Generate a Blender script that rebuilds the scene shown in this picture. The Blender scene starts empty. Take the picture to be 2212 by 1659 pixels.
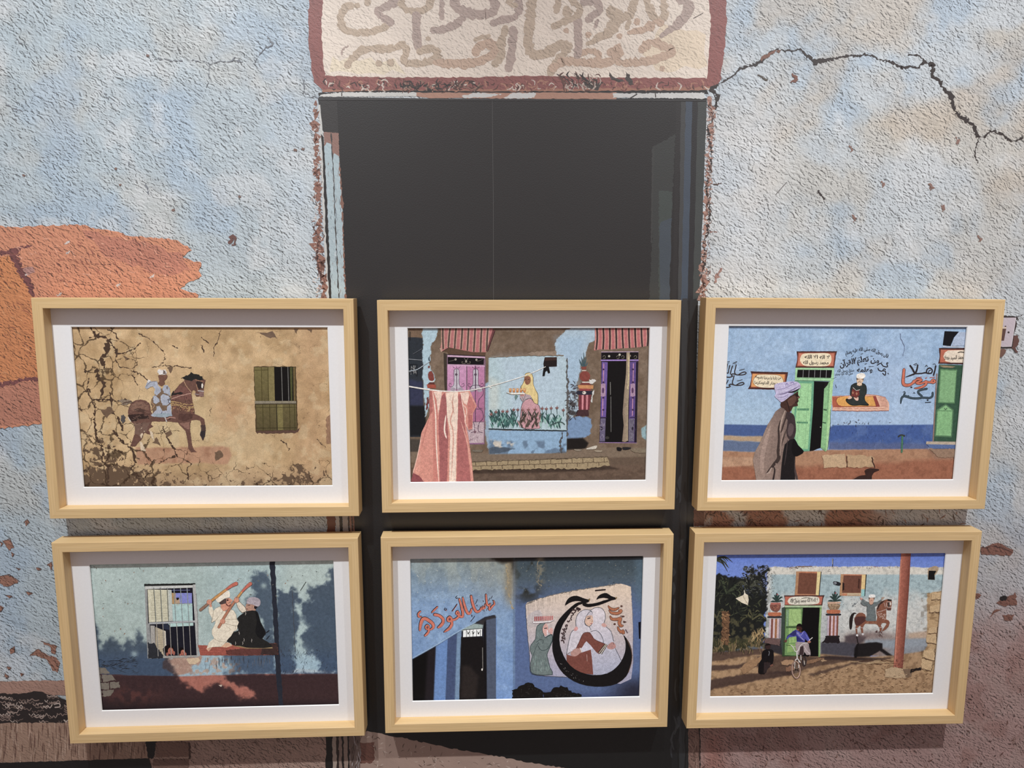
import bpy, math, random
import numpy as np
from mathutils import Matrix, Vector
from mathutils.geometry import tessellate_polygon

scene = bpy.context.scene
COL = scene.collection
random.seed(7)

# ------------------------------------------------------------------ camera
Z0 = 1.35                                   # height of the middle of the picture group above the floor
FPX = 1558.05                               # focal length in pixels of the 2212 x 1659 photograph
CAMR = np.array([[0.99922585, 0.00316, -0.03921373],
                 [-0.03927636, 0.13718039, -0.9897671],
                 [0.00225169, 0.99054104, 0.13719831]])
CAMP = np.array([-0.0912, -1.44321, 0.48065 + Z0])
cd = bpy.data.cameras.new('camera')
cam = bpy.data.objects.new('camera', cd)
COL.objects.link(cam)
cd.sensor_fit = 'HORIZONTAL'
cd.sensor_width = 36.0
cd.lens = 36.0 * FPX / 2212.0
cd.clip_start = 0.02
m4 = Matrix([list(CAMR[i]) + [CAMP[i]] for i in range(3)] + [[0, 0, 0, 1]])
cam.matrix_world = m4
scene.camera = cam

# ------------------------------------------------------------------ light
world = bpy.data.worlds.new('gallery')
scene.world = world
world.use_nodes = True
bg = world.node_tree.nodes['Background']
bg.inputs['Color'].default_value = (1.0, 0.83, 0.82, 1)
bg.inputs['Strength'].default_value = 0.39
for lx, lw in ((-1.1, 365), (0.0, 135), (1.1, 365)):               # three ceiling spotlights, one above each column of pictures
    ld = bpy.data.lights.new('ceiling_spotlight', 'SPOT')
    ld.energy = lw
    ld.color = (0.955, 1.0, 1.02)
    ld.spot_size = math.radians(49)
    ld.spot_blend = 1.0
    ld.shadow_soft_size = 0.035
    lo = bpy.data.objects.new('ceiling_spotlight', ld)
    COL.objects.link(lo)
    lo.location = (lx, -1.95, Z0 + 3.05)
    lo.rotation_euler = (Vector((lx * 0.92, 0, Z0 + 0.02)) - lo.location).to_track_quat('-Z', 'Y').to_euler()
vs = scene.view_settings
vs.view_transform = 'Standard'
vs.look = 'None'
vs.gamma = 1
vs.exposure = 0.0
vs.use_curve_mapping = False

# ------------------------------------------------------------------ helpers: pixels, colour, noise
def unproj(px, py, n, d):
    """photo pixels -> points on the plane n.p = d"""
    px = np.asarray(px, float); py = np.asarray(py, float)
    v = np.stack([(px - 1106) / FPX, -(py - 829.5) / FPX, -np.ones_like(px)], -1) @ CAMR.T
    t = (d - CAMP @ n) / (v @ n)
    return CAMP + v * t[..., None]

def proj(P):
    v = (P - CAMP) @ CAMR
    return 1106 + FPX * v[..., 0] / -v[..., 2], 829.5 - FPX * v[..., 1] / -v[..., 2]

def lin(c):
    c = np.clip(np.asarray(c, float) / 255.0, 0, 1)
    return np.where(c <= 0.04045, c / 12.92, ((c + 0.055) / 1.055) ** 2.4)

def vnoise(x, y, seed=0):
    xi = np.floor(x).astype(np.int64); yi = np.floor(y).astype(np.int64)
    fx = x - xi; fy = y - yi
    fx = fx * fx * (3 - 2 * fx); fy = fy * fy * (3 - 2 * fy)
    def h(a, b):
        n = (a * 374761393 + b * 668265263 + seed * 974634777) & 0xffffffff
        n = ((n ^ (n >> 13)) * 1274126177) & 0xffffffff
        return ((n ^ (n >> 16)) & 0xffff) / 65535.0
    return (h(xi, yi) * (1 - fx) + h(xi + 1, yi) * fx) * (1 - fy) + (h(xi, yi + 1) * (1 - fx) + h(xi + 1, yi + 1) * fx) * fy

def fbm(x, y, s, seed=0, oct=4):
    r = 0; a = 0.5; t = 0
    for k in range(oct):
        r = r + a * vnoise(x / s + 17.3 * k, y / s - 9.1 * k, seed + k); t += a; a *= 0.5; s = s * 0.5
    return r / t

def sstep(a, b, x):
    t = np.clip((x - a) / (b - a), 0, 1)
    return t * t * (3 - 2 * t)

def catmull(pts, n=5, closed=False):
    P = np.asarray(pts, float)
    if len(P) < 3: return P
    out = []
    N = len(P)
    for i in range(N if closed else N - 1):
        if closed:
            a, b, c, d = P[i - 1], P[i], P[(i + 1) % N], P[(i + 2) % N]
        else:
            a, b, c, d = P[max(i - 1, 0)], P[i], P[i + 1], P[min(i + 2, N - 1)]
        for k in range(n):
            t = k / n
            out.append(0.5 * (2 * b + (c - a) * t + (2 * a - 5 * b + 4 * c - d) * t * t + (3 * b - a - 3 * c + d) * t ** 3))
    if not closed: out.append(P[-1])
    return np.array(out)

def roughen(pts, amp, step, rng, closed=True):
    P = np.asarray(pts, float); out = []
    N = len(P); step = max(step, amp * 3.2)
    cl = lambda: max(-1.15, min(1.15, rng.gauss(0, 1))) * amp
    for i in range(N if closed else N - 1):
        a = P[i]; b = P[(i + 1) % N]
        L = np.hypot(*(b - a)); n = max(1, min(60, int(L / step)))
        for k in range(n):
            p = a + (b - a) * k / n
            out.append(p + np.array([cl(), cl()]))
    if not closed: out.append(P[-1])
    return np.array(out)

# views: magnified cut-outs of the photograph in which things were traced (origin x, y, photo pixels per unit)
VW = {'P': (0, 0, 1.0),
      'A1': (40, 620, 780 / 2212), 'A1b': (250, 780, 240 / 1896),
      'A2': (790, 620, 710 / 2212), 'A2w': (1040, 760, 200 / 1443), 'A2d': (880, 700, 210 / 1936), 'A2r': (1210, 700, 200 / 1144),
      'A3': (1470, 620, 742 / 2212), 'A3l': (1560, 740, 260 / 2212), 'A3r': (1790, 740, 300 / 2212), 'A3m': (1640, 810, 180 / 1298),
      'A4': (90, 1110, 730 / 2206), 'A4f': (420, 1240, 200 / 1746), 'A4w': (320, 1250, 120 / 1106),
      'A5': (800, 1120, 690 / 2124), 'A5t': (890, 1270, 200 / 2212), 'A5r': (1130, 1260, 260 / 1797),
      'A6': (1460, 1110, 720 / 2176), 'A6h': (1650, 1210, 300 / 2212), 'A6b': (1620, 1310, 180 / 1659), 'A6r': (1810, 1270, 170 / 1763),
      'W0': (0, 0, 720 / 2212), 'Wp': (640, 0, 980 / 2212), 'Wr': (1500, 0, 712 / 2187), 'Wo': (0, 460, 460 / 1526),
      'Wd': (660, 180, 920 / 2212), 'Wrr': (2040, 640, 172 / 280), 'Wll': (0, 1090, 300 / 875), 'pl': (700, 0, 440 / 2212),
      'pr': (1120, 0, 440 / 2212), 'Wdr': (1380, 200, 220 / 730), 'Wdl': (660, 180, 140 / 484), 'Wsw': (2100, 660, 112 / 1327),
      'Wb': (0, 1560, 800 / 2212), 'Wb2': (700, 1540, 840 / 2212), 'Wg1': (120, 1090, 740 / 2212), 'Wg2': (1400, 1090, 812 / 2212),
      'Wb3': (1430, 1500, 782 / 2212)}

def to_px(view, pts):
    ox, oy, s = VW[view]
    P = np.asarray(pts, float)
    return np.stack([ox + P[:, 0] * s, oy + P[:, 1] * s], 1)

# ------------------------------------------------------------------ flat printed surfaces
def mesh_obj(name, verts, faces, mat, parent=None, col=None, relief=None):
    me = bpy.data.meshes.new(name)
    me.from_pydata([tuple(v) for v in verts], [], [tuple(f) for f in faces])
    me.update()
    return link_mesh(name, me, mat, parent, col, relief)

def link_mesh(name, me, mat, parent=None, col=None, relief=None):
    if col is not None:
        ca = me.color_attributes.new('Col', 'FLOAT_COLOR', 'POINT')
        c4 = np.ones((len(me.vertices), 4), np.float32); c4[:, :3] = col
        ca.data.foreach_set('color', c4.ravel())
    if relief is not None:
        at = me.attributes.new('relief', 'FLOAT', 'POINT')
        at.data.foreach_set('value', np.asarray(relief, np.float32))
    if mat is not None: me.materials.append(mat)
    o = bpy.data.objects.new(name, me)
    COL.objects.link(o)
    if parent is not None: o.parent = parent
    return o

class Surface:
    """a plane carrying print: M maps local (x, y, z) to world, print lies in local y = 0 and grows towards -y"""
    def __init__(self, M, parent, mat, step, gain=1.0, sat=1.0):
        self.M = M; self.Mi = np.linalg.inv(M); self.parent = parent; self.mat = mat
        self.n = M[:3, 1]; self.d = float(self.n @ M[:3, 3]); self.step = step; self.layer = 1; self.gain = gain; self.sat = sat
        self.inks = []; self.room = .0008
    def tone(self, c):
        c = np.asarray(c, float); y = c @ np.array([.3, .59, .11])
        return lin(y[..., None] + (c - y[..., None]) * self.sat) * self.gain
    def local(self, px):
        w = unproj(px[:, 0], px[:, 1], self.n, self.d)
        l = (w - self.M[:3, 3]) @ self.M[:3, :3]
        return l[:, [0, 2]]
    def grid(self, name, xs, zs, painter, mat, **kw):
        X, Z = np.meshgrid(xs, zs)
        L = np.stack([X.ravel(), np.zeros(X.size), Z.ravel()], 1)
        Wd = L @ self.M[:3, :3].T + self.M[:3, 3]
        px, py = proj(Wd)
        cv = Canvas(px, py)
        painter(cv); self.cv = cv
        nx, nz = len(xs), len(zs)
        i = np.arange(nx - 1)[None, :] + np.arange(nz - 1)[:, None] * nx
        q = np.stack([i, i + 1, i + 1 + nx, i + nx], -1).reshape(-1, 4)
        me = bpy.data.meshes.new(name)
        me.vertices.add(len(L)); me.vertices.foreach_set('co', L.astype(np.float32).ravel())
        me.loops.add(q.size); me.loops.foreach_set('vertex_index', q.astype(np.int32).ravel())
        me.polygons.add(len(q)); me.polygons.foreach_set('loop_start', np.arange(0, q.size, 4, dtype=np.int32))
        me.update(calc_edges=True)
        o = link_mesh(name, me, mat, self.parent, self.tone(cv.c), cv.r)
        self.base = o
        return o
    def ink(self, name):
        k = Ink(self, name); self.inks.append(k); return k
    def finish(self, owner):
        self.step = min(self.step, self.room / (self.layer + 2))
        for k in self.inks: k.build(owner)

class Canvas:
    """soft colour painted on the vertices of a print, in photo pixels"""
    def __init__(self, px, py):
        self.x = px; self.y = py
        self.c = np.zeros((len(px), 3)); self.r = np.zeros(len(px))
    def all(self, col): self.c[:] = col
    def v(self, view):
        ox, oy, s = VW[view]
        return (self.x - ox) / s, (self.y - oy) / s
    def mask(self, view, pts, blur, warp=0, wscale=20, seed=1):
        P = to_px(view, pts); s = VW[view][2]; blur = max(blur * s, 0.35)
        x, y = self.x, self.y
        if warp:
            x = x + (fbm(self.x, self.y, wscale, seed) - .5) * 2 * warp * s
            y = y + (fbm(self.x, self.y, wscale, seed + 50) - .5) * 2 * warp * s
        inside = np.zeros(len(x), bool); dist = np.full(len(x), 1e9)
        N = len(P)
        for i in range(N):
            a = P[i]; b = P[(i + 1) % N]
            e = b - a; L2 = max(e @ e, 1e-9)
            t = np.clip(((x - a[0]) * e[0] + (y - a[1]) * e[1]) / L2, 0, 1)
            dist = np.minimum(dist, (x - a[0] - t * e[0]) ** 2 + (y - a[1] - t * e[1]) ** 2)
            cr = (a[1] > y) != (b[1] > y)
            if a[1] != b[1]:
                xi = a[0] + (y - a[1]) * e[0] / (b[1] - a[1])
                inside ^= cr & (x < xi)
        sd = np.sqrt(dist) * np.where(inside, 1, -1)
        return sstep(-blur, blur, sd)
    def fill(self, view, pts, col, blur=2, a=1.0, warp=0, wscale=20, seed=1, relief=None):
        m = self.mask(view, pts, blur, warp, wscale, seed) * a
        self.c = self.c * (1 - m[:, None]) + np.asarray(col, float) * m[:, None]
        if relief is not None: self.r = self.r * (1 - m) + relief * m
        return m
    def mix(self, m, col):
        self.c = self.c * (1 - m[:, None]) + np.asarray(col, float) * m[:, None]
    def mul(self, m, f):
        f = np.asarray(f, float)
        self.c = self.c * (1 - m[:, None] * (1 - f))
    def vary(self, s, amp, seed, oct=4, tint=(1, 1, 1)):
        n = (fbm(self.x, self.y, s, seed, oct) - .5) * 2 * amp
        self.c = np.clip(self.c + n[:, None] * np.asarray(tint, float), 0, 255)

class Ink:
    """crisp printed shapes, one mesh per printed thing"""
    def __init__(self, surf, name):
        self.s = surf; self.name = name; self.v = []; self.f = []; self.c = []; self.r = []
        self.rng = random.Random(sum(map(ord, name)) * 31 + len(surf.inks) * 7); self.relief = 0.0; self.kind = 'stuff' if name in ('printed_stain', 'printed_straw') else None
    def _add(self, px, tris, cols, ramp=None):
        l = self.s.local(px); b = len(self.v); y = self.s.layer if ramp is None else self.s.layer + np.asarray(ramp) * .8
        self.s.layer += 1
        for j, (x, z) in enumerate(l): self.v.append([x, y if ramp is None else y[j], z])
        self.f += [tuple(b + i for i in t) for t in tris]
        self.c += [c for c in cols]; self.r += [self.relief] * len(l)
    def poly(self, view, pts, col, smooth=0, rough=0, step=None, col2=None, axis=None):
        P = np.asarray(pts, float)
        if smooth: P = catmull(P, smooth, True)
        if rough: P = roughen(P, rough, step or rough * 3, self.rng)
        px = to_px(view, P)
        tris = tessellate_polygon([[Vector((p[0], p[1], 0)) for p in px]])
        c = self.s.tone(col)
        if col2 is None: cols = [c] * len(P)
        else:
            a, b = np.asarray(axis[0], float), np.asarray(axis[1], float); e = b - a
            c2 = self.s.tone(col2)
            t = np.clip(((P - a) @ e) / (e @ e), 0, 1)
            cols = [c * (1 - k) + c2 * k for k in t]
        self._add(px, tris, cols)
    def rect(self, view, x0, y0, x1, y1, col, **k): self.poly(view, [(x0, y0), (x1, y0), (x1, y1), (x0, y1)], col, **k)
    def disc(self, view, cx, cy, rx, ry, col, n=14, rot=0, **k):
        a = np.linspace(0, 2 * math.pi, n, endpoint=False); cr, sr = math.cos(rot), math.sin(rot)
        self.poly(view, [(cx + rx * math.cos(t) * cr - ry * math.sin(t) * sr, cy + rx * math.cos(t) * sr + ry * math.sin(t) * cr) for t in a], col, **k)
    def stroke(self, view, pts, w, col, smooth=4, rough=0, step=8, wob=0, cap=True, taper=0):
        P = np.asarray(pts, float)
        W = np.full(len(P), float(w)) if np.ndim(w) == 0 else np.asarray(w, float)
        Q = np.column_stack([P, W])
        if smooth and len(P) > 2: Q = catmull(Q, smooth)
        if rough:
            out = []
            for i in range(len(Q) - 1):
                L = np.hypot(*(Q[i + 1, :2] - Q[i, :2])); n = max(1, min(80, int(L / step)))
                for k in range(n):
                    q = Q[i] + (Q[i + 1] - Q[i]) * k / n
                    q[0] += self.rng.gauss(0, rough); q[1] += self.rng.gauss(0, rough); q[2] *= max(.15, 1 + self.rng.gauss(0, wob))
                    out.append(q)
            out.append(Q[-1]); Q = np.array(out)
        P = Q[:, :2]; W = np.maximum(Q[:, 2], 0.05) / 2
        n = len(P)
        if taper:
            t = np.linspace(0, 1, n); W = W * np.minimum(1, np.minimum(t, 1 - t) * taper + .12)
        T = np.gradient(P, axis=0); T /= np.maximum(np.hypot(T[:, 0], T[:, 1]), 1e-6)[:, None]
        N = np.stack([-T[:, 1], T[:, 0]], 1)
        A = P + N * W[:, None]; B = P - N * W[:, None]
        for i in range(1, n):
            t = P[i] - P[i - 1]
            if (A[i] - A[i - 1]) @ t < 0: A[i] = A[i - 1]
            if (B[i] - B[i - 1]) @ t < 0: B[i] = B[i - 1]
        pts = np.concatenate([A, B])
        rp = np.r_[np.linspace(0, 1, n), np.linspace(0, 1, n), [0, 0, 0, 1, 1, 1] if cap else []]
        tr = []
        for i in range(n - 1): tr += [(i, i + 1, n + i + 1), (i, n + i + 1, n + i)]
        if cap:
            for e, s in ((0, -1), (n - 1, 1)):
                b = len(pts)
                a0 = math.atan2(N[e, 1], N[e, 0])
                fan = [P[e] + W[e] * np.array([math.cos(a0 - s * k * math.pi / 4), math.sin(a0 - s * k * math.pi / 4)]) for k in range(1, 4)]
                pts = np.concatenate([pts, fan])
                ring = [e, b, b + 1, b + 2, n + e]
                tr += [(ring[0], ring[k], ring[k + 1]) for k in range(1, 4)]
        c = self.s.tone(col)
        self._add(to_px(view, pts), tr, [c] * len(pts), rp)
    def scatter(self, view, pts, count, length, width, cols, ang=(0, math.pi), bend=0.4, seed=3):
        """many short marks inside a polygon"""
        rng = random.Random(seed); P = [tuple(p) for p in pts]
        xs = [p[0] for p in P]; ys = [p[1] for p in P]
        def ins(x, y):
            r = False
            for i in range(len(P)):
                a, b = P[i], P[i - 1]
                if (a[1] > y) != (b[1] > y) and x < a[0] + (y - a[1]) * (b[0] - a[0]) / (b[1] - a[1]): r = not r
            return r
        k = 0; tries = 0; lay = self.s.layer
        while k < count and tries < count * 30:
            tries += 1
            x = rng.uniform(min(xs), max(xs)); y = rng.uniform(min(ys), max(ys))
            if not ins(x, y): continue
            k += 1
            a = rng.uniform(*ang); L = length * rng.uniform(.4, 1.3); d = np.array([math.cos(a), math.sin(a)]); nn = np.array([-d[1], d[0]])
            p = np.array([x, y]); b = rng.uniform(-bend, bend) * L
            self.stroke(view, [p - d * L / 2, p + nn * b * .5, p + d * L / 2], [width * .3, width * rng.uniform(.5, 1.2), width * .3], rng.choice(cols), smooth=2, cap=False)
            self.s.layer = lay + k % 7
        self.s.layer = lay + 8
    def text(self, view, s, base, height, col, bold=0.02):
        """Arabic lettering set along a base line given left to right"""
        cu = bpy.data.curves.new('lettering', 'FONT'); cu.body = shape_arabic(s); cu.resolution_u = 2; cu.offset = bold
        o = bpy.data.objects.new('lettering', cu); COL.objects.link(o)
        bpy.context.view_layer.update()
        me = o.to_mesh(); me.calc_loop_triangles()
        V = np.array([v.co[:2] for v in me.vertices]); F = [tuple(t.vertices) for t in me.loop_triangles]
        o.to_mesh_clear(); bpy.data.objects.remove(o); bpy.data.curves.remove(cu)
        if not len(V): return
        x0, x1 = V[:, 0].min(), V[:, 0].max()
        B = catmull(base, 8); seg = np.r_[0, np.cumsum(np.hypot(*np.diff(B, axis=0).T))]
        t = (V[:, 0] - x0) / (x1 - x0) * seg[-1]
        bx = np.interp(t, seg, B[:, 0]); by = np.interp(t, seg, B[:, 1])
        e = seg[-1] * .01
        tx = np.interp(t + e, seg, B[:, 0]) - np.interp(t - e, seg, B[:, 0]); ty = np.interp(t + e, seg, B[:, 1]) - np.interp(t - e, seg, B[:, 1])
        L = np.maximum(np.hypot(tx, ty), 1e-9); tx /= L; ty /= L
        h = V[:, 1] * height
        pts = np.stack([bx + ty * h, by - tx * h], 1)
        c = self.s.tone(col)
        self._add(to_px(view, pts), F, [c] * len(pts))
    def build(self, owner):
        if not self.v: return
        for v in self.v: v[1] *= -self.s.step
        o = mesh_obj(self.name, self.v, self.f, self.s.mat, owner, np.array(self.c), self.r)
        if self.kind: o['kind'] = self.kind

AR = {}
for ch, code, dual in [('ا', 0xFE8D, 0), ('أ', 0xFE83, 0), ('إ', 0xFE87, 0), ('آ', 0xFE81, 0), ('ب', 0xFE8F, 1), ('ة', 0xFE93, 0), ('ت', 0xFE95, 1),
                       ('ث', 0xFE99, 1), ('ج', 0xFE9D, 1), ('ح', 0xFEA1, 1), ('خ', 0xFEA5, 1), ('د', 0xFEA9, 0), ('ذ', 0xFEAB, 0), ('ر', 0xFEAD, 0),
                       ('ز', 0xFEAF, 0), ('س', 0xFEB1, 1), ('ش', 0xFEB5, 1), ('ص', 0xFEB9, 1), ('ض', 0xFEBD, 1), ('ط', 0xFEC1, 1), ('ع', 0xFEC9, 1),
                       ('غ', 0xFECD, 1), ('ف', 0xFED1, 1), ('ق', 0xFED5, 1), ('ك', 0xFED9, 1), ('ل', 0xFEDD, 1), ('م', 0xFEE1, 1), ('ن', 0xFEE5, 1),
                       ('ه', 0xFEE9, 1), ('و', 0xFEED, 0), ('ى', 0xFEEF, 0), ('ي', 0xFEF1, 1), ('\uFEFB', 0xFEFB, 0)]:
    AR[ch] = (code, dual)

def shape_arabic(s):
    """letters -> joined forms in the order in which they stand on the wall"""
    s = s.replace('لا', '\uFEFB')
    out = []
    for i, ch in enumerate(s):
        if ch not in AR: out.append(ch); continue
        code, dual = AR[ch]
        prev = i > 0 and s[i - 1] in AR and AR[s[i - 1]][1]
        nxt = dual and i + 1 < len(s) and s[i + 1] in AR
        out.append(chr(code + (3 if prev and nxt else 2 if nxt else 1 if prev else 0)))
    return ''.join(reversed(out))

# ------------------------------------------------------------------ materials
def new_mat(name):
    m = bpy.data.materials.new(name); m.use_nodes = True
    nt = m.node_tree; b = nt.nodes['Principled BSDF']
    return m, nt, b

def nd(nt, t, **kw):
    n = nt.nodes.new(t)
    for k, v in kw.items():
        if k.startswith('_'): setattr(n, k[1:], v)
        else: n.inputs[k].default_value = v
    return n

def mth(nt, op, a, b=None, c=None):
    n = nt.nodes.new('ShaderNodeMath'); n.operation = op
    for i, s in enumerate((a, b, c)):
        if s is None: continue
        if hasattr(s, 'is_output') or isinstance(s, bpy.types.NodeSocket): nt.links.new(s, n.inputs[i])
        else: n.inputs[i].default_value = s
    return n.outputs[0]

def rng(nt, v, a, b, c=0.0, d=1.0):
    n = nt.nodes.new('ShaderNodeMapRange'); n.inputs[1].default_value = a; n.inputs[2].default_value = b
    n.inputs[3].default_value = c; n.inputs[4].default_value = d; n.interpolation_type = 'SMOOTHSTEP'
    nt.links.new(v, n.inputs[0]); return n.outputs[0]

def noise(nt, vec, scale, detail=3, rough=.55, dist=0.0):
    n = nd(nt, 'ShaderNodeTexNoise', Scale=scale, Detail=detail, Roughness=rough, Distortion=dist)
    nt.links.new(vec, n.inputs['Vector']); return n.outputs['Fac']

def scalecol(nt, col, f):
    n = nt.nodes.new('ShaderNodeVectorMath'); n.operation = 'SCALE'
    nt.links.new(col, n.inputs[0]); nt.links.new(f, n.inputs['Scale']); return n.outputs[0]

def mapped(nt, scale=(1, 1, 1), rot=(0, 0, 0)):
    tc = nt.nodes.new('ShaderNodeTexCoord'); mp = nt.nodes.new('ShaderNodeMapping')
    mp.inputs['Scale'].default_value = scale; mp.inputs['Rotation'].default_value = rot
    nt.links.new(tc.outputs['Object'], mp.inputs['Vector']); return mp.outputs[0]

def mural_material():
    m, nt, b = new_mat('printed_mural_wallpaper')
    at = nd(nt, 'ShaderNodeAttribute', _attribute_name='Col'); rl = nd(nt, 'ShaderNodeAttribute', _attribute_name='relief')
    col = at.outputs['Color']; re = rl.outputs['Fac']
    mp = nt.nodes.new('ShaderNodeMapping'); mp.inputs['Scale'].default_value = (.72, 1, 1.28)
    nt.links.new(mapped(nt, rot=(0, math.radians(-31), 0)), mp.inputs['Vector']); v = mp.outputs[0]
    def shifted(off):
        a = nt.nodes.new('ShaderNodeVectorMath'); a.operation = 'ADD'; nt.links.new(v, a.inputs[0]); a.inputs[1].default_value = off; return a.outputs[0]
    up = shifted((.0005, 0, .0017))
    n1 = noise(nt, v, 150, 2, .5, .8); n1b = noise(nt, up, 150, 2, .5, .8)            # printed stucco: pale grains, short dark flecks under them
    n3 = noise(nt, v, 46, 3, .6, 1.4)
    emb = mth(nt, 'SUBTRACT', n1, n1b)
    fleck = rng(nt, emb, -.125, -.028, 1, 0); rim = rng(nt, emb, .02, .13)
    fleck = mth(nt, 'MULTIPLY', fleck, rng(nt, noise(nt, v, 24, 2), .33, .55, .35, 1))
    line = rng(nt, mth(nt, 'ABSOLUTE', mth(nt, 'SUBTRACT', n3, .5)), 0.004, 0.020, 1, 0)
    gate = rng(nt, noise(nt, v, 30, 2), .50, .64)
    dk = mth(nt, 'MULTIPLY', line, gate)
    f = mth(nt, 'ADD', mth(nt, 'MULTIPLY', rim, .20), 1.07)
    f = mth(nt, 'SUBTRACT', f, mth(nt, 'ADD', mth(nt, 'MULTIPLY', fleck, .82), mth(nt, 'MULTIPLY', dk, .40)))
    f = mth(nt, 'ADD', 1.0, mth(nt, 'MULTIPLY', re, mth(nt, 'SUBTRACT', f, 1.0)))
    f = mth(nt, 'MAXIMUM', f, .14)
    f = mth(nt, 'MULTIPLY', f, rng(nt, noise(nt, v, 14, 4, .7), .3, .7, .94, 1.06))
    c = scalecol(nt, col, f)
    nt.links.new(c, b.inputs['Base Color'])
    b.inputs['Roughness'].default_value = .43
    b.inputs['Specular IOR Level'].default_value = 1.0
    fine = noise(nt, v, 420, 2, .6)
    bp = nd(nt, 'ShaderNodeBump', Distance=0.0016); nt.links.new(n1, bp.inputs['Height'])
    nt.links.new(mth(nt, 'MULTIPLY', re, .35), bp.inputs['Strength'])
    bp2 = nd(nt, 'ShaderNodeBump', Distance=0.0006, Strength=.3); nt.links.new(fine, bp2.inputs['Height'])
    nt.links.new(bp.outputs[0], bp2.inputs['Normal']); nt.links.new(bp2.outputs[0], b.inputs['Normal'])
    return m

def print_material():
    m, nt, b = new_mat('photo_print')
    at = nd(nt, 'ShaderNodeAttribute', _attribute_name='Col'); rl = nd(nt, 'ShaderNodeAttribute', _attribute_name='relief')
    v = mapped(nt)
    g = noise(nt, v, 620, 3, .7); g2 = noise(nt, v, 150, 4, .65, .4)
    f = mth(nt, 'MULTIPLY', rng(nt, g, .3, .7, .82, 1.16), rng(nt, g2, .3, .7, .86, 1.13))
    sp = rng(nt, noise(nt, v, 300, 2, .5), .66, .72, 0, 1)          # dark pits in painted plaster
    f = mth(nt, 'MULTIPLY', f, mth(nt, 'SUBTRACT', 1.0, mth(nt, 'MULTIPLY', mth(nt, 'MULTIPLY', sp, rl.outputs['Fac']), .6)))
    nt.links.new(scalecol(nt, at.outputs['Color'], f), b.inputs['Base Color'])
    b.inputs['Roughness'].default_value = .5
    b.inputs['Specular IOR Level'].default_value = .25
    return m

def crackle_material():
    """print of a mud wall: crack net where relief > 0, flaked plaster where relief > 1"""
    m, nt, b = new_mat('photo_print_of_cracked_mud')
    at = nd(nt, 'ShaderNodeAttribute', _attribute_name='Col'); rl = nd(nt, 'ShaderNodeAttribute', _attribute_name='relief')
    fl = nd(nt, 'ShaderNodeAttribute', _attribute_name='flake')
    v = mapped(nt)
    nz = nd(nt, 'ShaderNodeTexNoise', Scale=45, Detail=4, Roughness=.6); nt.links.new(v, nz.inputs['Vector'])
    va = nt.nodes.new('ShaderNodeVectorMath'); va.operation = 'MULTIPLY_ADD'
    nt.links.new(nz.outputs['Color'], va.inputs[0]); va.inputs[1].default_value = (.022, .022, .022); nt.links.new(v, va.inputs[2])
    vo = nd(nt, 'ShaderNodeTexVoronoi', _feature='DISTANCE_TO_EDGE', Scale=27); nt.links.new(va.outputs[0], vo.inputs['Vector'])
    wv = mth(nt, 'MULTIPLY', rng(nt, noise(nt, v, 30, 2), .38, .62, .15, 1.0), rl.outputs['Fac'])
    crack = mth(nt, 'SUBTRACT', 1.0, rng(nt, mth(nt, 'DIVIDE', vo.outputs['Distance'], mth(nt, 'ADD', wv, .001)), .025, .075))
    crack = mth(nt, 'MULTIPLY', crack, rng(nt, rl.outputs['Fac'], .02, .15))
    n5 = noise(nt, va.outputs[0], 85, 4, .62)
    thr = mth(nt, 'SUBTRACT', n5, mth(nt, 'SUBTRACT', .78, mth(nt, 'MULTIPLY', fl.outputs['Fac'], .36)))
    flk = rng(nt, thr, -.006, .006)
    g = noise(nt, v, 520, 3, .7); g2 = noise(nt, v, 70, 4, .65, .6)
    f = mth(nt, 'MULTIPLY', rng(nt, g, .3, .7, .84, 1.14), rng(nt, g2, .3, .7, .90, 1.10))
    c0 = scalecol(nt, at.outputs['Color'], f)
    mx = nd(nt, 'ShaderNodeMix', _data_type='RGBA'); nt.links.new(flk, mx.inputs[0]); nt.links.new(c0, mx.inputs[6])
    c1 = tuple(lin((108, 88, 70))) + (1,); mx.inputs[7].default_value = c1
    mx2 = nd(nt, 'ShaderNodeMix', _data_type='RGBA'); nt.links.new(mth(nt, 'MULTIPLY', crack, .85), mx2.inputs[0]); nt.links.new(mx.outputs[2], mx2.inputs[6])
    mx2.inputs[7].default_value = tuple(lin((62, 45, 32))) + (1,)
    nt.links.new(mx2.outputs[2], b.inputs['Base Color'])
    b.inputs['Roughness'].default_value = .5; b.inputs['Specular IOR Level'].default_value = .25
    return m

def wood_material():
    m, nt, b = new_mat('pale_beech')
    v = mapped(nt, (3.0, 190, 190)); v2 = mapped(nt, (14, 700, 700))
    n1 = noise(nt, v, 1.0, 4, .6, .3); n2 = noise(nt, v2, 1.0, 2)
    cr = nt.nodes.new('ShaderNodeValToRGB')
    cr.color_ramp.elements[0].position = .3; cr.color_ramp.elements[0].color = tuple(lin((213, 180, 129))) + (1,)
    cr.color_ramp.elements[1].position = .7; cr.color_ramp.elements[1].color = tuple(lin((225, 194, 145))) + (1,)
    nt.links.new(n1, cr.inputs[0])
    nt.links.new(scalecol(nt, cr.outputs[0], rng(nt, n2, .3, .7, .93, 1.05)), b.inputs['Base Color'])
    b.inputs['Roughness'].default_value = .5; b.inputs['Specular IOR Level'].default_value = .3
    bp = nd(nt, 'ShaderNodeBump', Distance=.0004, Strength=.25); nt.links.new(n2, bp.inputs['Height']); nt.links.new(bp.outputs[0], b.inputs['Normal'])
    return m

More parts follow.
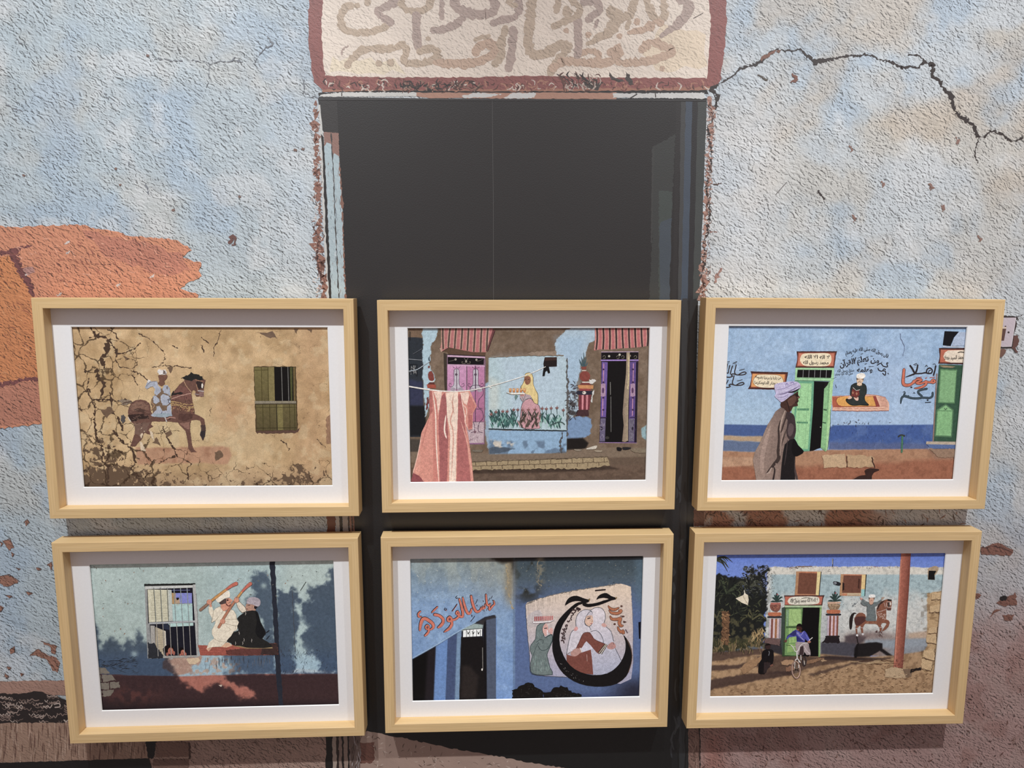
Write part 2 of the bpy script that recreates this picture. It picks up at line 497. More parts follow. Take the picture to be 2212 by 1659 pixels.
def plain_material(name, rgb, rough, var=.03, scale=300):
    m, nt, b = new_mat(name)
    rgbn = nt.nodes.new('ShaderNodeRGB'); rgbn.outputs[0].default_value = tuple(lin(rgb)) + (1,)
    nt.links.new(scalecol(nt, rgbn.outputs[0], rng(nt, noise(nt, mapped(nt), scale, 3), .3, .7, 1 - var, 1 + var)), b.inputs['Base Color'])
    b.inputs['Roughness'].default_value = rough; b.inputs['Specular IOR Level'].default_value = .3
    return m

MURAL = mural_material(); PRINT = print_material(); CRACKLE = crackle_material(); WOOD = wood_material()
MATW = plain_material('white_mat_board', (240, 240, 241), .8, .012)
CORE = plain_material('bright_board_core', (250, 250, 248), .8, .01)
BACK = plain_material('brown_hardboard', (120, 92, 66), .8, .08)
FLOORM = plain_material('grey_gallery_floor', (120, 116, 112), .5, .06, 8)

# ------------------------------------------------------------------ the room: floor, wall with printed mural
GAP = 0.012
fl = mesh_obj('floor', [(-4, -5, 0), (4, -5, 0), (4, GAP + .2, 0), (-4, GAP + .2, 0), (-4, -5, -.1), (4, -5, -.1), (4, GAP + .2, -.1), (-4, GAP + .2, -.1)],
              [(0, 1, 2, 3), (7, 6, 5, 4), (0, 4, 5, 1), (1, 5, 6, 2), (2, 6, 7, 3), (3, 7, 4, 0)], FLOORM)
fl['kind'] = 'structure'

WM = np.eye(4); WM[1, 3] = GAP
wall = Surface(WM, None, MURAL, 1e-5, gain=.95, sat=.90); wall.room = .0016

def paint_wall(cv):
    x, y = cv.x, cv.y
    cv.r[:] = 1.0
    t = np.clip(x / 2212, 0, 1)[:, None]
    cv.c[:] = np.array([176, 192, 200]) * (1 - t) + np.array([196, 202, 205]) * t
    a = sstep(.50, .68, fbm(x, y, 150, 3, 5)) * (.35 + .55 * sstep(900, 2000, x) * sstep(700, 100, y) + .2)
    cv.mix(np.clip(a, 0, 1) * .75, (196, 190, 178))
    a = sstep(.50, .70, fbm(x, y, 120, 11, 4)); cv.mix(a * .55, (164, 188, 210))
    a = sstep(.55, .72, fbm(x, y, 70, 21, 4)); cv.mix(a * .5, (214, 216, 216))
    a = sstep(.48, .72, fbm(x + .4 * y, y, 130, 31, 6)) * sstep(1300, 1700, x) * sstep(900, 300, y); cv.mix(a * .55, (196, 178, 156))
    # paler plaster either side of the doorway
    a = sstep(160, 20, np.abs(x - 1600)) * sstep(100, 300, y) * sstep(760, 600, y); cv.mix(a * .6, (222, 226, 228))
    a = sstep(90, 10, np.abs(x - 650)) * sstep(150, 300, y); cv.mix(a * .5, (208, 216, 220))
    # the wall turns to bare brown plaster lower down
    n = (fbm(x, y, 90, 41, 5) - .5) * 260
    br = sstep(1230, 1430, y + n) * sstep(1450, 1550, x)
    cv.mix(br, (160, 102, 88))
    br = sstep(1480, 1560, y) * sstep(1540, 1440, x) * sstep(120, 170, x); cv.mix(br, (168, 138, 124))
    br = sstep(1640, 1760, y + n * .3); cv.mix(br, (160, 110, 96))
    gr = sstep(1010, 1240, y + n * .5) * sstep(1500, 1600, x) * .5; cv.mix(gr, (176, 170, 172))
    rust = sstep(1060, 1110, y) * sstep(1180, 1130, y) * sstep(1480, 1530, x) * sstep(1960, 1840, x) * sstep(.40, .55, fbm(x, y, 40, 51))
    cv.mix(rust, (165, 112, 88))
    lp = sstep(.56, .66, fbm(x, y, 55, 61, 5)) * sstep(1250, 1400, y) * sstep(1480, 1560, x); cv.mix(lp * .3, (130, 86, 76))
    lp = sstep(.56, .66, fbm(x, y, 45, 71, 5)) * sstep(1300, 1420, y) * sstep(1480, 1560, x); cv.mix(lp * .3, (172, 150, 142))

xs = np.concatenate([[-4.0, -2.6, -1.7], np.linspace(-1.3, 1.3, 440), [1.7, 2.6, 4.0]])
zs = np.concatenate([[0, .35, .6], np.linspace(Z0 - .72, Z0 + 1.18, 330), [Z0 + 1.6, Z0 + 2.4, 4.6]])
wall_obj = wall.grid('wall_back', xs, zs, paint_wall, MURAL)
wall_obj['kind'] = 'structure'
wall_obj.location = (0, GAP, 0)

# --- doorway
BLK = (18, 18, 18)
k = wall.ink('printed_doorway'); k.relief = .05
k.poly('P', [(690, 213), (1527, 212), (1508, 646), (1497, 1120), (1488, 1570), (1484, 1800), (1474, 2312), (800, 2312), (793, 1800), (780, 1560), (764, 1130), (745, 640)], BLK)
k.poly('Wd', [(1800, 330), (1920, 265), (1910, 500), (1880, 1130), (1785, 1130), (1800, 830)], (46, 50, 48), rough=3)
k.poly('Wd', [(1835, 560), (1905, 560), (1885, 1130), (1835, 1130)], (58, 68, 64), rough=3)
k.poly('Wd', [(1840, 720), (1900, 700), (1890, 1130), (1838, 1130)], (60, 72, 82), rough=3, step=30)
for (x0, x1, x2, x3, c) in ((1925, 1950, 1925, 1905, (28, 27, 27)), (1950, 1975, 1955, 1935, (60, 62, 62)), (1975, 2010, 1985, 1950, (62, 76, 92)), (2010, 2038, 2010, 1985, (25, 26, 29)), (2038, 2085, 2045, 2012, (60, 66, 64))):
    k.poly('Wd', [(x0, 95), (x1, 95), (x2, 1130), (x3, 1130)], c, rough=1.5, step=40)
k.poly('Wd', [(1800, 340), (1812, 340), (1800, 830), (1793, 830)], (52, 54, 52), rough=1.5)
for (a, b2, c, d, col) in ((1455, 1470, 1462, 1450, (26, 27, 29)), (1473, 1486, 1478, 1466, (46, 48, 50)), (1490, 1505, 1492, 1480, (34, 36, 37))):
    k.poly('P', [(a, 646), (b2, 646), (c, 1800), (c - 10, 2310), (d - 10, 2310), (d, 1800)], col, rough=1.2, step=22)
k.scatter('P', [(1455, 700), (1490, 700), (1470, 1650), (1448, 1650)], 26, 40, 7, [(52, 54, 58), (60, 62, 64), (30, 30, 30)], ang=(1.5, 1.65), seed=8)
k.stroke('Wd', [(970, 90), (975, 600), (976, 1130)], 1.6, (90, 90, 88), smooth=0, cap=False)        # seam between two wallpaper strips
k.disc('Wd', 1285, 620, 55, 30, (16, 16, 16), rot=.9, rough=5, n=24); k.disc('Wd', 1205, 275, 16, 30, (18, 18, 18), rough=4)
k.disc('Wd', 1210, 615, 26, 12, (19, 19, 19), rot=.8, rough=4)
k.poly('Wb2', [(245, 105), (300, 112), (540, 162), (740, 205), (980, 245), (1180, 285), (1390, 315), (2060, 490), (2040, 2030), (200, 2030), (200, 290), (215, 120)], (172, 144, 130), rough=3, step=14)
k.relief = .6
k.poly('Wb2', [(205, 170), (285, 165), (285, 285), (205, 285)], (120, 78, 66), rough=3)
k.scatter('Wb2', [(250, 130), (700, 220), (1300, 312), (280, 312)], 70, 26, 5, [(100, 78, 66), (128, 104, 92), (200, 178, 164)], seed=4)

# --- left jamb of the doorway
k = wall.ink('printed_jamb'); k.relief = .15
k.poly('Wdl', [(95, 125), (235, 130), (247, 372), (135, 362), (112, 330)], (42, 41, 40))
k.poly('Wdl', [(95, 160), (108, 160), (135, 420), (150, 800), (185, 1640), (160, 1640), (122, 800), (105, 300)], (208, 208, 203), rough=1.5, step=30)
k.poly('Wdl', [(112, 380), (135, 400), (158, 800), (165, 1000), (200, 1640), (176, 1640), (145, 1000), (130, 600)], (24, 22, 20), rough=3, step=25)
k.poly('Wdl', [(135, 362), (247, 372), (254, 590), (145, 560)], (152, 114, 102), rough=1.5)
k.poly('Wdl', [(138, 470), (160, 440), (190, 450), (205, 540), (215, 520), (250, 545), (275, 900), (302, 1640), (195, 1640), (165, 900)], (180, 200, 206), rough=2, step=18)
k.stroke('Wdl', [(190, 375), (205, 600), (225, 1100), (250, 1600)], 7, (62, 58, 56), smooth=0, rough=1.5, step=20, wob=.5)
k.stroke('Wdl', [(252, 590), (268, 800), (285, 1250), (300, 1640)], 9, (140, 98, 82), rough=2, step=14, wob=.8)
k.scatter('Wdl', [(150, 600), (250, 600), (295, 1600), (200, 1600)], 60, 40, 5, [(140, 120, 110), (205, 218, 222), (120, 130, 140)], ang=(1.45, 1.7), seed=5)
# continues below, between the frames and at the very bottom
k.poly('Wg1', [(1750, 50), (1808, 50), (1808, 190), (1755, 190)], (120, 66, 44), rough=3)
for a, b2, c in ((1808, 1830, (190, 186, 182)), (1830, 1850, (40, 32, 28)), (1850, 1885, (178, 170, 165)), (1885, 1896, (58, 42, 36)), (1896, 1908, (165, 120, 100)), (1908, 1916, (60, 40, 34)), (1916, 1926, (140, 92, 76))):
    k.poly('Wg1', [(a, 50), (b2, 50), (b2 + 8, 200), (a + 8, 200)], c, rough=1.5)
k.poly('Wb', [(1945, 60), (1985, 60), (1998, 290), (1990, 2080), (1975, 2080)], (24, 19, 17), rough=4)
for a, b2, c in ((1985, 2008, (176, 158, 144)), (2008, 2022, (52, 38, 32)), (2022, 2040, (150, 128, 116)), (2040, 2052, (34, 26, 22)), (2052, 2075, (160, 138, 124)), (2075, 2086, (26, 20, 18)), (2086, 2150, (118, 98, 90))):
    k.poly('Wb', [(a, 60), (b2, 60), (b2 + 6, 400), (b2 + 10, 2080), (a + 10, 2080), (a + 6, 400)], c, rough=3, step=20)
k.scatter('Wb', [(2086, 80), (2150, 80), (2150, 290), (2086, 290)], 25, 40, 7, [(150, 140, 138), (70, 54, 48), (170, 160, 160)], ang=(1.3, 1.8), seed=6)

# --- broken plaster along the edges of the doorway
k = wall.ink('printed_plaster_edge'); k.relief = .8
k.stroke('Wdl', [(75, 150), (70, 270), (85, 480), (95, 800), (112, 1000), (95, 1100), (108, 1250), (135, 1500), (140, 1640)], [14, 30, 18, 28, 12, 42, 46, 28, 24], (150, 104, 88), rough=9, step=9, wob=.9)
k.stroke('Wdl', [(60, 1080), (100, 1180), (85, 1300), (130, 1500)], 10, (84, 52, 44), rough=6, step=9, wob=.7)
k.scatter('Wdl', [(60, 300), (110, 300), (150, 1600), (60, 1600)], 110, 32, 8, [(150, 100, 84), (96, 64, 54), (222, 216, 210), (206, 190, 182)], bend=.9, seed=9)
k.stroke('Wdr', [(510, 60), (520, 160), (508, 330), (500, 560), (490, 760), (480, 980), (465, 1180), (455, 1480)], [24, 50, 30, 24, 22, 18, 26, 34], (172, 128, 112), rough=9, step=9, wob=.9)
k.stroke('Wdr', [(540, 10), (556, 90), (548, 120)], [16, 26, 10], (40, 34, 32), rough=5, step=8, wob=.5)
k.stroke('Wdr', [(505, 170), (530, 200), (500, 240), (500, 330), (520, 420), (515, 560), (490, 640), (485, 700), (510, 830), (495, 960), (470, 1080), (465, 1230), (440, 1330)], 12, (54, 42, 38), rough=4, step=9, wob=.8)
k.stroke('Wdr', [(535, 660), (590, 650)], 7, (96, 70, 60), rough=2, wob=.5); k.stroke('Wdr', [(500, 1000), (560, 1000)], 7, (150, 112, 100), rough=2, wob=.5)
k.stroke('Wdr', [(540, 1360), (570, 1300), (595, 1260)], [10, 20, 8], (168, 128, 116), rough=4, step=8, wob=.6)
k.scatter('Wdr', [(490, 100), (560, 100), (520, 700), (500, 1480), (450, 1480), (480, 800)], 190, 32, 7, [(120, 76, 62), (70, 48, 42), (222, 218, 214), (206, 196, 190), (190, 150, 132)], bend=.9, seed=10)
k.poly('Wg2', [(268, 30), (330, 30), (330, 125), (268, 125)], (122, 80, 64), rough=2)
k.poly('Wb3', [(160, 200), (228, 200), (228, 700), (222, 2290), (150, 2290), (160, 700)], (138, 106, 94), rough=2, step=20); k.stroke('Wb3', [(230, 200), (232, 700), (226, 2290)], 7, (30, 22, 20), rough=1.5, step=14, wob=.5)
k.scatter('Wb3', [(165, 210), (225, 210), (225, 480), (165, 480)], 30, 60, 6, [(104, 76, 66), (160, 130, 116)], ang=(1.5, 1.65), seed=11)

# --- lintel strip over the doorway
k = wall.ink('printed_lintel'); k.relief = .1
k.poly('Wp', [(110, 452), (500, 438), (2000, 432), (2010, 458), (110, 470)], (30, 27, 26), rough=2, step=20)
k.poly('Wp', [(125, 432), (500, 405), (1000, 415), (2030, 420), (2010, 440), (1000, 446), (500, 440), (130, 448)], (172, 118, 96), rough=2, step=16)
k.poly('Wp', [(118, 462), (220, 450), (590, 450), (600, 470), (118, 472)], (216, 216, 210), rough=1.5)
k.poly('Wp', [(585, 452), (1560, 452), (1560, 484), (640, 478), (585, 470)], (186, 138, 116), rough=1.5)
for q in ([(800, 470), (870, 452), (1000, 460), (930, 476), (820, 478)], [(1010, 478), (1050, 455), (1170, 452), (1160, 476), (1080, 482)], [(1545, 456), (1990, 452), (1990, 482), (1545, 476)]):
    k.poly('Wp', q, (214, 214, 210), rough=2)
k.poly('Wp', [(110, 472), (640, 480), (2000, 486), (2000, 494), (105, 488)], (52, 52, 52))
k.stroke('Wp', [(1630, 478), (1660, 460)], 6, (50, 44, 42)); k.stroke('Wp', [(1750, 456), (1752, 474)], 5, (60, 50, 46)); k.stroke('Wp', [(222, 452), (222, 468)], 5, (70, 60, 56))

# --- painted plaque over the door with its lettering
k = wall.ink('printed_plaque'); k.relief = .42
k.poly('Wp', [(75, -130), (62, 0), (58, 90), (62, 220), (75, 330), (88, 400), (125, 436), (400, 438), (1000, 436), (1500, 432), (2030, 424), (2068, 400), (2085, 260), (2100, 110), (2096, 0), (2080, -130), (1900, -330), (1500, -420), (1080, -440), (640, -420), (250, -330)], (150, 88, 82), rough=3, step=16)
k.poly('Wp', [(130, 0), (122, 130), (130, 280), (142, 370), (500, 378), (950, 376), (1100, 368), (1500, 378), (2003, 382), (2012, 250), (2021, 90), (2012, 0), (1990, -110), (1820, -270), (1450, -345), (1080, -360), (680, -345), (330, -270), (160, -110)], (240, 225, 208), rough=2.5, step=14)
k.poly('Wp', [(1800, 120), (1990, 160), (1990, 330), (1760, 340), (1700, 250)], (238, 218, 190), rough=14, step=16)
k.poly('Wp', [(170, 280), (460, 300), (520, 350), (170, 355)], (240, 224, 196), rough=14, step=16)
# crumbling lower edge
k.scatter('Wp', [(130, 395), (560, 400), (2020, 405), (2020, 430), (130, 440)], 170, 34, 9, [(60, 42, 38), (96, 58, 50), (180, 126, 104), (212, 196, 182), (128, 74, 66)], bend=1.0, seed=12)
for q in ([(1525, 350), (1545, 375), (1575, 385), (1600, 395), (1560, 400), (1530, 380)], [(1605, 350), (1625, 365), (1645, 415), (1625, 418), (1605, 385)], [(1390, 400), (1420, 390), (1490, 410), (1470, 440), (1430, 430)]):
    k.poly('Wp', q, (70, 60, 56), rough=3)
k.scatter('Wp', [(1290, 360), (1480, 370), (1480, 440), (1290, 430)], 50, 40, 9, [(48, 40, 38), (190, 170, 156), (100, 64, 54)], ang=(.3, 2.0), bend=1, seed=13)
k.scatter('Wp', [(500, 405), (860, 400), (900, 435), (520, 432)], 60, 40, 9, [(46, 38, 36), (150, 116, 100), (90, 58, 50)], bend=.8, seed=14)
k = wall.ink('printed_lettering'); k.relief = .45
L1, L2, L3 = (200, 178, 154), (188, 166, 154), (206, 176, 152)
for pts, w, c in [([(290, 60), (205, 110), (185, 220), (220, 310), (330, 350), (500, 350), (640, 310), (720, 240)], 72, L1), ([(720, 240), (650, 200), (590, 150), (640, 80), (780, 30)], 74, L2),
                  ([(830, -20), (850, 60), (900, 110), (1010, 120), (1110, 90), (1175, -30)], 62, L1), ([(1000, 160), (1005, 250), (1010, 380), (1030, 520)], 78, L2), ([(1275, -20), (1280, 90), (1280, 195)], 48, L2),
                  ([(1420, -20), (1450, 100), (1620, 150), (1790, 150), (1860, 70), (1830, -40)], 86, L2), ([(1510, 190), (1440, 260), (1330, 310), (1190, 330)], 72, L2),
                  ([(2110, -10), (2120, 110), (2050, 190), (1930, 220), (1840, 250)], 72, L2), ([(2060, -20), (2000, 30), (2080, 60)], 50, L1),
                  ([(240, 710), (330, 620), (420, 540), (560, 530), (720, 530), (860, 490), (895, 560), (870, 640), (900, 690), (1040, 690), (1200, 640), (1240, 560), (1150, 530), (1040, 560)], 70, L1),
                  ([(1220, 680), (1400, 695), (1600, 680), (1750, 640), (1860, 560), (1800, 470), (1690, 500), (1650, 570)], 84, L3), ([(1960, 300), (1930, 450), (1920, 600), (1860, 690)], 80, L1), ([(2060, 330), (2040, 500), (2030, 640), (2005, 740)], 80, L2),
                  ([(1640, 430), (1790, 390)], 40, L1), ([(190, 590), (200, 540), (260, 500)], 18, L2)]:
    k.stroke('pl', pts, np.asarray(w) * 1.16, c, rough=6, step=20, wob=.16)
for x, y, r in ((360, 62, 34), (475, 25, 40), (1130, 420, 30), (595, 690, 38), (722, 680, 42)): k.disc('pl', x, y, r, r, L1, rough=5)
for pts, w, c in [([(150, -30), (135, 150), (115, 350), (110, 500), (160, 590), (290, 590), (400, 520), (470, 480), (540, 500)], 92, L1), ([(540, 500), (490, 590), (400, 680), (350, 790)], 76, L1),
                  ([(370, 740), (500, 665), (700, 680), (900, 690), (1050, 640), (1080, 520), (1000, 570)], 84, L3), ([(650, 600), (760, 555), (860, 570), (850, 660)], 62, L3),
                  ([(1080, 680), (1300, 680), (1500, 640), (1680, 560), (1560, 500), (1450, 455), (1370, 500), (1340, 540)], 76, L3), ([(640, 240), (640, 380), (650, 520), (640, 600)], 76, L2),
                  ([(560, -10), (650, 60), (640, 170), (500, 230), (385, 285)], 68, L1), ([(440, -10), (410, 120)], 58, L1), ([(520, 90), (530, 150)], 84, L1), ([(720, 20), (850, 20), (870, 110), (760, 210)], 76, L2), ([(855, 220), (835, 290)], 36, L2),
                  ([(1040, 130), (1050, 220), (1000, 340), (860, 420), (750, 475)], [150, 140, 90, 80, 40], L1), ([(1110, 210), (1210, 150), (1255, 50), (1280, -20)], 80, L1), ([(1395, -20), (1440, 120), (1490, 210), (1570, 190), (1585, 80), (1580, -20)], 72, L1),
                  ([(1540, 240), (1430, 290), (1330, 325), (1200, 355)], [90, 90, 70, 40], L3), ([(1760, -10), (1850, 60), (1810, 180), (1700, 290), (1550, 395)], [110, 100, 96, 80, 40], L2), ([(1200, 240), (1180, 300)], 50, L1)]:
    k.stroke('pr', pts, np.asarray(w) * 1.12, c, rough=6, step=20, wob=.16)
for x, y, r in ((1285, 238, 38), (760, 380, 36), (520, 335, 30), (1095, 395, 32), (1560, 745, 30)): k.disc('pr', x, y, r, r, L3, rough=5)
k.stroke('pr', [(1900, 200), (2000, 145)], 8, (110, 96, 90))

# --- cracks
k = wall.ink('printed_crack'); k.relief = .2
CK = (52, 44, 42)
MC = [(130, 570), (200, 540), (260, 500), (300, 455), (400, 425), (460, 395), (470, 370), (540, 330), (640, 335), (700, 325), (750, 370), (800, 415), (890, 395), (990, 375), (1140, 360), (1220, 385), (1300, 410), (1380, 450), (1420, 440), (1480, 450), (1530, 410), (1580, 430), (1575, 510), (1620, 530), (1650, 590), (1710, 640), (1720, 720), (1760, 770), (1850, 830), (1880, 910), (1920, 910), (1960, 870), (2040, 890), (2100, 940), (2150, 930), (2200, 890), (2300, 860)]
k.stroke('Wr', MC, [8, 7, 8, 10, 12, 14, 14, 9, 8, 8, 18, 16, 14, 12, 9, 9, 12, 14, 9, 10, 14, 16, 18, 12, 16, 16, 16, 20, 18, 14, 12, 9, 10, 10, 12, 10, 8], CK, smooth=0, rough=4, step=9, wob=.55)
k.stroke('Wr', [(440, 400), (470, 375), (540, 335), (560, 345)], 14, (132, 90, 74), rough=4, step=8, wob=.8)
k.stroke('Wr', [(1530, 410), (1490, 370), (1420, 365)], 10, CK, rough=3, step=8, wob=.5)
k.stroke('Wr', [(1890, 920), (1860, 1010), (1880, 1080)], 6, CK, rough=3, step=8, wob=.5)
k.stroke('Wr', [(135, 575), (120, 600), (150, 640), (140, 700)], [20, 26, 20, 12], (46, 38, 36), rough=5, step=8, wob=.5)
k.stroke('Wr', [(820, 1270), (860, 1320)], 12, (60, 52, 50), rough=3, wob=.5); k.stroke('Wr', [(610, 1210), (540, 1290)], 4, (110, 104, 102))
k.stroke('Wr', [(650, 490), (675, 530), (640, 545)], [10, 26, 8], (128, 84, 70), rough=4, step=6); k.stroke('Wr', [(425, 500), (480, 530)], [8, 14], (92, 84, 74), rough=3)
for x, y in ((1570, 1240), (1250, 1220), (1060, 1450), (1740, 930), (1650, 1380), (1040, 985), (1890, 1580)):
    k.stroke('Wr', [(x - 14, y - 18), (x + 6, y), (x - 4, y + 22)], [6, 20, 6], (146, 112, 100), rough=4, step=6, wob=.6)
for pts in ([(980, 380), (1100, 395), (1210, 405)], [(1270, 405), (1400, 420), (1460, 405), (1540, 405), (1560, 380)], [(1540, 400), (1610, 410)], [(1690, 415), (1720, 350), (1810, 288), (1775, 240)], [(1390, 425), (1388, 520), (1370, 580)], [(1500, 610), (1540, 670)], [(2010, 610), (2060, 640), (2110, 650)], [(1990, 480), (2020, 560), (2010, 620)], [(690, 610), (740, 690)], [(860, 1080), (865, 1110)], [(970, 1230), (985, 1290)], [(110, 250), (150, 300)], [(20, 680), (150, 740)], [(870, 10), (880, 40)]):
    k.stroke('W0', pts, 5, (124, 130, 138), smooth=0, rough=5, step=11, wob=.8)
for x, y in ((800, 1225), (1590, 1305), (1150, 1395), (980, 370), (160, 1165), (770, 1120), (1960, 995), (2012, 988)):
    k.disc('W0', x, y, 11, 8, (132, 104, 94), rough=3)
k.stroke('W0', [(1520, 1610), (1550, 1570), (1565, 1610), (1540, 1625)], [14, 24, 16, 8], (112, 76, 70), rough=5, step=8, wob=.5)

# --- orange plaster patch
k = wall.ink('printed_orange_patch'); k.relief = 1.0
k.poly('Wo', [(-160, 90), (0, 90), (60, 102), (130, 105), (330, 90), (590, 85), (650, 105), (850, 130), (900, 160), (1100, 178), (1250, 190), (1330, 230), (1380, 262), (1330, 300), (1310, 322), (1450, 360), (1425, 420), (1452, 450), (1350, 500), (1290, 540), (1420, 580), (1400, 640), (1250, 760), (700, 1100), (420, 1400), (290, 1510), (200, 1522), (0, 1546), (-160, 1550), (-420, 1500), (-700, 1200), (-880, 760), (-800, 330), (-500, 130)], (210, 138, 104), rough=5, step=18)
k.poly('Wo', [(-160, 320), (90, 305), (160, 430), (245, 600), (290, 900), (300, 1180), (0, 1215), (-160, 1220)], (206, 130, 80), rough=5, step=20)
k.poly('Wo', [(-160, 1240), (300, 1200), (300, 1480), (150, 1515), (-160, 1540)], (186, 122, 98), rough=5, step=20)
k.poly('Wo', [(600, 140), (1000, 200), (1300, 300), (1380, 400), (1200, 460), (800, 330)], (194, 124, 100), rough=14, step=18)
for pts, w in (([(-160, 300), (60, 280), (110, 262)], 26), ([(90, 280), (130, 370), (190, 470), (240, 590)], [40, 46, 40, 26]), ([(100, 290), (150, 255), (230, 235)], [30, 22, 6]), ([(-160, 1240), (0, 1228), (130, 1205), (300, 1185)], 30)):
    k.stroke('Wo', pts, w, (122, 68, 66), rough=6, step=12, wob=.4)
k.scatter('Wo', [(0, 120), (1000, 190), (1300, 400), (900, 600), (200, 500)], 120, 46, 9, [(160, 92, 72), (222, 158, 130), (140, 80, 66)], ang=(0, 1.2), seed=15)
k.scatter('Wo', [(0, 350), (200, 600), (260, 1100), (0, 1180)], 50, 46, 9, [(160, 92, 62), (214, 146, 98)], ang=(0, 1.2), seed=16)
for x, y in ((485, 210), (850, 515), (1095, 450), (200, 440), (430, 585), (490, 285)): k.stroke('Wo', [(x - 16, y + 8), (x, y), (x + 14, y - 10)], [6, 16, 4], (214, 200, 192), rough=4, step=6)
k.poly('Wo', [(160, 400), (230, 380), (260, 420), (200, 450)], (180, 130, 120), rough=8)

# --- chips, beam and woven cloth low on the left
k = wall.ink('printed_chip'); k.relief = .9
BR = (156, 110, 92)
for q in ([(155, 110), (175, 90), (186, 115), (165, 135)], [(20, 232), (62, 215), (86, 265), (62, 290), (42, 260)], [(0, 450), (60, 440), (122, 480), (90, 500), (40, 515), (-20, 480)], [(300, 380), (328, 360), (328, 410)],
          [(190, 950), (240, 908), (300, 950), (360, 960), (382, 1000), (362, 1052), (330, 1040), (300, 980), (240, 952)], [(258, 858), (320, 880), (357, 890), (352, 942), (330, 932), (320, 900)], [(62, 915), (92, 890), (92, 932), (66, 942)],
          [(-10, 630), (22, 650), (0, 675)], [(40, 570), (82, 575), (62, 585)], [(170, 548), (205, 556), (185, 566)], [(105, 400), (132, 402), (118, 412)], [(70, 300), (92, 312), (80, 328)], [(0, 235), (20, 245), (5, 262)], [(30, 1060), (60, 1085), (40, 1092)], [(130, 1060), (150, 1068), (138, 1078)], [(45, 1020), (72, 1025), (55, 1040)], [(230, 395), (260, 405), (240, 412)]):
    k.poly('Wll', q, BR, rough=4, step=9)
    k.stroke('Wll', [q[0], q[1], q[2]], 4, (96, 70, 62), smooth=0, rough=2, step=8)
for q in ([(130, 882), (190, 868), (240, 890), (236, 910), (130, 910)], [(180, 1080), (200, 1058), (250, 1043), (252, 1082), (205, 1092)], [(165, 1110), (195, 1100), (160, 1132)], [(205, 1120), (245, 1118), (240, 1140), (212, 1140)], [(110, 1045), (132, 1050), (112, 1062)]):
    k.poly('Wrr', q, (132, 88, 74), rough=3, step=7)
k.disc('Wrr', 207, 1062, 13, 9, (24, 18, 18), rough=2); k.stroke('Wrr', [(130, 885), (185, 880), (235, 900)], 3, (78, 48, 42), rough=2, step=6, wob=.6)
k.scatter('Wrr', [(60, 1180), (280, 1120), (280, 1659), (60, 1659)], 60, 12, 3, [(92, 64, 56), (62, 42, 38), (186, 164, 158), (150, 116, 106)], seed=17)
k.scatter('Wb3', [(240, 200), (2200, 120), (2212, 440), (240, 440)], 70, 26, 6, [(116, 80, 70), (100, 66, 58), (168, 134, 120)], seed=18)
k.scatter('Wg2', [(335, 30), (1880, 30), (1880, 120), (335, 120)], 60, 40, 6, [(90, 58, 44), (170, 130, 110), (70, 48, 38), (150, 100, 76)], seed=19)
k = wall.ink('printed_beam'); k.relief = .5
k.poly('Wll', [(-2600, 1140), (-150, 1112), (450, 1105), (470, 1200), (-150, 1200), (-2600, 1230)], (172, 134, 118), rough=3, step=18)
k.poly('Wb', [(-2500, 60), (-400, 0), (880, -20), (885, 215), (400, 228), (0, 242), (-400, 255), (-2500, 320)], (164, 132, 112), rough=2.5, step=20)
k.scatter('Wb', [(-10, 10), (870, 10), (870, 210), (0, 235)], 170, 90, 7, [(122, 92, 76), (186, 156, 136), (110, 78, 66)], ang=(1.5, 1.66), bend=.1, seed=20)
k.poly('Wb', [(870, 110), (932, 110), (920, 215), (885, 215)], (20, 17, 16), rough=3)
k.poly('Wb', [(-2500, 320), (-400, 255), (0, 242), (890, 214), (915, 300), (920, 2080), (-2500, 2080)], (18, 16, 17), rough=2, step=20)
k.poly('Wb', [(932, 118), (1130, 118), (1130, 212), (932, 216)], (128, 96, 82), rough=2); k.poly('Wb', [(915, 222), (1125, 220), (1125, 330), (920, 330)], (122, 92, 80), rough=2)
k.stroke('Wb', [(932, 212), (1130, 208)], 8, (170, 140, 124), rough=2); k.stroke('Wb', [(1132, 120), (1134, 215)], 9, (74, 48, 40), rough=2)
k.scatter('Wb', [(1140, 110), (1930, 90), (1930, 270), (1140, 270)], 50, 30, 5, [(120, 94, 80), (180, 154, 140)], seed=21)
k = wall.ink('printed_woven_cloth'); k.relief = .2
k.poly('Wll', [(-2600, 1225), (-150, 1185), (120, 1190), (230, 1172), (300, 1190), (430, 1230), (440, 1370), (-150, 1378), (-2600, 1420)], (40, 32, 31), rough=3, step=14)
rr = random.Random(5)
for i in range(70):
    x = rr.uniform(-10, 420); y = rr.uniform(1200, 1370)
    if 160 < x < 260 and y < 1230: continue
    n = rr.randint(3, 7); d = rr.uniform(9, 15)
    k.stroke('Wll', [(x + d * j, y + (5 if j % 2 else -5) * rr.uniform(.6, 1.4) + j * rr.uniform(-2, 2)) for j in range(n)], rr.uniform(4, 7), rr.choice([(172, 150, 138), (140, 118, 108), (196, 178, 166), (110, 92, 84)]), smooth=3)
k.stroke('Wll', [(345, 1255), (375, 1250), (380, 1270), (350, 1275)], 8, (190, 172, 162))

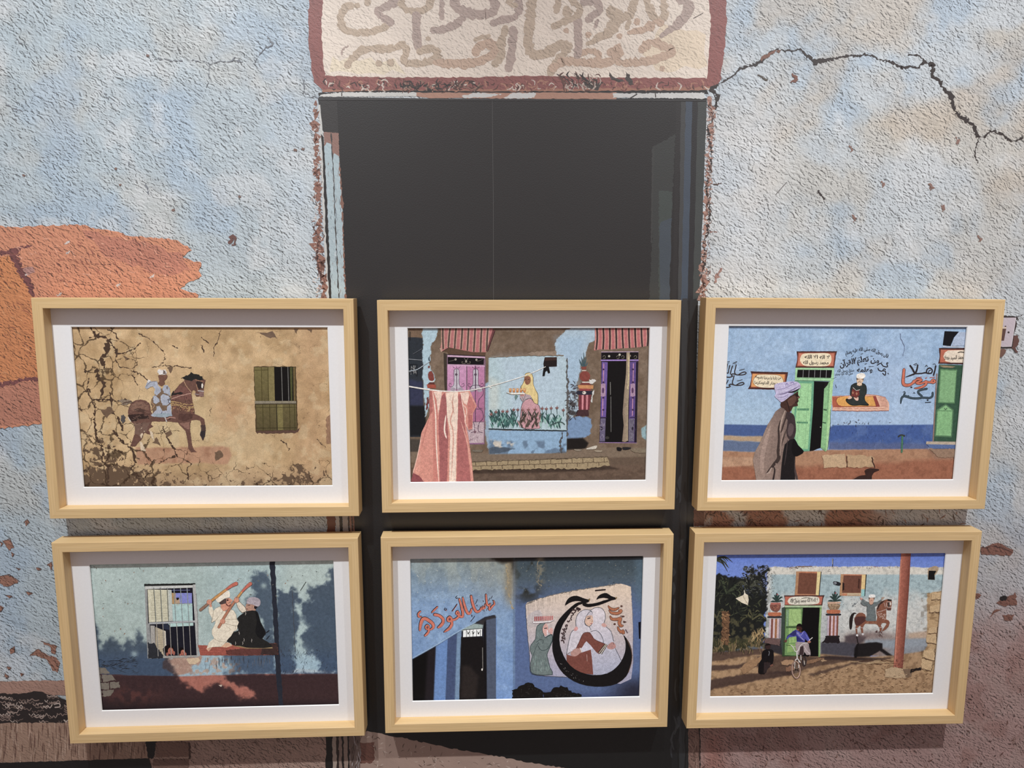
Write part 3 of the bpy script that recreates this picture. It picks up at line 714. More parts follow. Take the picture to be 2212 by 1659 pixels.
# --- wall switch beside the top right picture (part of the printed mural)
k = wall.ink('printed_switch'); k.relief = .1
k.poly('Wsw', [(500, 250), (860, 262), (1130, 275), (1290, 225), (1150, 290), (1190, 385), (1110, 330), (500, 330)], (44, 34, 34), rough=8, step=24)
k.poly('Wsw', [(1040, 760), (1170, 770), (1180, 960), (1100, 1090), (1165, 1180), (1100, 1210), (1020, 1080), (990, 1080)], (104, 66, 58), rough=12, step=24)
k.poly('Wsw', [(1100, 330), (1130, 500), (1060, 720), (1020, 1060), (985, 1080)], (60, 46, 46), rough=8, step=24)
k.poly('Wsw', [(500, 1040), (985, 1045), (985, 1088), (500, 1088)], (26, 18, 20), rough=5, step=24)
k.poly('Wsw', [(500, 1090), (860, 1130), (800, 1240), (740, 1310), (500, 1310)], (120, 84, 70), rough=14, step=24)
k.poly('Wsw', [(560, 308), (1106, 308), (986, 1052), (440, 1052)], (206, 192, 200)); k.stroke('Wsw', [(1106, 312), (988, 1048), (760, 1050)], 14, (228, 220, 224), smooth=0)
k.disc('Wsw', 917, 686, 28, 26, (44, 34, 36), n=16)
k.poly('Wsw', [(700, 590), (858, 590), (800, 900), (690, 900)], (96, 62, 54)); k.poly('Wsw', [(720, 545), (870, 548), (860, 590), (720, 590)], (226, 204, 186)); k.disc('Wsw', 838, 530, 24, 16, (70, 50, 44))

wall.finish(wall_obj)
for o in wall_obj.children: o.location = (0, 0, 0)

# ------------------------------------------------------------------ framed pictures
FW, FH, RAIL, DEP, MD, WW, WH = 0.60, 0.42931, 0.02004, 0.0388, 0.02436, 0.24431, 0.15876
def rail_mesh(name, L):
    """mitred rail: length along x, outer edge at z = 0, inner edge at z = -RAIL, front at y = -DEP, edges slightly eased"""
    e = 0.0007
    prof = [(-DEP + e, 0), (-DEP, -e), (-DEP, -RAIL + e), (-DEP + e, -RAIL), (0, -RAIL), (0, 0)]
    vs, fs = [], []
    for s in (-1, 1):
        for (y, z) in prof: vs.append((s * (L / 2 + z), y, z))
    n = len(prof)
    for i in range(n): fs.append((i, (i + 1) % n, n + (i + 1) % n, n + i))
    fs += [tuple(range(n - 1, -1, -1)), tuple(range(n, 2 * n))]
    me = bpy.data.meshes.new(name); me.from_pydata(vs, [], fs); me.update(); me.materials.append(WOOD)
    return me

def box_mesh(name, x0, x1, y0, y1, z0, z1, mat):
    v = [(x, y, z) for x in (x0, x1) for y in (y0, y1) for z in (z0, z1)]
    f = [(0, 1, 3, 2), (4, 6, 7, 5), (0, 4, 5, 1), (2, 3, 7, 6), (0, 2, 6, 4), (1, 5, 7, 3)]
    me = bpy.data.meshes.new(name); me.from_pydata(v, [], f); me.update(); me.materials.append(mat)
    return me

def make_frame(x, z, roll_deg, sc, label, gain):
    root = bpy.data.objects.new('framed_picture', None); COL.objects.link(root)
    root.empty_display_size = .05
    roll = math.radians(roll_deg)
    root.location = (x, 0, z + Z0); root.rotation_euler = (0, roll, 0)
    root['label'] = label; root['category'] = 'framed picture'; root['group'] = 'framed photographs on the mural wall'
    w, h = FW * sc, FH * sc
    hm = rail_mesh('frame_rail', w); vm = rail_mesh('frame_rail', h)
    for me, loc, ry in ((hm, (0, 0, h / 2), 0), (hm, (0, 0, -h / 2), math.pi), (vm, (w / 2, 0, 0), math.pi / 2), (vm, (-w / 2, 0, 0), -math.pi / 2)):
        o = bpy.data.objects.new('frame_rail', me); COL.objects.link(o); o.parent = root; o.location = loc; o.rotation_euler = (0, ry, 0)
    # mat board with a bevel-cut window
    iw, ih = w / 2 - RAIL, h / 2 - RAIL
    ym = -DEP + MD
    a, b_ = WW * sc + .0006, WH * sc + .0006
    def ring(hx, hz, y): return [(-hx, y, -hz), (hx, y, -hz), (hx, y, hz), (-hx, y, hz)]
    e = .002
    v = ring(iw + e, ih + e, ym) + ring(a, b_, ym) + ring(a - .0013, b_ - .0013, ym + .0018) + ring(iw + e, ih + e, ym + .0018)
    f = []
    for i in range(4):
        j = (i + 1) % 4
        f += [(i, j, 4 + j, 4 + i), (4 + i, 4 + j, 8 + j, 8 + i), (8 + i, 8 + j, 12 + j, 12 + i), (12 + i, 12 + j, j, i)]
    o = mesh_obj('mat_board', v, f, MATW, root); o.data.materials.append(CORE)
    for p in o.data.polygons:
        if p.index % 4 == 1: p.material_index = 1
    o = bpy.data.objects.new('backing_board', box_mesh('backing_board', -iw - .004, iw + .004, ym + .0045, .0, -ih - .004, ih + .004, BACK)); COL.objects.link(o); o.parent = root
    o = bpy.data.objects.new('hanging_batten', box_mesh('hanging_batten', -w * .38, w * .38, -.001, GAP + .0005, -h * .3, h * .3, BACK)); COL.objects.link(o); o.parent = root
    c, s = math.cos(roll), math.sin(roll)
    M = np.eye(4); M[:3, :3] = [[c, 0, s], [0, 1, 0], [-s, 0, c]]; M[:3, 3] = (x, ym + .0040, z + Z0)
    S = Surface(M, root, PRINT, 8e-6, gain * 1.14, sat=.82)
    S.hx, S.hz = (WW + .006) * sc, (WH + .006) * sc
    S.root = root; S.y = ym + .0040
    return S

def print_base(S, painter, mat=None, nx=340, nz=222):
    o = S.grid('print', np.linspace(-S.hx, S.hx, nx), np.linspace(-S.hz, S.hz, nz), painter, mat or PRINT)
    o.location = (0, S.y, 0)
    return o

# ================================================================== print: painted rider on a cracked mud wall
S = make_frame(-0.64288, 0.23649, 0.1095, 1.00648, 'pale wood frame with photo of a horse rider painted on a cracked mud wall', 1.0)
def paint1(cv):
    x, y = cv.v('A1')
    cv.all((196, 160, 112)); cv.vary(60, 26, 1); cv.vary(18, 22, 5, tint=(1, .95, .8))
    a = np.exp(-((x - 1000) / 420) ** 2 - ((y - 820) / 200) ** 2); cv.mix(a * .75, (216, 190, 140))
    a = np.exp(-((x - 1450) / 160) ** 2 - ((y - 980) / 120) ** 2); cv.mix(a * .5, (214, 186, 140))
    a = np.exp(-((x - 1300) / 120) ** 2 - ((y - 760) / 130) ** 2); cv.mix(a * .5, (182, 130, 90))
    a = np.exp(-((x - 1800) / 120) ** 2); cv.mix(a * .45, (190, 146, 104))
    a = sstep(1060, 1240, y); cv.mix(a * .6, (150, 122, 94))
    a = sstep(.58, .70, fbm(cv.x, cv.y, 20, 9)); cv.mix(a * .4, (214, 190, 146))
    m = cv.fill('A1', [(720, 985), (1290, 980), (1310, 1030), (1280, 1080), (730, 1085)], (190, 142, 108), blur=8, warp=10)
    cv.mul(m * sstep(.5, .7, fbm(cv.x, cv.y, 14, 19)) * .4, (.8, .7, .66))
    n = fbm(cv.x, cv.y, 60, 33)
    cv.r[:] = np.clip(sstep(900, 380, x) * .85 + sstep(760, 1000, y) * sstep(1150, 700, x) * .8 + sstep(1000, 1200, y) * .4 + .10 * (n > .5), 0, 1)
    cv.flake = np.clip(sstep(820, 1230, y + (n - .5) * 300) * sstep(1200, 700, x) * .50 + sstep(990, 1200, y + (n - .5) * 200) * (.46 + .36 * np.exp(-((x - 1650) / 200) ** 2))
                       + .20 * np.exp(-((x - 470) / 130) ** 2 - ((y - 1000) / 160) ** 2) + .35 * np.exp(-((x - 1540) / 90) ** 2 - ((y - 290) / 36) ** 2) * 1.6 + sstep(900, 500, x) * sstep(500, 760, y) * .16, 0, 1.1)
base = print_base(S, paint1, CRACKLE)
at = base.data.attributes.new('flake', 'FLOAT', 'POINT'); at.data.foreach_set('value', S.cv.flake.astype(np.float32))
DK = (78, 57, 43)
for pts, w in [([(440, 250), (470, 295), (530, 310), (552, 330), (545, 380), (535, 415), (500, 430), (520, 470), (525, 495)], [16, 22, 12, 26, 24, 20, 18, 22, 14]), ([(478, 505), (490, 560), (525, 590), (512, 640), (500, 690)], [22, 26, 22, 16, 8]),
               ([(560, 335), (600, 390), (605, 410), (660, 405), (720, 370), (745, 345)], [8, 22, 14, 6, 10, 12]), ([(600, 410), (595, 450), (620, 490), (690, 500), (730, 480), (730, 455), (650, 430)], 6), ([(690, 510), (740, 530), (790, 570)], 9),
               ([(555, 650), (572, 700), (565, 760), (600, 790), (632, 850), (640, 880)], [10, 18, 14, 10, 14, 8]), ([(430, 560), (420, 620), (440, 680), (470, 740), (465, 800), (470, 870), (480, 940), (520, 1000), (510, 1060), (550, 1110), (545, 1200)], [6, 7, 8, 10, 9, 10, 12, 18, 12, 14, 12]),
               ([(580, 880), (640, 950), (700, 1000), (715, 1070), (690, 1110), (730, 1170), (775, 1215)], 12), ([(880, 850), (910, 920), (960, 1010), (970, 1040), (1010, 1055), (1060, 1080), (1030, 1120), (1040, 1180)], [6, 9, 9, 9, 8, 10, 8, 8]),
               ([(735, 280), (820, 330), (860, 370), (895, 410), (890, 460), (860, 480)], 5), ([(1240, 265), (1225, 320), (1200, 370), (1195, 425)], 5), ([(1120, 310), (1165, 345)], 6), ([(1120, 355), (1135, 400)], 7), ([(940, 355), (975, 375)], 7), ([(545, 260), (590, 280), (615, 320)], 6),
               ([(440, 310), (460, 305), (475, 320)], 6), ([(400, 520), (430, 515)], 14), ([(820, 490), (900, 480), (1000, 490), (1060, 495)], 5), ([(450, 690), (540, 690), (620, 700), (660, 690)], 10), ([(700, 540), (715, 570), (730, 600)], 8), ([(1180, 740), (1172, 790)], 4), ([(420, 620), (440, 640), (400, 640)], 8),
               ([(1830, 930), (1850, 955), (1880, 980)], 6), ([(1610, 940), (1640, 960), (1655, 1000)], 6), ([(370, 720), (390, 760)], 5), ([(780, 1020), (800, 1060)], 7), ([(860, 1080), (910, 1050), (960, 1040)], 8)]:
    k = S.ink('printed_crack'); k.stroke('A1', pts, np.asarray(w) * .8, DK, smooth=0, rough=3, step=8, wob=.6)
for q in ([(640, 420), (672, 430), (660, 450)], [(500, 760), (560, 730), (590, 760), (540, 800)], [(910, 490), (945, 490), (935, 525)], [(820, 950), (850, 920), (870, 970)], [(900, 900), (930, 880), (945, 905), (915, 915)], [(1200, 1010), (1240, 1000), (1260, 1030), (1210, 1060)]):
    k = S.ink('printed_flake'); k.poly('A1', q, (116, 90, 68), rough=4, step=8)
k = S.ink('printed_flake'); k.poly('A1', [(1455, 275), (1500, 285), (1550, 268), (1590, 315), (1540, 310), (1500, 300)], (118, 92, 72), rough=5, step=9); k = S.ink('printed_flake'); k.poly('A1', [(1688, 258), (1715, 262), (1700, 285)], (110, 84, 64), rough=3); k = S.ink('printed_flake'); k.poly('A1', [(1765, 255), (1800, 265), (1790, 280)], (110, 84, 64), rough=3)
k = S.ink('printed_niche'); k.poly('A1', [(1885, 800), (1915, 775), (1930, 950), (1890, 960)], (158, 118, 88), rough=4)
k = S.ink('printed_window')
k.poly('A1', [(1440, 486), (1700, 486), (1712, 870), (1695, 892), (1455, 888)], (84, 66, 40), rough=2, step=14)
k.poly('A1', [(1445, 492), (1566, 490), (1570, 697), (1450, 698)], (122, 110, 62), col2=(100, 88, 50), axis=((1445, 490), (1520, 600)))
for x0 in (1488, 1528): k.stroke('A1', [(x0, 492), (x0 + 4, 697)], 4, (78, 68, 30), smooth=0)
k.stroke('A1', [(1447, 510), (1566, 508)], 4, (84, 74, 34)); k.poly('A1', [(1530, 492), (1566, 490), (1570, 697), (1536, 697)], (132, 118, 70))
k.poly('A1', [(1566, 490), (1692, 490), (1694, 697), (1572, 697)], (16, 13, 12)); k.poly('A1', [(1662, 492), (1678, 492), (1678, 697), (1668, 697)], (76, 78, 40)); k.poly('A1', [(1682, 492), (1694, 492), (1696, 697), (1686, 697)], (112, 92, 52))
for x0 in (1611, 1650): k.stroke('A1', [(x0, 490), (x0 + 6, 697)], 4, (120, 118, 112), smooth=0)
k.poly('A1', [(1447, 698), (1700, 698), (1702, 714), (1449, 716)], (140, 130, 108)); k.stroke('A1', [(1449, 717), (1702, 715)], 4, (50, 40, 24), smooth=0)
k.poly('A1', [(1455, 720), (1700, 718), (1705, 876), (1462, 878)], (106, 94, 54), col2=(90, 78, 46), axis=((1580, 720), (1580, 876)))
for x0, c in ((1496, (70, 62, 28)), (1538, (70, 62, 28)), (1580, (40, 36, 20)), (1660, (70, 62, 28)), (1690, (70, 62, 28))): k.stroke('A1', [(x0, 720), (x0 + 4, 876)], 4, c, smooth=0)
k.poly('A1', [(1586, 720), (1618, 720), (1622, 876), (1590, 876)], (128, 116, 66)); k.stroke('A1', [(1455, 738), (1702, 736)], 3, (70, 62, 30)); k.stroke('A1', [(1458, 864), (1702, 862)], 4, (60, 52, 26))
k.poly('A1', [(1452, 884), (1700, 878), (1718, 862), (1716, 892), (1600, 896), (1460, 896)], (96, 68, 56), rough=3, step=10)
k = S.ink('printed_horse')
HB = (112, 76, 64)
k.poly('A1b', [(210, 870), (225, 790), (265, 715), (330, 672), (420, 655), (500, 670), (565, 710), (590, 760), (600, 850), (640, 930), (830, 955), (950, 930), (960, 850), (950, 750), (940, 640), (960, 560), (1020, 480), (1090, 400), (1150, 350), (1200, 300), (1330, 240), (1430, 270), (1535, 320), (1520, 380), (1505, 470), (1500, 600), (1460, 615), (1430, 600), (1370, 605), (1355, 560), (1365, 520), (1330, 490), (1300, 520), (1295, 560), (1310, 680), (1340, 800), (1350, 900), (1430, 935), (1510, 985), (1525, 1060), (1535, 1180), (1525, 1260), (1500, 1340), (1480, 1350), (1455, 1290), (1435, 1250), (1470, 1180), (1455, 1060), (1440, 1010), (1350, 1000), (1290, 1015), (1270, 1080), (1270, 1180), (1285, 1290), (1300, 1420), (1330, 1500), (1385, 1550), (1290, 1555), (1235, 1490), (1235, 1400), (1215, 1300), (1190, 1200), (1160, 1160), (1100, 1100), (1060, 1045), (900, 1030), (620, 1030), (600, 1080), (640, 1110), (580, 1150), (560, 1180), (620, 1255), (560, 1250), (490, 1220), (440, 1340), (380, 1400), (330, 1460), (250, 1450), (290, 1340), (320, 1250), (335, 1150), (320, 1080), (260, 1030), (220, 960)], HB, rough=3, step=16)
k.poly('A1b', [(240, 780), (340, 690), (460, 690), (560, 760), (580, 850), (420, 800), (300, 860)], (136, 98, 80), rough=8, step=20); k.poly('A1b', [(310, 820), (380, 795), (470, 830), (540, 850), (480, 870), (330, 860)], (84, 58, 50), rough=6)
k.poly('A1b', [(215, 920), (330, 905), (450, 900), (560, 935), (580, 975), (470, 985), (380, 1000), (330, 1040), (265, 1025), (225, 975)], (58, 40, 36), rough=6, step=16)
k.poly('A1b', [(320, 1060), (600, 1050), (560, 1120), (540, 1200), (400, 1280), (330, 1240)], (122, 92, 78), rough=10, step=18)
k.poly('A1b', [(1000, 540), (1100, 420), (1200, 430), (1280, 550), (1290, 660), (960, 660), (965, 600)], (124, 80, 70), rough=8, step=20)
k.poly('A1b', [(1080, 900), (1330, 900), (1300, 990), (1180, 1030), (1060, 990)], (92, 60, 52), rough=8, step=20); k.poly('A1b', [(1090, 1060), (1260, 1040), (1260, 1160), (1190, 1150)], (146, 104, 88), rough=8, step=20)
k.poly('A1b', [(1105, 290), (1180, 258), (1270, 220), (1285, 185), (1330, 222), (1400, 228), (1470, 262), (1505, 312), (1440, 330), (1350, 305), (1300, 345), (1220, 330), (1170, 305)], (38, 38, 36), rough=7, step=14)
k.poly('A1b', [(945, 590), (975, 500), (1000, 540), (1110, 525), (1160, 555), (1060, 570)], (46, 38, 36), rough=7, step=14); k.poly('A1b', [(1370, 350), (1440, 340), (1500, 380), (1500, 470), (1420, 480), (1390, 430)], (52, 40, 38), rough=5)
k.disc('A1b', 1478, 420, 17, 42, (226, 216, 200), rough=3); k.poly('A1b', [(1425, 530), (1500, 520), (1500, 600), (1425, 600)], (140, 104, 96), rough=4)
k.poly('A1b', [(1455, 1180), (1535, 1180), (1525, 1265), (1490, 1350), (1440, 1260)], (56, 48, 50), rough=4); k.poly('A1b', [(1450, 1090), (1530, 1090), (1535, 1190), (1465, 1190)], (80, 60, 56), rough=4)
for pts, w, c in [([(1160, 335), (1210, 430), (1290, 530)], 12, (186, 142, 106)), ([(950, 645), (1110, 590), (1285, 550)], 10, (206, 160, 140)), ([(1410, 505), (1500, 515)], 14, (200, 190, 186)), ([(1380, 400), (1400, 500)], 10, (170, 126, 92)), ([(1360, 320), (1500, 350)], 10, (170, 120, 88)), ([(1350, 560), (1420, 570)], 10, (160, 150, 150))]:
    k.stroke('A1b', pts, w, c, rough=2, step=14)
for y0, y1 in ((685, 735), (720, 775), (745, 800)): k.stroke('A1b', [(945, y0), (1080, y0 + 22), (1200, y1 + 5), (1330, y1)], 13, (196, 158, 98), rough=5, step=9, wob=.5)
k.scatter('A1b', [(960, 780), (1340, 820), (1340, 890), (1100, 840), (980, 820)], 50, 34, 8, [(206, 168, 108), (176, 118, 84), (150, 96, 76)], ang=(1.2, 2.2), seed=31)
k.scatter('A1b', [(220, 760), (560, 700), (590, 900), (540, 1100), (330, 1100)], 70, 50, 8, [(140, 104, 88), (82, 56, 50), (150, 116, 96)], ang=(-.4, .6), seed=32)
k.scatter('A1b', [(980, 600), (1280, 600), (1330, 880), (1000, 900)], 60, 40, 8, [(138, 94, 80), (82, 54, 48)], seed=33)
for q in ([(410, 1270), (450, 1225), (475, 1240), (440, 1320)], [(430, 1140), (460, 1135), (430, 1170)], [(480, 1190), (500, 1195), (490, 1215)], [(410, 1370), (450, 1380), (520, 1540), (430, 1520)], [(580, 1150), (640, 1240), (660, 1370), (600, 1280)]): k.poly('A1b', q, (214, 192, 160), rough=4)
k.disc('A1b', 125, 985, 42, 70, (84, 80, 80), rough=9); k.poly('A1b', [(50, 660), (150, 650), (250, 670), (290, 700), (200, 740), (110, 740)], (140, 122, 102), rough=10, step=16); k.stroke('A1b', [(130, 720), (220, 690), (290, 705)], 20, (96, 74, 60), rough=6); k.stroke('A1b', [(215, 960), (260, 1030)], 12, (222, 212, 196))
k = S.ink('printed_rider')
RB = (170, 176, 190)
k.poly('A1b', [(640, 600), (700, 560), (770, 480), (850, 420), (930, 600), (950, 900), (780, 940), (640, 900), (600, 700)], (124, 98, 76), rough=7, step=18)
k.poly('A1b', [(722, 240), (878, 232), (882, 290), (830, 330), (845, 380), (790, 425), (740, 405), (715, 375), (748, 340)], (122, 82, 64), rough=4)
k.poly('A1b', [(708, 170), (740, 145), (790, 150), (850, 140), (882, 185), (865, 228), (735, 228)], (224, 218, 212), rough=6); k.poly('A1b', [(808, 150), (850, 170), (860, 225), (815, 220)], (120, 104, 96), rough=4)
for q in ([(500, 445), (555, 335), (610, 345), (710, 350), (722, 410), (770, 450), (772, 520), (702, 582), (660, 560), (672, 470), (640, 432), (590, 442), (530, 480)], [(800, 470), (830, 412), (890, 410), (928, 470), (932, 595), (880, 560), (828, 540)],
          [(768, 595), (812, 560), (900, 590), (935, 650), (940, 700), (880, 752), (808, 755), (770, 680)], [(638, 590), (690, 592), (748, 650), (752, 692), (690, 732), (648, 712)], [(600, 922), (690, 842), (702, 770), (752, 762), (800, 852), (872, 842), (880, 770), (942, 730), (952, 850), (966, 932), (830, 962), (640, 946)]):
    k.poly('A1b', q, RB, rough=4, step=14)
k.poly('A1b', [(640, 900), (830, 880), (960, 900), (960, 930), (830, 958), (650, 945)], (150, 166, 176), rough=4); k.disc('A1b', 880, 455, 16, 26, (120, 112, 116)); k.poly('A1b', [(530, 360), (560, 315), (600, 330), (560, 370)], (222, 218, 214), rough=4)
k.stroke('A1b', [(520, 430), (590, 360), (700, 345)], 9, (118, 118, 130), rough=3); k.stroke('A1b', [(880, 660), (940, 640), (900, 690), (930, 720)], 10, (60, 48, 54), rough=4); k.stroke('A1b', [(780, 900), (795, 860)], 9, (72, 74, 110)); k.stroke('A1b', [(845, 960), (870, 1030)], 20, (196, 190, 184))
k.stroke('A1b', [(610, 690), (620, 720), (660, 760), (600, 840)], 14, (182, 138, 98), rough=4); k.stroke('A1b', [(870, 985), (950, 960), (1020, 975)], 20, (174, 126, 110), rough=5); k.stroke('A1b', [(900, 990), (930, 985)], 12, (60, 40, 38))
S.finish(base)

# ================================================================== print: washing line before painted house
S = make_frame(0.0, 0.23819, -0.0791, 0.98554, 'pale wood frame with photo of a pink garment on a washing line before two doors', 1.0)
def paint2(cv):
    x, y = cv.v('A2')
    cv.all((122, 100, 80)); cv.vary(40, 18, 2); cv.vary(9, 14, 6)
    cv.fill('A2', [(270, 270), (386, 270), (386, 1010), (270, 1010)], (44, 50, 58)); cv.fill('A2', [(270, 270), (384, 270), (384, 342), (270, 336)], (122, 96, 74))
    cv.fill('A2', [(290, 620), (386, 640), (390, 800), (296, 800)], (52, 56, 84), blur=14); cv.fill('A2', [(300, 800), (400, 800), (410, 1000), (300, 1000)], (24, 26, 30), blur=10)
    cv.fill('A2', [(383, 270), (482, 270), (486, 300), (470, 350), (445, 380), (440, 440), (432, 500), (440, 560), (470, 620), (430, 680), (425, 800), (400, 880), (400, 800), (386, 650)], (172, 200, 212), blur=1.5, warp=10, wscale=8)
    cv.fill('A2', [(1278, 350), (1330, 300), (1390, 270), (1548, 270), (1545, 350), (1500, 380), (1490, 420), (1480, 470), (1450, 500), (1440, 560), (1420, 650), (1430, 830), (1380, 890), (1358, 880), (1352, 480), (1282, 470)], (170, 192, 206), blur=1.5, warp=12, wscale=8)
    m = cv.mask('A2', [(1280, 340), (1480, 330), (1430, 700), (1350, 700)], 40); cv.mix(m * .4, (150, 186, 220))
    cv.fill('A2', [(1352, 880), (1480, 870), (1510, 890), (1525, 930), (1500, 1000), (1450, 1020), (1352, 1020)], (118, 148, 186), blur=2, warp=14, wscale=9)
    m = cv.mask('A2', [(1352, 660), (1410, 640), (1420, 860), (1352, 880)], 10); cv.mix(m * sstep(.48, .56, fbm(cv.x, cv.y, 9, 8)), (70, 66, 66))
    cv.fill('A2', [(1352, 1020), (1460, 1015), (1500, 1050), (1480, 1090), (1352, 1095)], (30, 24, 22), blur=8)
    cv.fill('A2', [(1860, 950), (1890, 930), (1890, 1030), (1855, 1010)], (140, 172, 178), blur=3, warp=8, wscale=8)
    # painted parapet
    cv.fill('A2', [(800, 650), (830, 640), (832, 1120), (806, 1000)], (146, 170, 190), blur=3, warp=8, wscale=6)
    cv.fill('A2', [(828, 478), (845, 466), (1100, 462), (1330, 462), (1352, 490), (1352, 968), (828, 962)], (176, 200, 206), blur=1.2)
    m = cv.mask('A2', [(900, 480), (1340, 480), (1340, 800), (1000, 900)], 60); cv.mix(m * .5, (180, 200, 220)); m = cv.mask('A2', [(830, 600), (900, 640), (890, 830), (830, 830)], 25); cv.mix(m * .5, (206, 206, 190))
    cv.fill('A2', [(828, 962), (1352, 968), (1352, 1105), (1250, 1120), (830, 1128)], (140, 176, 208), blur=1.5, warp=5, wscale=8)
    m = cv.mask('A2', [(830, 1030), (1352, 1040), (1352, 1120), (830, 1130)], 10); cv.mix(m * sstep(.45, .6, fbm(cv.x, cv.y, 16, 12)) * .7, (86, 106, 130)); m = cv.mask('A2', [(840, 1030), (1000, 1050), (960, 1100), (840, 1100)], 14); cv.mix(m * sstep(.5, .6, fbm(cv.x, cv.y, 9, 14)), (206, 196, 180))
    cv.fill('A2', [(828, 1090), (870, 1075), (1010, 1085), (900, 1120), (830, 1125)], (78, 92, 108), blur=4, warp=10, wscale=8)
    # ground
    cv.fill('A2', [(280, 1020), (420, 1030), (400, 1100), (280, 1120)], (74, 66, 58), blur=10)
    cv.fill('A2', [(560, 1110), (830, 1125), (1350, 1118), (1500, 1080), (1900, 1080), (1900, 1180), (1640, 1150), (700, 1175), (290, 1180), (290, 1110)], (128, 108, 88), blur=5)
    cv.fill('A2', [(280, 1215), (720, 1235), (1480, 1222), (1640, 1200), (1900, 1180), (1900, 1330), (280, 1330)], (108, 86, 70), blur=6); cv.fill('A2', [(720, 1232), (1640, 1205), (1700, 1225), (1200, 1250), (720, 1255)], (70, 54, 44), blur=7)
    cv.fill('A2', [(1640, 1150), (1900, 1140), (1900, 1190), (1650, 1200)], (104, 84, 68), blur=8)
    m = cv.mask('A2', [(280, 1215), (1900, 1215), (1900, 1330), (280, 1330)], 4); cv.mul(m * sstep(.45, .65, fbm(cv.x, cv.y * 2.2, 14, 16)) * .4, (.75, .72, .7))
    cv.r[:] = .35
base = print_base(S, paint2)
k = S.ink('printed_awning')
k.poly('A2d', [(665, 80), (1705, 80), (1690, 200), (1610, 390), (1570, 562), (1300, 560), (1100, 520), (830, 465), (690, 552), (660, 470), (685, 300)], (190, 112, 110))
for xt, xm, xb, yb in ((705, 705, 715, 500), (850, 830, 815, 465), (970, 955, 940, 490), (1095, 1085, 1068, 505), (1220, 1210, 1195, 530), (1350, 1340, 1322, 555), (1480, 1468, 1455, 560), (1605, 1590, 1580, 545)):
    k.stroke('A2d', [(xt, 80), (xm, 260), (xb, yb)], 34, (92, 76, 66), cap=False)
    for dx in (-27, 27): k.stroke('A2d', [(xt + dx, 80), (xm + dx, 260), (xb + dx, yb)], 8, (216, 180, 150), cap=False)
k.poly('A2d', [(1700, 110), (1750, 130), (1640, 420), (1600, 545), (1580, 520), (1620, 380)], (112, 62, 62)); k.stroke('A2d', [(1745, 140), (1600, 545)], 12, (54, 30, 30), smooth=0)
k.poly('A2d', [(690, 552), (830, 465), (1100, 520), (1300, 560), (1560, 566), (1550, 640), (820, 600), (790, 560)], (96, 70, 52)); k.stroke('A2d', [(690, 550), (830, 468)], 12, (58, 40, 34)); k.poly('A2d', [(640, 480), (690, 470), (700, 540), (670, 560)], (196, 150, 130))
k = S.ink('printed_awning')
k.poly('A2r', [(428, 48), (1100, 48), (1086, 270), (980, 285), (900, 292), (760, 300), (600, 316), (500, 312), (418, 328), (430, 200)], (196, 108, 108))
for xt, xb, yb in ((455, 445, 318), (533, 530, 314), (612, 612, 314), (690, 695, 305), (768, 780, 300), (848, 858, 296), (925, 935, 290), (1003, 1015, 282), (1082, 1078, 272)):
    k.stroke('A2r', [(xt, 48), (xt + 4, 180), (xb, yb)], 22, (72, 56, 54), cap=False)
    for dx in (-17, 17): k.stroke('A2r', [(xt + dx, 48), (xt + dx + 4, 180), (xb + dx, yb)], 5, (222, 178, 150), cap=False)
k = S.ink('printed_pink_door')
k.poly('A2d', [(720, 570), (800, 600), (815, 1340), (750, 1400), (730, 1100)], (66, 54, 44)); k.poly('A2d', [(790, 600), (1545, 640), (1560, 830), (1540, 1400), (790, 1400)], (120, 92, 110))
k.poly('A2', [(546, 480), (808, 485), (800, 1060), (548, 1060)], (126, 94, 112)); k.poly('A2d', [(805, 650), (1525, 675), (1518, 808), (805, 798)], (20, 14, 18))
k.poly('A2', [(550, 520), (676, 524), (676, 905), (550, 905)], (212, 150, 190), col2=(188, 120, 158), axis=((600, 520), (600, 905))); k.poly('A2', [(684, 530), (798, 534), (796, 905), (684, 905)], (200, 128, 170), col2=(176, 104, 138), axis=((700, 520), (700, 905)))
k.poly('A2', [(552, 910), (796, 910), (794, 1050), (552, 1050)], (192, 166, 172))
k.poly('A2d', [(800, 618), (1548, 650), (1548, 682), (800, 652)], (206, 166, 190)); k.poly('A2d', [(800, 800), (1540, 822), (1540, 852), (800, 832)], (208, 160, 190)); k.stroke('A2d', [(800, 605), (1548, 640)], 14, (28, 20, 22), smooth=0)
for cx in (980, 1360):
    k.poly('A2d', [(cx - 50, 920), (cx - 20, 890), (cx + 20, 890), (cx + 48, 930), (cx + 50, 1180), (cx + 110, 1300), (cx - 130, 1300), (cx - 50, 1180)], (196, 186, 196))
    for s in (-1, 1):
        k.stroke('A2d', [(cx + s * 70, 850), (cx + s * 55, 870), (cx + s * 25, 880), (cx + s * 20, 900), (cx + s * 52, 930), (cx + s * 52, 1180), (cx + s * 90, 1250), (cx + s * 150, 1230), (cx + s * 140, 1180), (cx + s * 105, 1200)], 9, (76, 52, 74))
    k.stroke('A2d', [(cx, 850), (cx + 2, 1340)], 12, (70, 50, 66), smooth=0); k.disc('A2d', cx - 5, 1005, 26, 26, (92, 76, 90)); k.disc('A2d', cx - 70, 1310, 55, 45, (168, 150, 164)); k.disc('A2d', cx + 80, 1310, 55, 45, (168, 150, 164))
for cx, y0 in ((745, 700), (745, 860)):
    for s in (-1, 1): k.stroke('A2', [(cx, y0 - 40), (cx + s * 36, y0 - 30), (cx + s * 46, y0 + 20), (cx + s * 16, y0 + 60), (cx + s * 14, y0 + 110), (cx + s * 40, y0 + 120)], 4, (84, 60, 84))
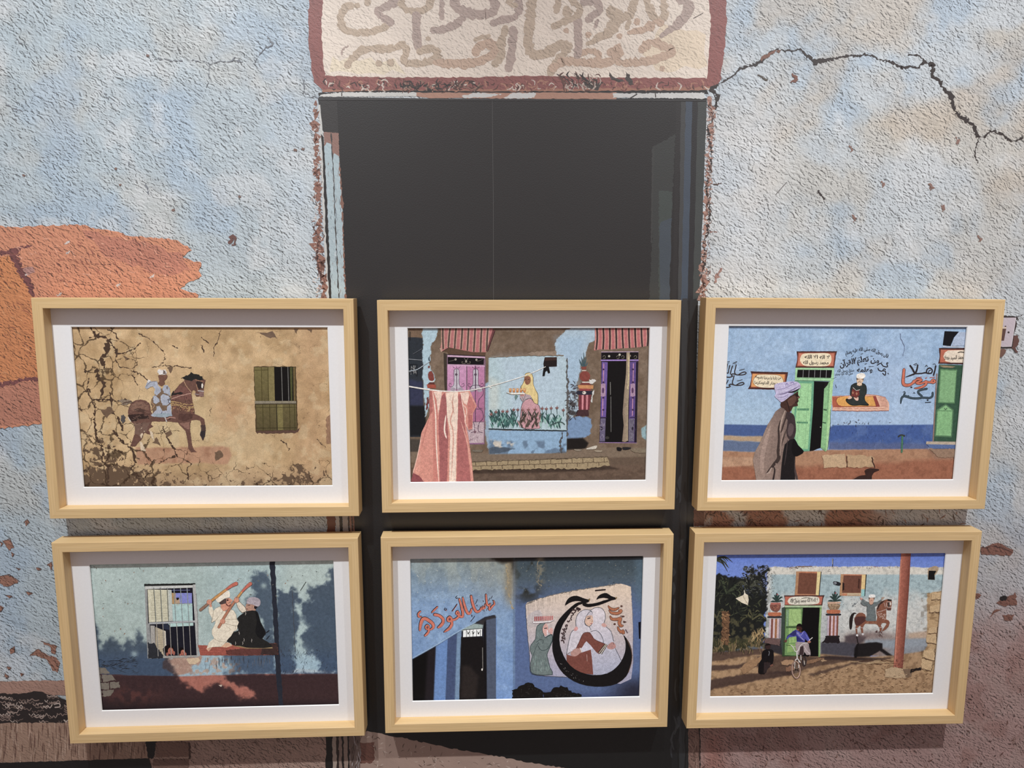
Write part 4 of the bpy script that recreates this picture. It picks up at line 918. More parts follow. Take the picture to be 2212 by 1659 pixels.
k.stroke('A2', [(738, 530), (738, 905)], 5, (84, 60, 84), smooth=0); k.scatter('A2', [(690, 920), (792, 920), (790, 1045), (690, 1045)], 40, 22, 3, [(132, 100, 110), (224, 206, 206)], bend=1.2, seed=41); k.disc('A2', 735, 975, 8, 9, (120, 84, 96)); k.stroke('A2', [(690, 1054), (795, 1052)], 5, (150, 96, 140))
for x0, x1, s in ((830, 960, 1), (1380, 1500, -1)): k.stroke('A2d', [(x0, 740), ((x0 + x1) / 2, 730), (x1, 700)], 6, (120, 110, 96))
for x, y in ((960, 703), (1170, 740), (1375, 712)): k.disc('A2d', x, y, 20, 20, (186, 178, 160)); k.disc('A2d', x, y, 9, 9, (96, 86, 80))
for s in (-1, 1): k.stroke('A2d', [(1170 + s * 40, 680), (1170, 735), (1170 + s * 20, 780), (1170 + s * 75, 785), (1170 + s * 85, 750), (1170 + s * 60, 755)], 6, (140, 130, 112))
k = S.ink('printed_purple_door')
k.poly('A2r', [(508, 340), (968, 338), (965, 460), (945, 1470), (484, 1465), (505, 800)], (40, 28, 50)); k.poly('A2r', [(515, 352), (962, 350), (960, 438), (512, 438)], (22, 16, 18)); k.poly('A2r', [(588, 462), (850, 460), (830, 1455), (556, 1455), (575, 900)], (17, 14, 15))
k.stroke('A2r', [(510, 345), (965, 342)], 9, (190, 160, 180), smooth=0); k.stroke('A2r', [(508, 448), (962, 446)], 16, (164, 130, 206), smooth=0); k.stroke('A2r', [(484, 1464), (942, 1468)], 9, (150, 116, 164), smooth=0)
k.poly('A2r', [(516, 466), (588, 472), (566, 1150), (500, 1150)], (112, 86, 162)); k.poly('A2r', [(500, 1165), (562, 1165), (552, 1450), (488, 1450)], (106, 96, 126)); k.poly('A2r', [(862, 466), (962, 462), (930, 1455), (846, 1455)], (98, 74, 140)); k.poly('A2r', [(938, 470), (966, 462), (942, 1465), (916, 1465)], (34, 24, 44))
k.poly('A2r', [(848, 1170), (918, 1170), (912, 1450), (846, 1450)], (112, 104, 122))
for x0, x1 in ((540, 522), (905, 892)):
    k.stroke('A2r', [(x0, 490), (x1, 1130)], 10, (202, 140, 168), smooth=0); k.poly('A2r', [(x0 - 36, 740), (x0 + 20, 735), (x0 + 22, 890), (x0 - 38, 895)], (176, 140, 168)); k.disc('A2r', x0 - 10, 820, 14, 36, (96, 60, 100)); k.stroke('A2r', [(x0 - 40, 1155), (x0 + 30, 1155)], 10, (52, 36, 64))
    for yy in (560, 720, 910, 1060): k.disc('A2r', x0 - 6, yy, 14, 12, (70, 44, 84))
for x, y in ((512, 1290), (895, 1290)): k.disc('A2r', x, y, 12, 26, (50, 40, 60)); k.scatter('A2r', [(x - 20, 1180), (x + 30, 1180), (x + 24, 1440), (x - 24, 1440)], 26, 34, 5, [(160, 150, 168), (76, 64, 92)], bend=1, seed=int(x))
k.poly('A2r', [(820, 350), (860, 350), (858, 700), (842, 1000), (838, 1440), (800, 1458), (765, 1450), (785, 1250), (772, 1100), (790, 850), (815, 600)], (140, 118, 100), col2=(176, 156, 124), axis=((780, 900), (860, 900))); k.stroke('A2r', [(850, 380), (846, 640), (834, 800)], 12, (206, 186, 140), wob=.3, rough=2)
k.stroke('A2r', [(620, 720), (622, 870)], 9, (120, 118, 112), smooth=0); k.stroke('A2r', [(626, 900), (628, 1330)], 9, (104, 102, 98), smooth=0); k.disc('A2r', 582, 1405, 24, 18, (60, 56, 52)); k.disc('A2r', 605, 397, 14, 14, (196, 190, 170)); k.disc('A2r', 735, 378, 14, 14, (196, 190, 170)); k.disc('A2r', 862, 392, 13, 13, (150, 130, 110))
for cx in (545, 715, 775, 930): k.stroke('A2r', [(cx - 18, 405), (cx - 5, 390), (cx + 14, 398), (cx + 8, 425), (cx - 14, 425)], 4, (150, 140, 120))
k = S.ink('printed_painted_column')
k.poly('A2r', [(232, 860), (384, 865), (360, 1060), (228, 1060)], (122, 52, 60))
for x0 in (278, 332): k.poly('A2r', [(x0 - 12, 868), (x0 + 14, 868), (x0 + 8, 1058), (x0 - 12, 1058)], (214, 132, 138))
k.poly('A2r', [(215, 1060), (350, 1062), (355, 1140), (190, 1135), (200, 1090)], (74, 46, 48), rough=4); k.poly('A2r', [(215, 825), (395, 825), (400, 870), (220, 872)], (46, 44, 58), smooth=3); k.disc('A2r', 297, 848, 24, 20, (216, 206, 190)); k.disc('A2r', 286, 845, 8, 6, (40, 40, 44))
k.poly('A2r', [(232, 790), (380, 795), (375, 825), (240, 825)], (160, 66, 66)); k.poly('A2r', [(218, 752), (412, 756), (408, 800), (225, 795)], (206, 138, 84)); k.poly('A2r', [(265, 725), (370, 725), (385, 755), (240, 752)], (126, 58, 54)); k.poly('A2r', [(272, 712), (368, 712), (368, 726), (272, 726)], (214, 206, 194))
k.disc('A2r', 305, 645, 66, 66, (142, 66, 56), n=24); k.poly('A2r', [(360, 690), (430, 680), (440, 700), (400, 740), (365, 735)], (214, 210, 204), rough=5); k.poly('A2r', [(412, 805), (420, 830), (390, 970), (378, 940)], (206, 206, 200), rough=5); k.poly('A2r', [(268, 570), (322, 570), (322, 580), (268, 580)], (210, 196, 180)); k.poly('A2r', [(258, 530), (325, 520), (320, 560), (272, 562)], (140, 68, 56))
for a, b2 in (((280, 525), (232, 430)), ((285, 520), (262, 400)), ((292, 520), (290, 350)), ((296, 520), (320, 400)), ((282, 525), (240, 470)), ((296, 525), (340, 470))): k.stroke('A2r', [a, ((a[0] + b2[0]) / 2 + 4, (a[1] + b2[1]) / 2 + 10), b2], [6, 16, 3], (66, 92, 98))
k = S.ink('printed_painted_column')
k.poly('A2d', [(410, 1000), (430, 950), (480, 930), (520, 1000), (535, 1100), (500, 1140), (440, 1120), (415, 1070)], (136, 62, 54)); k.poly('A2d', [(450, 1135), (535, 1135), (535, 1152), (450, 1152)], (222, 216, 208)); k.poly('A2d', [(385, 1200), (565, 1205), (570, 1280), (400, 1275)], (172, 78, 60)); k.poly('A2d', [(440, 1160), (530, 1160), (545, 1200), (400, 1200)], (104, 50, 44)); k.stroke('A2d', [(440, 640), (430, 700), (455, 750)], [4, 30, 8], (66, 84, 96)); k.disc('A2d', 430, 855, 22, 26, (132, 66, 58), rough=4)
k.poly('A2', [(412, 740), (425, 740), (420, 820), (402, 830)], (120, 60, 60), rough=3)
k = S.ink('printed_woman')
k.poly('A2w', [(670, 370), (690, 335), (740, 322), (785, 340), (810, 410), (812, 500), (850, 600), (882, 660), (885, 800), (870, 820), (820, 800), (780, 720), (740, 680), (690, 660), (610, 560), (640, 500), (665, 430)], (104, 84, 48), smooth=3); k.poly('A2w', [(676, 372), (695, 340), (740, 330), (780, 345), (802, 410), (806, 500), (845, 605), (874, 665), (876, 795), (868, 810), (825, 792), (785, 715), (740, 672), (690, 652), (620, 558), (648, 500), (672, 430)], (228, 200, 130), smooth=3)
k.poly('A2w', [(672, 400), (700, 378), (750, 382), (768, 420), (760, 480), (720, 515), (690, 500), (668, 450)], (150, 96, 70), smooth=3); k.stroke('A2w', [(678, 435), (700, 428)], 8, (60, 40, 36)); k.stroke('A2w', [(722, 432), (745, 430)], 8, (60, 40, 36)); k.stroke('A2w', [(705, 440), (698, 468), (712, 470)], 5, (100, 60, 44)); k.stroke('A2w', [(695, 488), (722, 486)], 6, (120, 50, 46))
k.poly('A2w', [(640, 790), (700, 740), (770, 725), (830, 800), (885, 820), (918, 900), (920, 1160), (860, 1200), (620, 1180), (610, 920)], (90, 70, 74), smooth=3); k.poly('A2w', [(646, 800), (705, 748), (768, 733), (830, 808), (880, 826), (910, 905), (912, 1160), (860, 1195), (626, 1170), (618, 920)], (206, 150, 156), smooth=3)
k.poly('A2w', [(590, 690), (640, 660), (700, 660), (765, 680), (775, 715), (710, 735), (655, 785), (630, 760)], (184, 160, 164), smooth=2); k.poly('A2w', [(515, 700), (535, 665), (575, 690), (530, 760)], (104, 132, 128)); k.poly('A2w', [(600, 640), (680, 650), (660, 690), (610, 690)], (196, 130, 120)); k.stroke('A2w', [(600, 720), (650, 780), (690, 740), (775, 720)], 7, (86, 96, 90)); k.stroke('A2w', [(640, 700), (655, 770)], 6, (90, 100, 96)); k.stroke('A2w', [(690, 660), (650, 760)], 6, (92, 96, 96))
k.poly('A2w', [(385, 632), (460, 640), (660, 640), (690, 650), (640, 664), (470, 662)], (236, 226, 206)); k.stroke('A2w', [(390, 640), (480, 665), (650, 664)], 7, (96, 84, 70))
for x0 in (428, 484, 540, 596, 650): k.poly('A2w', [(x0, 568), (x0 + 44, 568), (x0 + 38, 632), (x0 + 4, 632)], (206, 128, 66)); k.stroke('A2w', [(x0 + 10, 575), (x0 + 18, 600), (x0 + 32, 575)], 8, (236, 200, 150))
k = S.ink('printed_flowers')
rr = random.Random(11)
def plants(view, poly, cols, n, hgt, seed):
    r2 = random.Random(seed)
    for i in range(n):
        x = r2.uniform(poly[0], poly[1]); y = r2.uniform(poly[2], poly[3]); s = r2.choice((-1, 1)); h = hgt * r2.uniform(.6, 1.1)
        k.stroke(view, [(x, y), (x + s * h * .15, y - h * .5), (x + s * h * .45, y - h)], [8, 22, 3], r2.choice(cols), smooth=3)
plants('A2w', (140, 560, 1060, 1195), [(52, 92, 88), (78, 130, 118), (40, 66, 68), (150, 190, 178), (66, 110, 104)], 85, 110, 1)
plants('A2w', (160, 540, 960, 1080), [(60, 98, 96), (44, 72, 72), (112, 160, 150)], 34, 90, 4)
plants('A2w', (930, 1240, 1040, 1200), [(52, 92, 88), (78, 130, 118), (40, 66, 68), (150, 190, 178)], 48, 110, 2)
plants('A2w', (590, 900, 1000, 1195), [(72, 62, 54), (96, 80, 70), (54, 46, 42), (190, 140, 140), (80, 70, 58)], 62, 110, 3)
for x, y in ((150, 975), (225, 940), (400, 930), (500, 905), (565, 905), (945, 885), (1010, 890), (1085, 880), (1175, 875), (1275, 910), (640, 910), (730, 905), (835, 900), (330, 930)):
    k.poly('A2w', [(x - 26, y - 14), (x - 4, y - 14), (x + 6, y - 48), (x + 10, y - 12), (x + 28, y - 14), (x + 16, y + 16), (x - 14, y + 16)], (138, 92, 88)); k.stroke('A2w', [(x, y + 16), (x + 4, y + 90)], 9, (60, 84, 80))
k.stroke('A2w', [(1080, 1140), (1180, 1100), (1250, 1095), (1295, 1130)], 16, (66, 90, 88)); k.stroke('A2w', [(115, 1200), (600, 1215), (1320, 1228)], 16, (34, 44, 48), smooth=0, rough=1.5, step=20)
k = S.ink('printed_bucket'); k.poly('A2w', [(985, 85), (1175, 82), (1175, 225), (1050, 230), (970, 220), (965, 180)], (36, 26, 24)); k.poly('A2w', [(990, 90), (1170, 88), (1170, 130), (985, 140)], (66, 42, 36)); k.poly('A2w', [(975, 220), (1050, 228), (1070, 325), (1040, 335), (1020, 290), (995, 310), (985, 375), (950, 375), (960, 300)], (20, 17, 17))
k = S.ink('printed_stain')
k.scatter('A2', [(1352, 640), (1420, 640), (1420, 880), (1352, 900)], 40, 30, 6, [(40, 38, 42), (84, 82, 90)], seed=44); k.stroke('A2', [(1352, 480), (1360, 700), (1354, 1000)], 9, (92, 88, 84), rough=3, step=12, wob=.5); k.stroke('A2', [(1325, 985), (1310, 1040), (1318, 1110)], 10, (84, 84, 88), rough=3, step=8, wob=.5); k.stroke('A2', [(830, 470), (960, 466), (1100, 458), (1330, 460)], 6, (140, 118, 96), rough=2, step=12); k.poly('A2', [(1085, 455), (1120, 438), (1280, 430), (1280, 455), (1180, 462)], (150, 128, 108), rough=4)
k = S.ink('printed_kerb'); k.poly('A2', [(690, 1178), (1000, 1165), (1300, 1160), (1630, 1142), (1640, 1200), (1480, 1222), (1000, 1225), (720, 1232)], (164, 142, 106), rough=4, step=12)
for i in range(13): k.stroke('A2', [(740 + i * 72, 1176 - i * 2), (742 + i * 72, 1202 - i * 2)], 4, (88, 70, 52), smooth=0, rough=1)
for i in range(12): k.stroke('A2', [(775 + i * 72, 1202 - i * 2), (776 + i * 72, 1226 - i * 2)], 4, (88, 70, 52), smooth=0, rough=1)
k.stroke('A2', [(720, 1204), (1200, 1192), (1630, 1176)], 4, (96, 76, 56), smooth=0, rough=1.5); k.stroke('A2', [(700, 1178), (1630, 1142)], 5, (96, 80, 62), smooth=0, rough=2)
for q, c in (([(320, 1540), (400, 1510), (455, 1500), (440, 1540), (350, 1548)], (206, 196, 178)), ([(170, 1545), (270, 1550), (240, 1568), (190, 1562)], (150, 136, 116)), ([(425, 1560), (520, 1562), (500, 1580), (440, 1576)], (168, 152, 128)), ([(700, 1520), (760, 1530), (750, 1565), (705, 1560)], (24, 22, 24)), ([(770, 1520), (880, 1525), (840, 1550), (780, 1552)], (36, 34, 38)), ([(870, 1540), (1055, 1540), (1055, 1590), (920, 1585)], (132, 116, 94))): k = S.ink('printed_shoe'); k.poly('A2r', q, c, smooth=2)
k = S.ink('printed_shoe'); k.poly('A2', [(715, 1095), (790, 1095), (780, 1112), (720, 1108)], (120, 108, 92)); k = S.ink('printed_notice'); k.stroke('A2', [(305, 560), (345, 600), (345, 520), (300, 520), (300, 560)], 4, (20, 20, 22), smooth=0); k.scatter('A2', [(295, 535), (340, 530), (340, 590), (300, 595)], 26, 14, 6, [(150, 150, 148), (100, 100, 102)], ang=(1, 2), seed=45)
k = S.ink('printed_garment')
k.poly('A2', [(428, 688), (560, 700), (702, 700), (730, 760), (748, 800), (722, 850), (718, 955), (688, 962), (668, 900), (690, 1000), (715, 1180), (728, 1330), (305, 1330), (320, 1240), (350, 1130), (375, 980), (428, 870), (440, 760)], (224, 146, 128))
for q, c in (([(500, 1330), (495, 1100), (488, 900), (510, 740), (530, 710), (545, 760), (555, 1000), (548, 1330)], (176, 98, 96)), ([(612, 1330), (618, 1000), (622, 720), (645, 720), (660, 850), (680, 1050), (712, 1330)], (184, 104, 100)), ([(540, 710), (620, 705), (622, 850), (612, 1000), (606, 1330), (560, 1330), (568, 1000), (548, 860)], (242, 214, 192)), ([(440, 700), (500, 700), (486, 870), (478, 1100), (494, 1330), (456, 1330), (452, 1000), (448, 850)], (214, 130, 116)), ([(455, 705), (515, 700), (505, 760), (488, 860), (478, 760)], (242, 206, 186)), ([(636, 712), (690, 705), (708, 760), (690, 800), (660, 780)], (240, 204, 184)), ([(700, 720), (742, 800), (715, 850), (690, 860), (682, 790)], (206, 122, 112)), ([(690, 860), (716, 860), (716, 950), (690, 955)], (190, 106, 100)), ([(300, 1330), (318, 1250), (360, 1270), (408, 1330)], (150, 76, 80)), ([(318, 1240), (352, 1130), (370, 1100), (365, 1240), (345, 1262)], (232, 158, 138)), ([(428, 700), (445, 700), (452, 830), (430, 870)], (186, 106, 98))):
    k.poly('A2', q, c, rough=1.2, step=18)
for pts, w, c in [([(450, 700), (470, 850), (475, 1050), (492, 1320)], 8, (248, 220, 200)), ([(575, 760), (590, 820), (570, 900), (590, 1000), (575, 1300)], 8, (222, 160, 140)), ([(540, 860), (530, 960), (545, 1020)], 10, (246, 222, 204)), ([(640, 720), (665, 860), (672, 900)], 5, (246, 214, 196)), ([(690, 705), (740, 798)], 6, (250, 226, 210)), ([(655, 790), (680, 830), (668, 900), (690, 960)], 5, (244, 204, 186)), ([(640, 900), (690, 1080), (722, 1320)], 5, (236, 170, 150)), ([(375, 1000), (350, 1130), (316, 1260)], 5, (244, 196, 176)), ([(470, 720), (480, 800)], 6, (200, 130, 118)), ([(590, 720), (585, 800), (596, 860)], 6, (206, 150, 132)), ([(445, 1230), (448, 1320)], 6, (170, 100, 94)), ([(428, 880), (400, 980), (372, 1100)], 6, (206, 126, 112)), ([(600, 1000), (596, 1320)], 6, (252, 230, 212))]:
    k.stroke('A2', pts, w, c, taper=5)
k = S.ink('printed_line')
k.stroke('A2', [(288, 668), (425, 690), (560, 702), (700, 695), (830, 668), (960, 632), (1090, 590), (1210, 536)], [9, 9, 8, 7, 6, 5, 5, 4], (232, 226, 216)); k.stroke('A2', [(824, 662), (844, 678)], 6, (232, 226, 216)); k.stroke('A2', [(288, 566), (345, 555), (400, 520), (430, 500)], 5, (170, 180, 188)); k.stroke('A2', [(290, 485), (380, 492)], 5, (130, 134, 140)); k.stroke('A2', [(320, 450), (378, 415)], 3, (96, 100, 108)); k.stroke('A2', [(298, 300), (298, 355)], 5, (40, 36, 34))
S.finish(base)

# ================================================================== print: man in a turban walking past a blue wall
S = make_frame(0.64462, 0.23808, 0.2368, 1.00432, 'pale wood frame with photo of a man in a turban passing a blue lettered wall', 1.0)
def paint3(cv):
    x, y = cv.v('A3')
    cv.all((156, 187, 220)); cv.vary(50, 18, 3, tint=(1, .8, .5)); cv.vary(8, 16, 7)
    cv.mix(sstep(520, 800, y) * .5 * sstep(900, 400, x), (178, 208, 230)); cv.mix(sstep(280, 260, y), (140, 175, 215)); cv.mix(sstep(640, 860, y) * .5 * sstep(900, 1100, x), (172, 200, 234))
    a = np.exp(-((x - 1330) / 160) ** 2 - ((y - 560) / 200) ** 2); cv.mix(a * .35, (176, 196, 228))
    m = cv.fill('A3', [(960, 905), (985, 890), (1640, 886), (1620, 1000), (1590, 1045), (955, 1045)], (66, 96, 164), blur=4); cv.mix(m * sstep(.45, .62, fbm(cv.x, cv.y, 30, 9)) * .5, (96, 124, 180))
    m = cv.mask('A3', [(955, 1000), (1600, 1005), (1600, 1050), (955, 1050)], 12, warp=10); cv.mix(m * .6, (100, 106, 140))
    cv.fill('A3', [(255, 884), (620, 890), (600, 965), (255, 958)], (72, 98, 156), blur=3); cv.fill('A3', [(255, 958), (540, 962), (520, 1000), (255, 985)], (190, 158, 122), blur=6, warp=6); cv.fill('A3', [(255, 985), (540, 1000), (520, 1062), (255, 1058)], (98, 116, 150), blur=6, warp=6)
    cv.fill('A3', [(250, 1056), (520, 1062), (740, 1062), (950, 1048), (1600, 1042), (1900, 1050), (1900, 1270), (250, 1270)], (182, 132, 98), blur=4, warp=4)
    m = cv.mask('A3', [(250, 1150), (700, 1160), (1000, 1150), (1800, 1100), (1800, 1270), (250, 1270)], 24, warp=14); cv.mix(m, (166, 102, 74))
    m = cv.mask('A3', [(255, 1095), (470, 1095), (470, 1150), (255, 1160)], 6); cv.mix(m * .8, (200, 156, 122)); m = cv.mask('A3', [(1580, 1040), (1900, 1030), (1900, 1110), (1640, 1110)], 10); cv.mix(m * .6, (150, 112, 92))
    g = cv.mask('A3', [(250, 1060), (1900, 1050), (1900, 1270), (250, 1270)], 4); cv.mul(g * sstep(.5, .66, fbm(cv.x, cv.y, 10, 12)) * .3, (.75, .7, .68))
    cv.r[:] = np.where(y < 880, .5, .25)
base = print_base(S, paint3)
k = S.ink('printed_signboard')
DB, RB2, SAL, CRM, INK = (78, 44, 40), (150, 72, 54), (210, 122, 94), (240, 222, 184), (46, 36, 34)
k.poly('A3l', [(1365, 160), (2115, 158), (2090, 250), (2060, 466), (1345, 466), (1380, 300)], DB, rough=2, step=30); k.poly('A3l', [(1395, 182), (2080, 182), (2052, 440), (1365, 440)], RB2); k.poly('A3l', [(1412, 198), (2060, 198), (2040, 428), (1388, 425)], SAL)
k.poly('A3l', [(1440, 270), (1500, 205), (1700, 196), (1950, 200), (2008, 280), (1992, 370), (1920, 430), (1700, 436), (1520, 426), (1438, 350)], CRM, smooth=4)
k.text('A3l', 'لا اله الا الله', [(1515, 290), (1975, 300)], 92, INK, .03); k.text('A3l', 'محمد رسول الله', [(1485, 390), (1955, 398)], 88, INK, .03)
k = S.ink('printed_signboard')
k.poly('A3l', [(520, 528), (1212, 545), (1185, 700), (1150, 872), (470, 856), (512, 780), (545, 600)], DB, rough=2, step=30); k.poly('A3l', [(550, 565), (1180, 580), (1150, 840), (520, 828)], (150, 70, 50)); k.poly('A3l', [(558, 572), (1155, 586), (1130, 820), (532, 812)], (238, 160, 92))
k.poly('A3l', [(570, 690), (620, 610), (700, 584), (1020, 594), (1118, 670), (1118, 760), (1010, 830), (690, 826), (580, 760)], DB, smooth=4); k.poly('A3l', [(576, 690), (625, 616), (700, 590), (1020, 600), (1110, 670), (1110, 758), (1005, 824), (690, 820), (586, 758)], CRM, smooth=4)
k.text('A3l', 'من زارنا يا مرحبا بقدومه', [(610, 650), (850, 672), (1085, 665)], 70, INK, .03); k.text('A3l', 'ودار الداومكرما', [(595, 755), (980, 770)], 74, INK, .03); k.stroke('A3l', [(1000, 745), (1040, 750), (1080, 740)], 8, INK)
k = S.ink('printed_signboard')
k.poly('A3r', [(1755, 85), (2260, 88), (2240, 350), (2160, 352), (1745, 336), (1768, 220)], DB, rough=2, step=40); k.poly('A3r', [(1785, 112), (2260, 116), (2240, 322), (1772, 316)], (196, 104, 78)); k.poly('A3r', [(1826, 220), (1850, 160), (1900, 126), (2260, 115), (2240, 322), (1950, 320), (1860, 296)], (232, 214, 190)); k.text('A3r', 'محمد السيد معلا', [(1845, 270), (2170, 258)], 86, INK, .03); k.stroke('A3r', [(2060, 160), (2110, 150), (2180, 165)], 14, INK)
k = S.ink('printed_lettering')
LB = (56, 48, 48)
for dy, dx, sc2 in ((0, 0, 1.0), (192, -40, .95)):
    for pts, w in [([(300, 592), (350, 560), (415, 540), (440, 565), (395, 590), (310, 596), (250, 585), (228, 540), (245, 470), (258, 410)], 21), ([(245, 585), (200, 575), (165, 590), (190, 615), (150, 635), (95, 636), (60, 622)], 22), ([(318, 512), (408, 487)], 13)]:
        k.stroke('A3l', [(p[0] * 1 + dx * 1, 560 + (p[1] - 560) * sc2 + dy) for p in pts], w, LB)
for pts, w in [([(190, 430), (168, 500), (150, 575)], 20), ([(140, 420), (120, 500), (110, 560), (80, 555)], 20), ([(98, 400), (84, 480), (76, 540)], 20), ([(200, 385), (270, 350)], 14), ([(78, 365), (135, 345)], 12), ([(225, 372), (240, 395), (262, 372)], 7), ([(84, 372), (104, 388), (128, 366)], 7), ([(60, 780), (85, 740), (110, 690)], 18)]: k.stroke('A3l', pts, w, LB)
k = S.ink('printed_verse')
k.text('A3r', 'قال رسول الله صلى الله عليه وسلم', [(268, 196), (420, 150), (560, 128), (700, 144), (830, 190), (940, 246)], 74, (42, 42, 50), .035)
k.text('A3r', 'من تعلم القرآن', [(180, 392), (300, 360), (450, 326), (600, 298), (800, 330)], 118, (44, 42, 48), .035); k.text('A3r', 'وعلمه', [(450, 468), (700, 462)], 100, (44, 42, 48), .035)
for pts, w in [([(775, 360), (830, 330), (870, 375), (935, 385), (925, 330), (945, 325)], 17), ([(785, 410), (800, 440), (850, 455), (880, 420), (905, 430)], 17), ([(860, 490), (900, 520), (905, 460), (870, 450)], 17), ([(945, 490), (950, 500)], 15), ([(840, 320), (850, 310)], 10), ([(430, 240), (412, 300)], 16), ([(515, 185), (545, 175)], 9), ([(365, 230), (395, 195)], 9), ([(575, 345), (605, 335)], 9), ([(640, 385), (715, 378)], 8), ([(590, 240), (625, 232)], 8), ([(665, 215), (700, 215)], 8), ([(465, 245), (500, 240)], 7)]: k.stroke('A3r', pts, w, (44, 42, 48))
k.text('A3r', 'صدق رسول الله', [(138, 472), (408, 460)], 66, (52, 58, 70), .02); k.text('A3r', 'صلى الله عليه وسلم', [(105, 520), (385, 506)], 56, (52, 58, 70), .02)
k = S.ink('printed_greeting')
for pts, w in [([(1705, 372), (1692, 440), (1670, 520)], 25), ([(1662, 348), (1685, 338), (1702, 352)], 9), ([(1555, 478), (1570, 425), (1615, 405), (1650, 440), (1635, 485), (1590, 492), (1540, 480), (1470, 492), (1390, 494)], 22), ([(1590, 480), (1600, 445), (1625, 440)], 14), ([(1298, 368), (1335, 420), (1360, 470), (1390, 492)], 30), ([(1418, 360), (1405, 430), (1375, 490), (1310, 520), (1228, 548)], [24, 28, 30, 24, 12]), ([(1352, 352), (1404, 330)], 11), ([(1372, 365), (1412, 348)], 9), ([(1538, 385), (1555, 360), (1570, 380)], 11)]: k.stroke('A3r', pts, w, (48, 42, 46))
MR = [([(1200, 430), (1190, 540), (1186, 640), (1215, 676), (1280, 676), (1330, 650), (1355, 610)], [36, 40, 44, 44, 40, 32, 26]), ([(1355, 640), (1390, 596), (1440, 582), (1480, 596), (1440, 620), (1395, 640), (1440, 655), (1500, 640), (1560, 620)], 28), ([(1545, 620), (1550, 660), (1500, 700), (1430, 722), (1370, 728)], [34, 34, 32, 24, 10]), ([(1550, 630), (1620, 632), (1665, 640), (1690, 620), (1670, 590), (1640, 610), (1660, 640)], 26)]
for pts, w in MR: k.stroke('A3r', pts, np.asarray(w) + 14 if not np.isscalar(w) else w + 14, (60, 40, 42))
for pts, w in MR: k.stroke('A3r', pts, w, (216, 112, 86))
for pts, w in [([(1395, 562), (1480, 548)], 12), ([(1612, 560), (1690, 550)], 12), ([(1540, 570), (1560, 560)], 14)]: k.stroke('A3r', pts, w, (180, 84, 70))
k.disc('A3r', 1316, 712, 16, 13, (56, 40, 46))
for w2, c in ((8, (36, 44, 52)), (-4, (62, 82, 94))):
    for pts, w in [([(1655, 800), (1652, 850), (1610, 880), (1540, 878), (1490, 876)], 27), ([(1560, 735), (1480, 752), (1425, 775), (1440, 815), (1480, 850), (1470, 880), (1400, 888), (1330, 885), (1270, 870), (1225, 850)], 27), ([(1215, 800), (1200, 840), (1235, 865), (1270, 850)], 20), ([(1210, 850), (1170, 870), (1155, 910), (1148, 965)], [28, 28, 26, 14])]: k.stroke('A3r', pts, w + w2 if np.isscalar(w) else np.asarray(w) + w2, c)
k.disc('A3r', 1576, 916, 15, 14, (44, 54, 62)); k.stroke('A3r', [(1538, 955), (1622, 950)], 14, (44, 54, 62)); k.stroke('A3r', [(1345, 808), (1362, 795), (1372, 810)], 10, (44, 54, 62)); k.stroke('A3r', [(1185, 788), (1215, 775)], 10, (44, 54, 62))
k = S.ink('printed_seated_reader')
k.poly('A3r', [(42, 852), (400, 838), (620, 822), (780, 838), (900, 872), (962, 958), (958, 1084), (500, 1092), (62, 1082)], (232, 178, 150), rough=4, step=24); k.poly('A3r', [(55, 862), (750, 848), (818, 1022), (400, 1026), (66, 1032)], (188, 92, 66), rough=2, step=30); k.poly('A3r', [(118, 930), (140, 880), (210, 860), (715, 855), (758, 1010), (220, 1016), (150, 990)], (232, 162, 76)); k.poly('A3r', [(705, 858), (750, 856), (816, 1020), (756, 1022)], (156, 66, 58))
k.stroke('A3r', [(118, 930), (140, 880), (210, 858)], 6, (110, 54, 40)); k.stroke('A3r', [(118, 930), (150, 990), (220, 1018), (756, 1012)], 6, (120, 60, 44)); k.stroke('A3r', [(60, 1082), (500, 1092), (955, 1084)], 8, (150, 70, 60), rough=2, step=20); k.stroke('A3r', [(45, 856), (400, 842), (620, 826), (780, 842), (905, 872)], 6, (160, 84, 70), rough=2, step=20)
for i in range(9): k.stroke('A3r', [(780 + i * 6, 870 + i * 18), (860 + i * 5, 872 + i * 18), (920 + i * 4, 885 + i * 18)], 5, (176, 98, 84), taper=4)
for i in range(8): k.stroke('A3r', [(100 + i * 100, 1052), (150 + i * 100, 1048), (180 + i * 100, 1056)], 6, (196, 120, 96), taper=4)
GB = (46, 54, 52)
k.poly('A3r', [(440, 640), (540, 645), (598, 690), (604, 800), (575, 860), (586, 930), (638, 985), (620, 1005), (500, 1000), (380, 1005), (300, 965), (270, 915), (290, 890), (340, 895), (352, 860), (338, 820), (350, 700), (384, 660)], (26, 28, 28), smooth=3); k.poly('A3r', [(445, 650), (538, 654), (590, 695), (596, 800), (566, 860), (578, 932), (622, 985), (500, 990), (385, 995), (310, 958), (284, 920), (340, 905), (360, 862), (346, 820), (358, 705), (390, 668)], GB, smooth=3)
k.poly('A3r', [(450, 570), (550, 570), (546, 620), (525, 650), (530, 680), (490, 695), (450, 680), (455, 645), (446, 610)], (232, 198, 164), smooth=3); k.poly('A3r', [(443, 555), (458, 560), (456, 600), (445, 595)], (40, 32, 30)); k.poly('A3r', [(545, 560), (556, 565), (550, 605), (540, 600)], (40, 32, 30)); k.poly('A3r', [(442, 545), (448, 510), (500, 486), (560, 492), (584, 525), (575, 552), (545, 572), (455, 566)], (244, 236, 222), smooth=3)
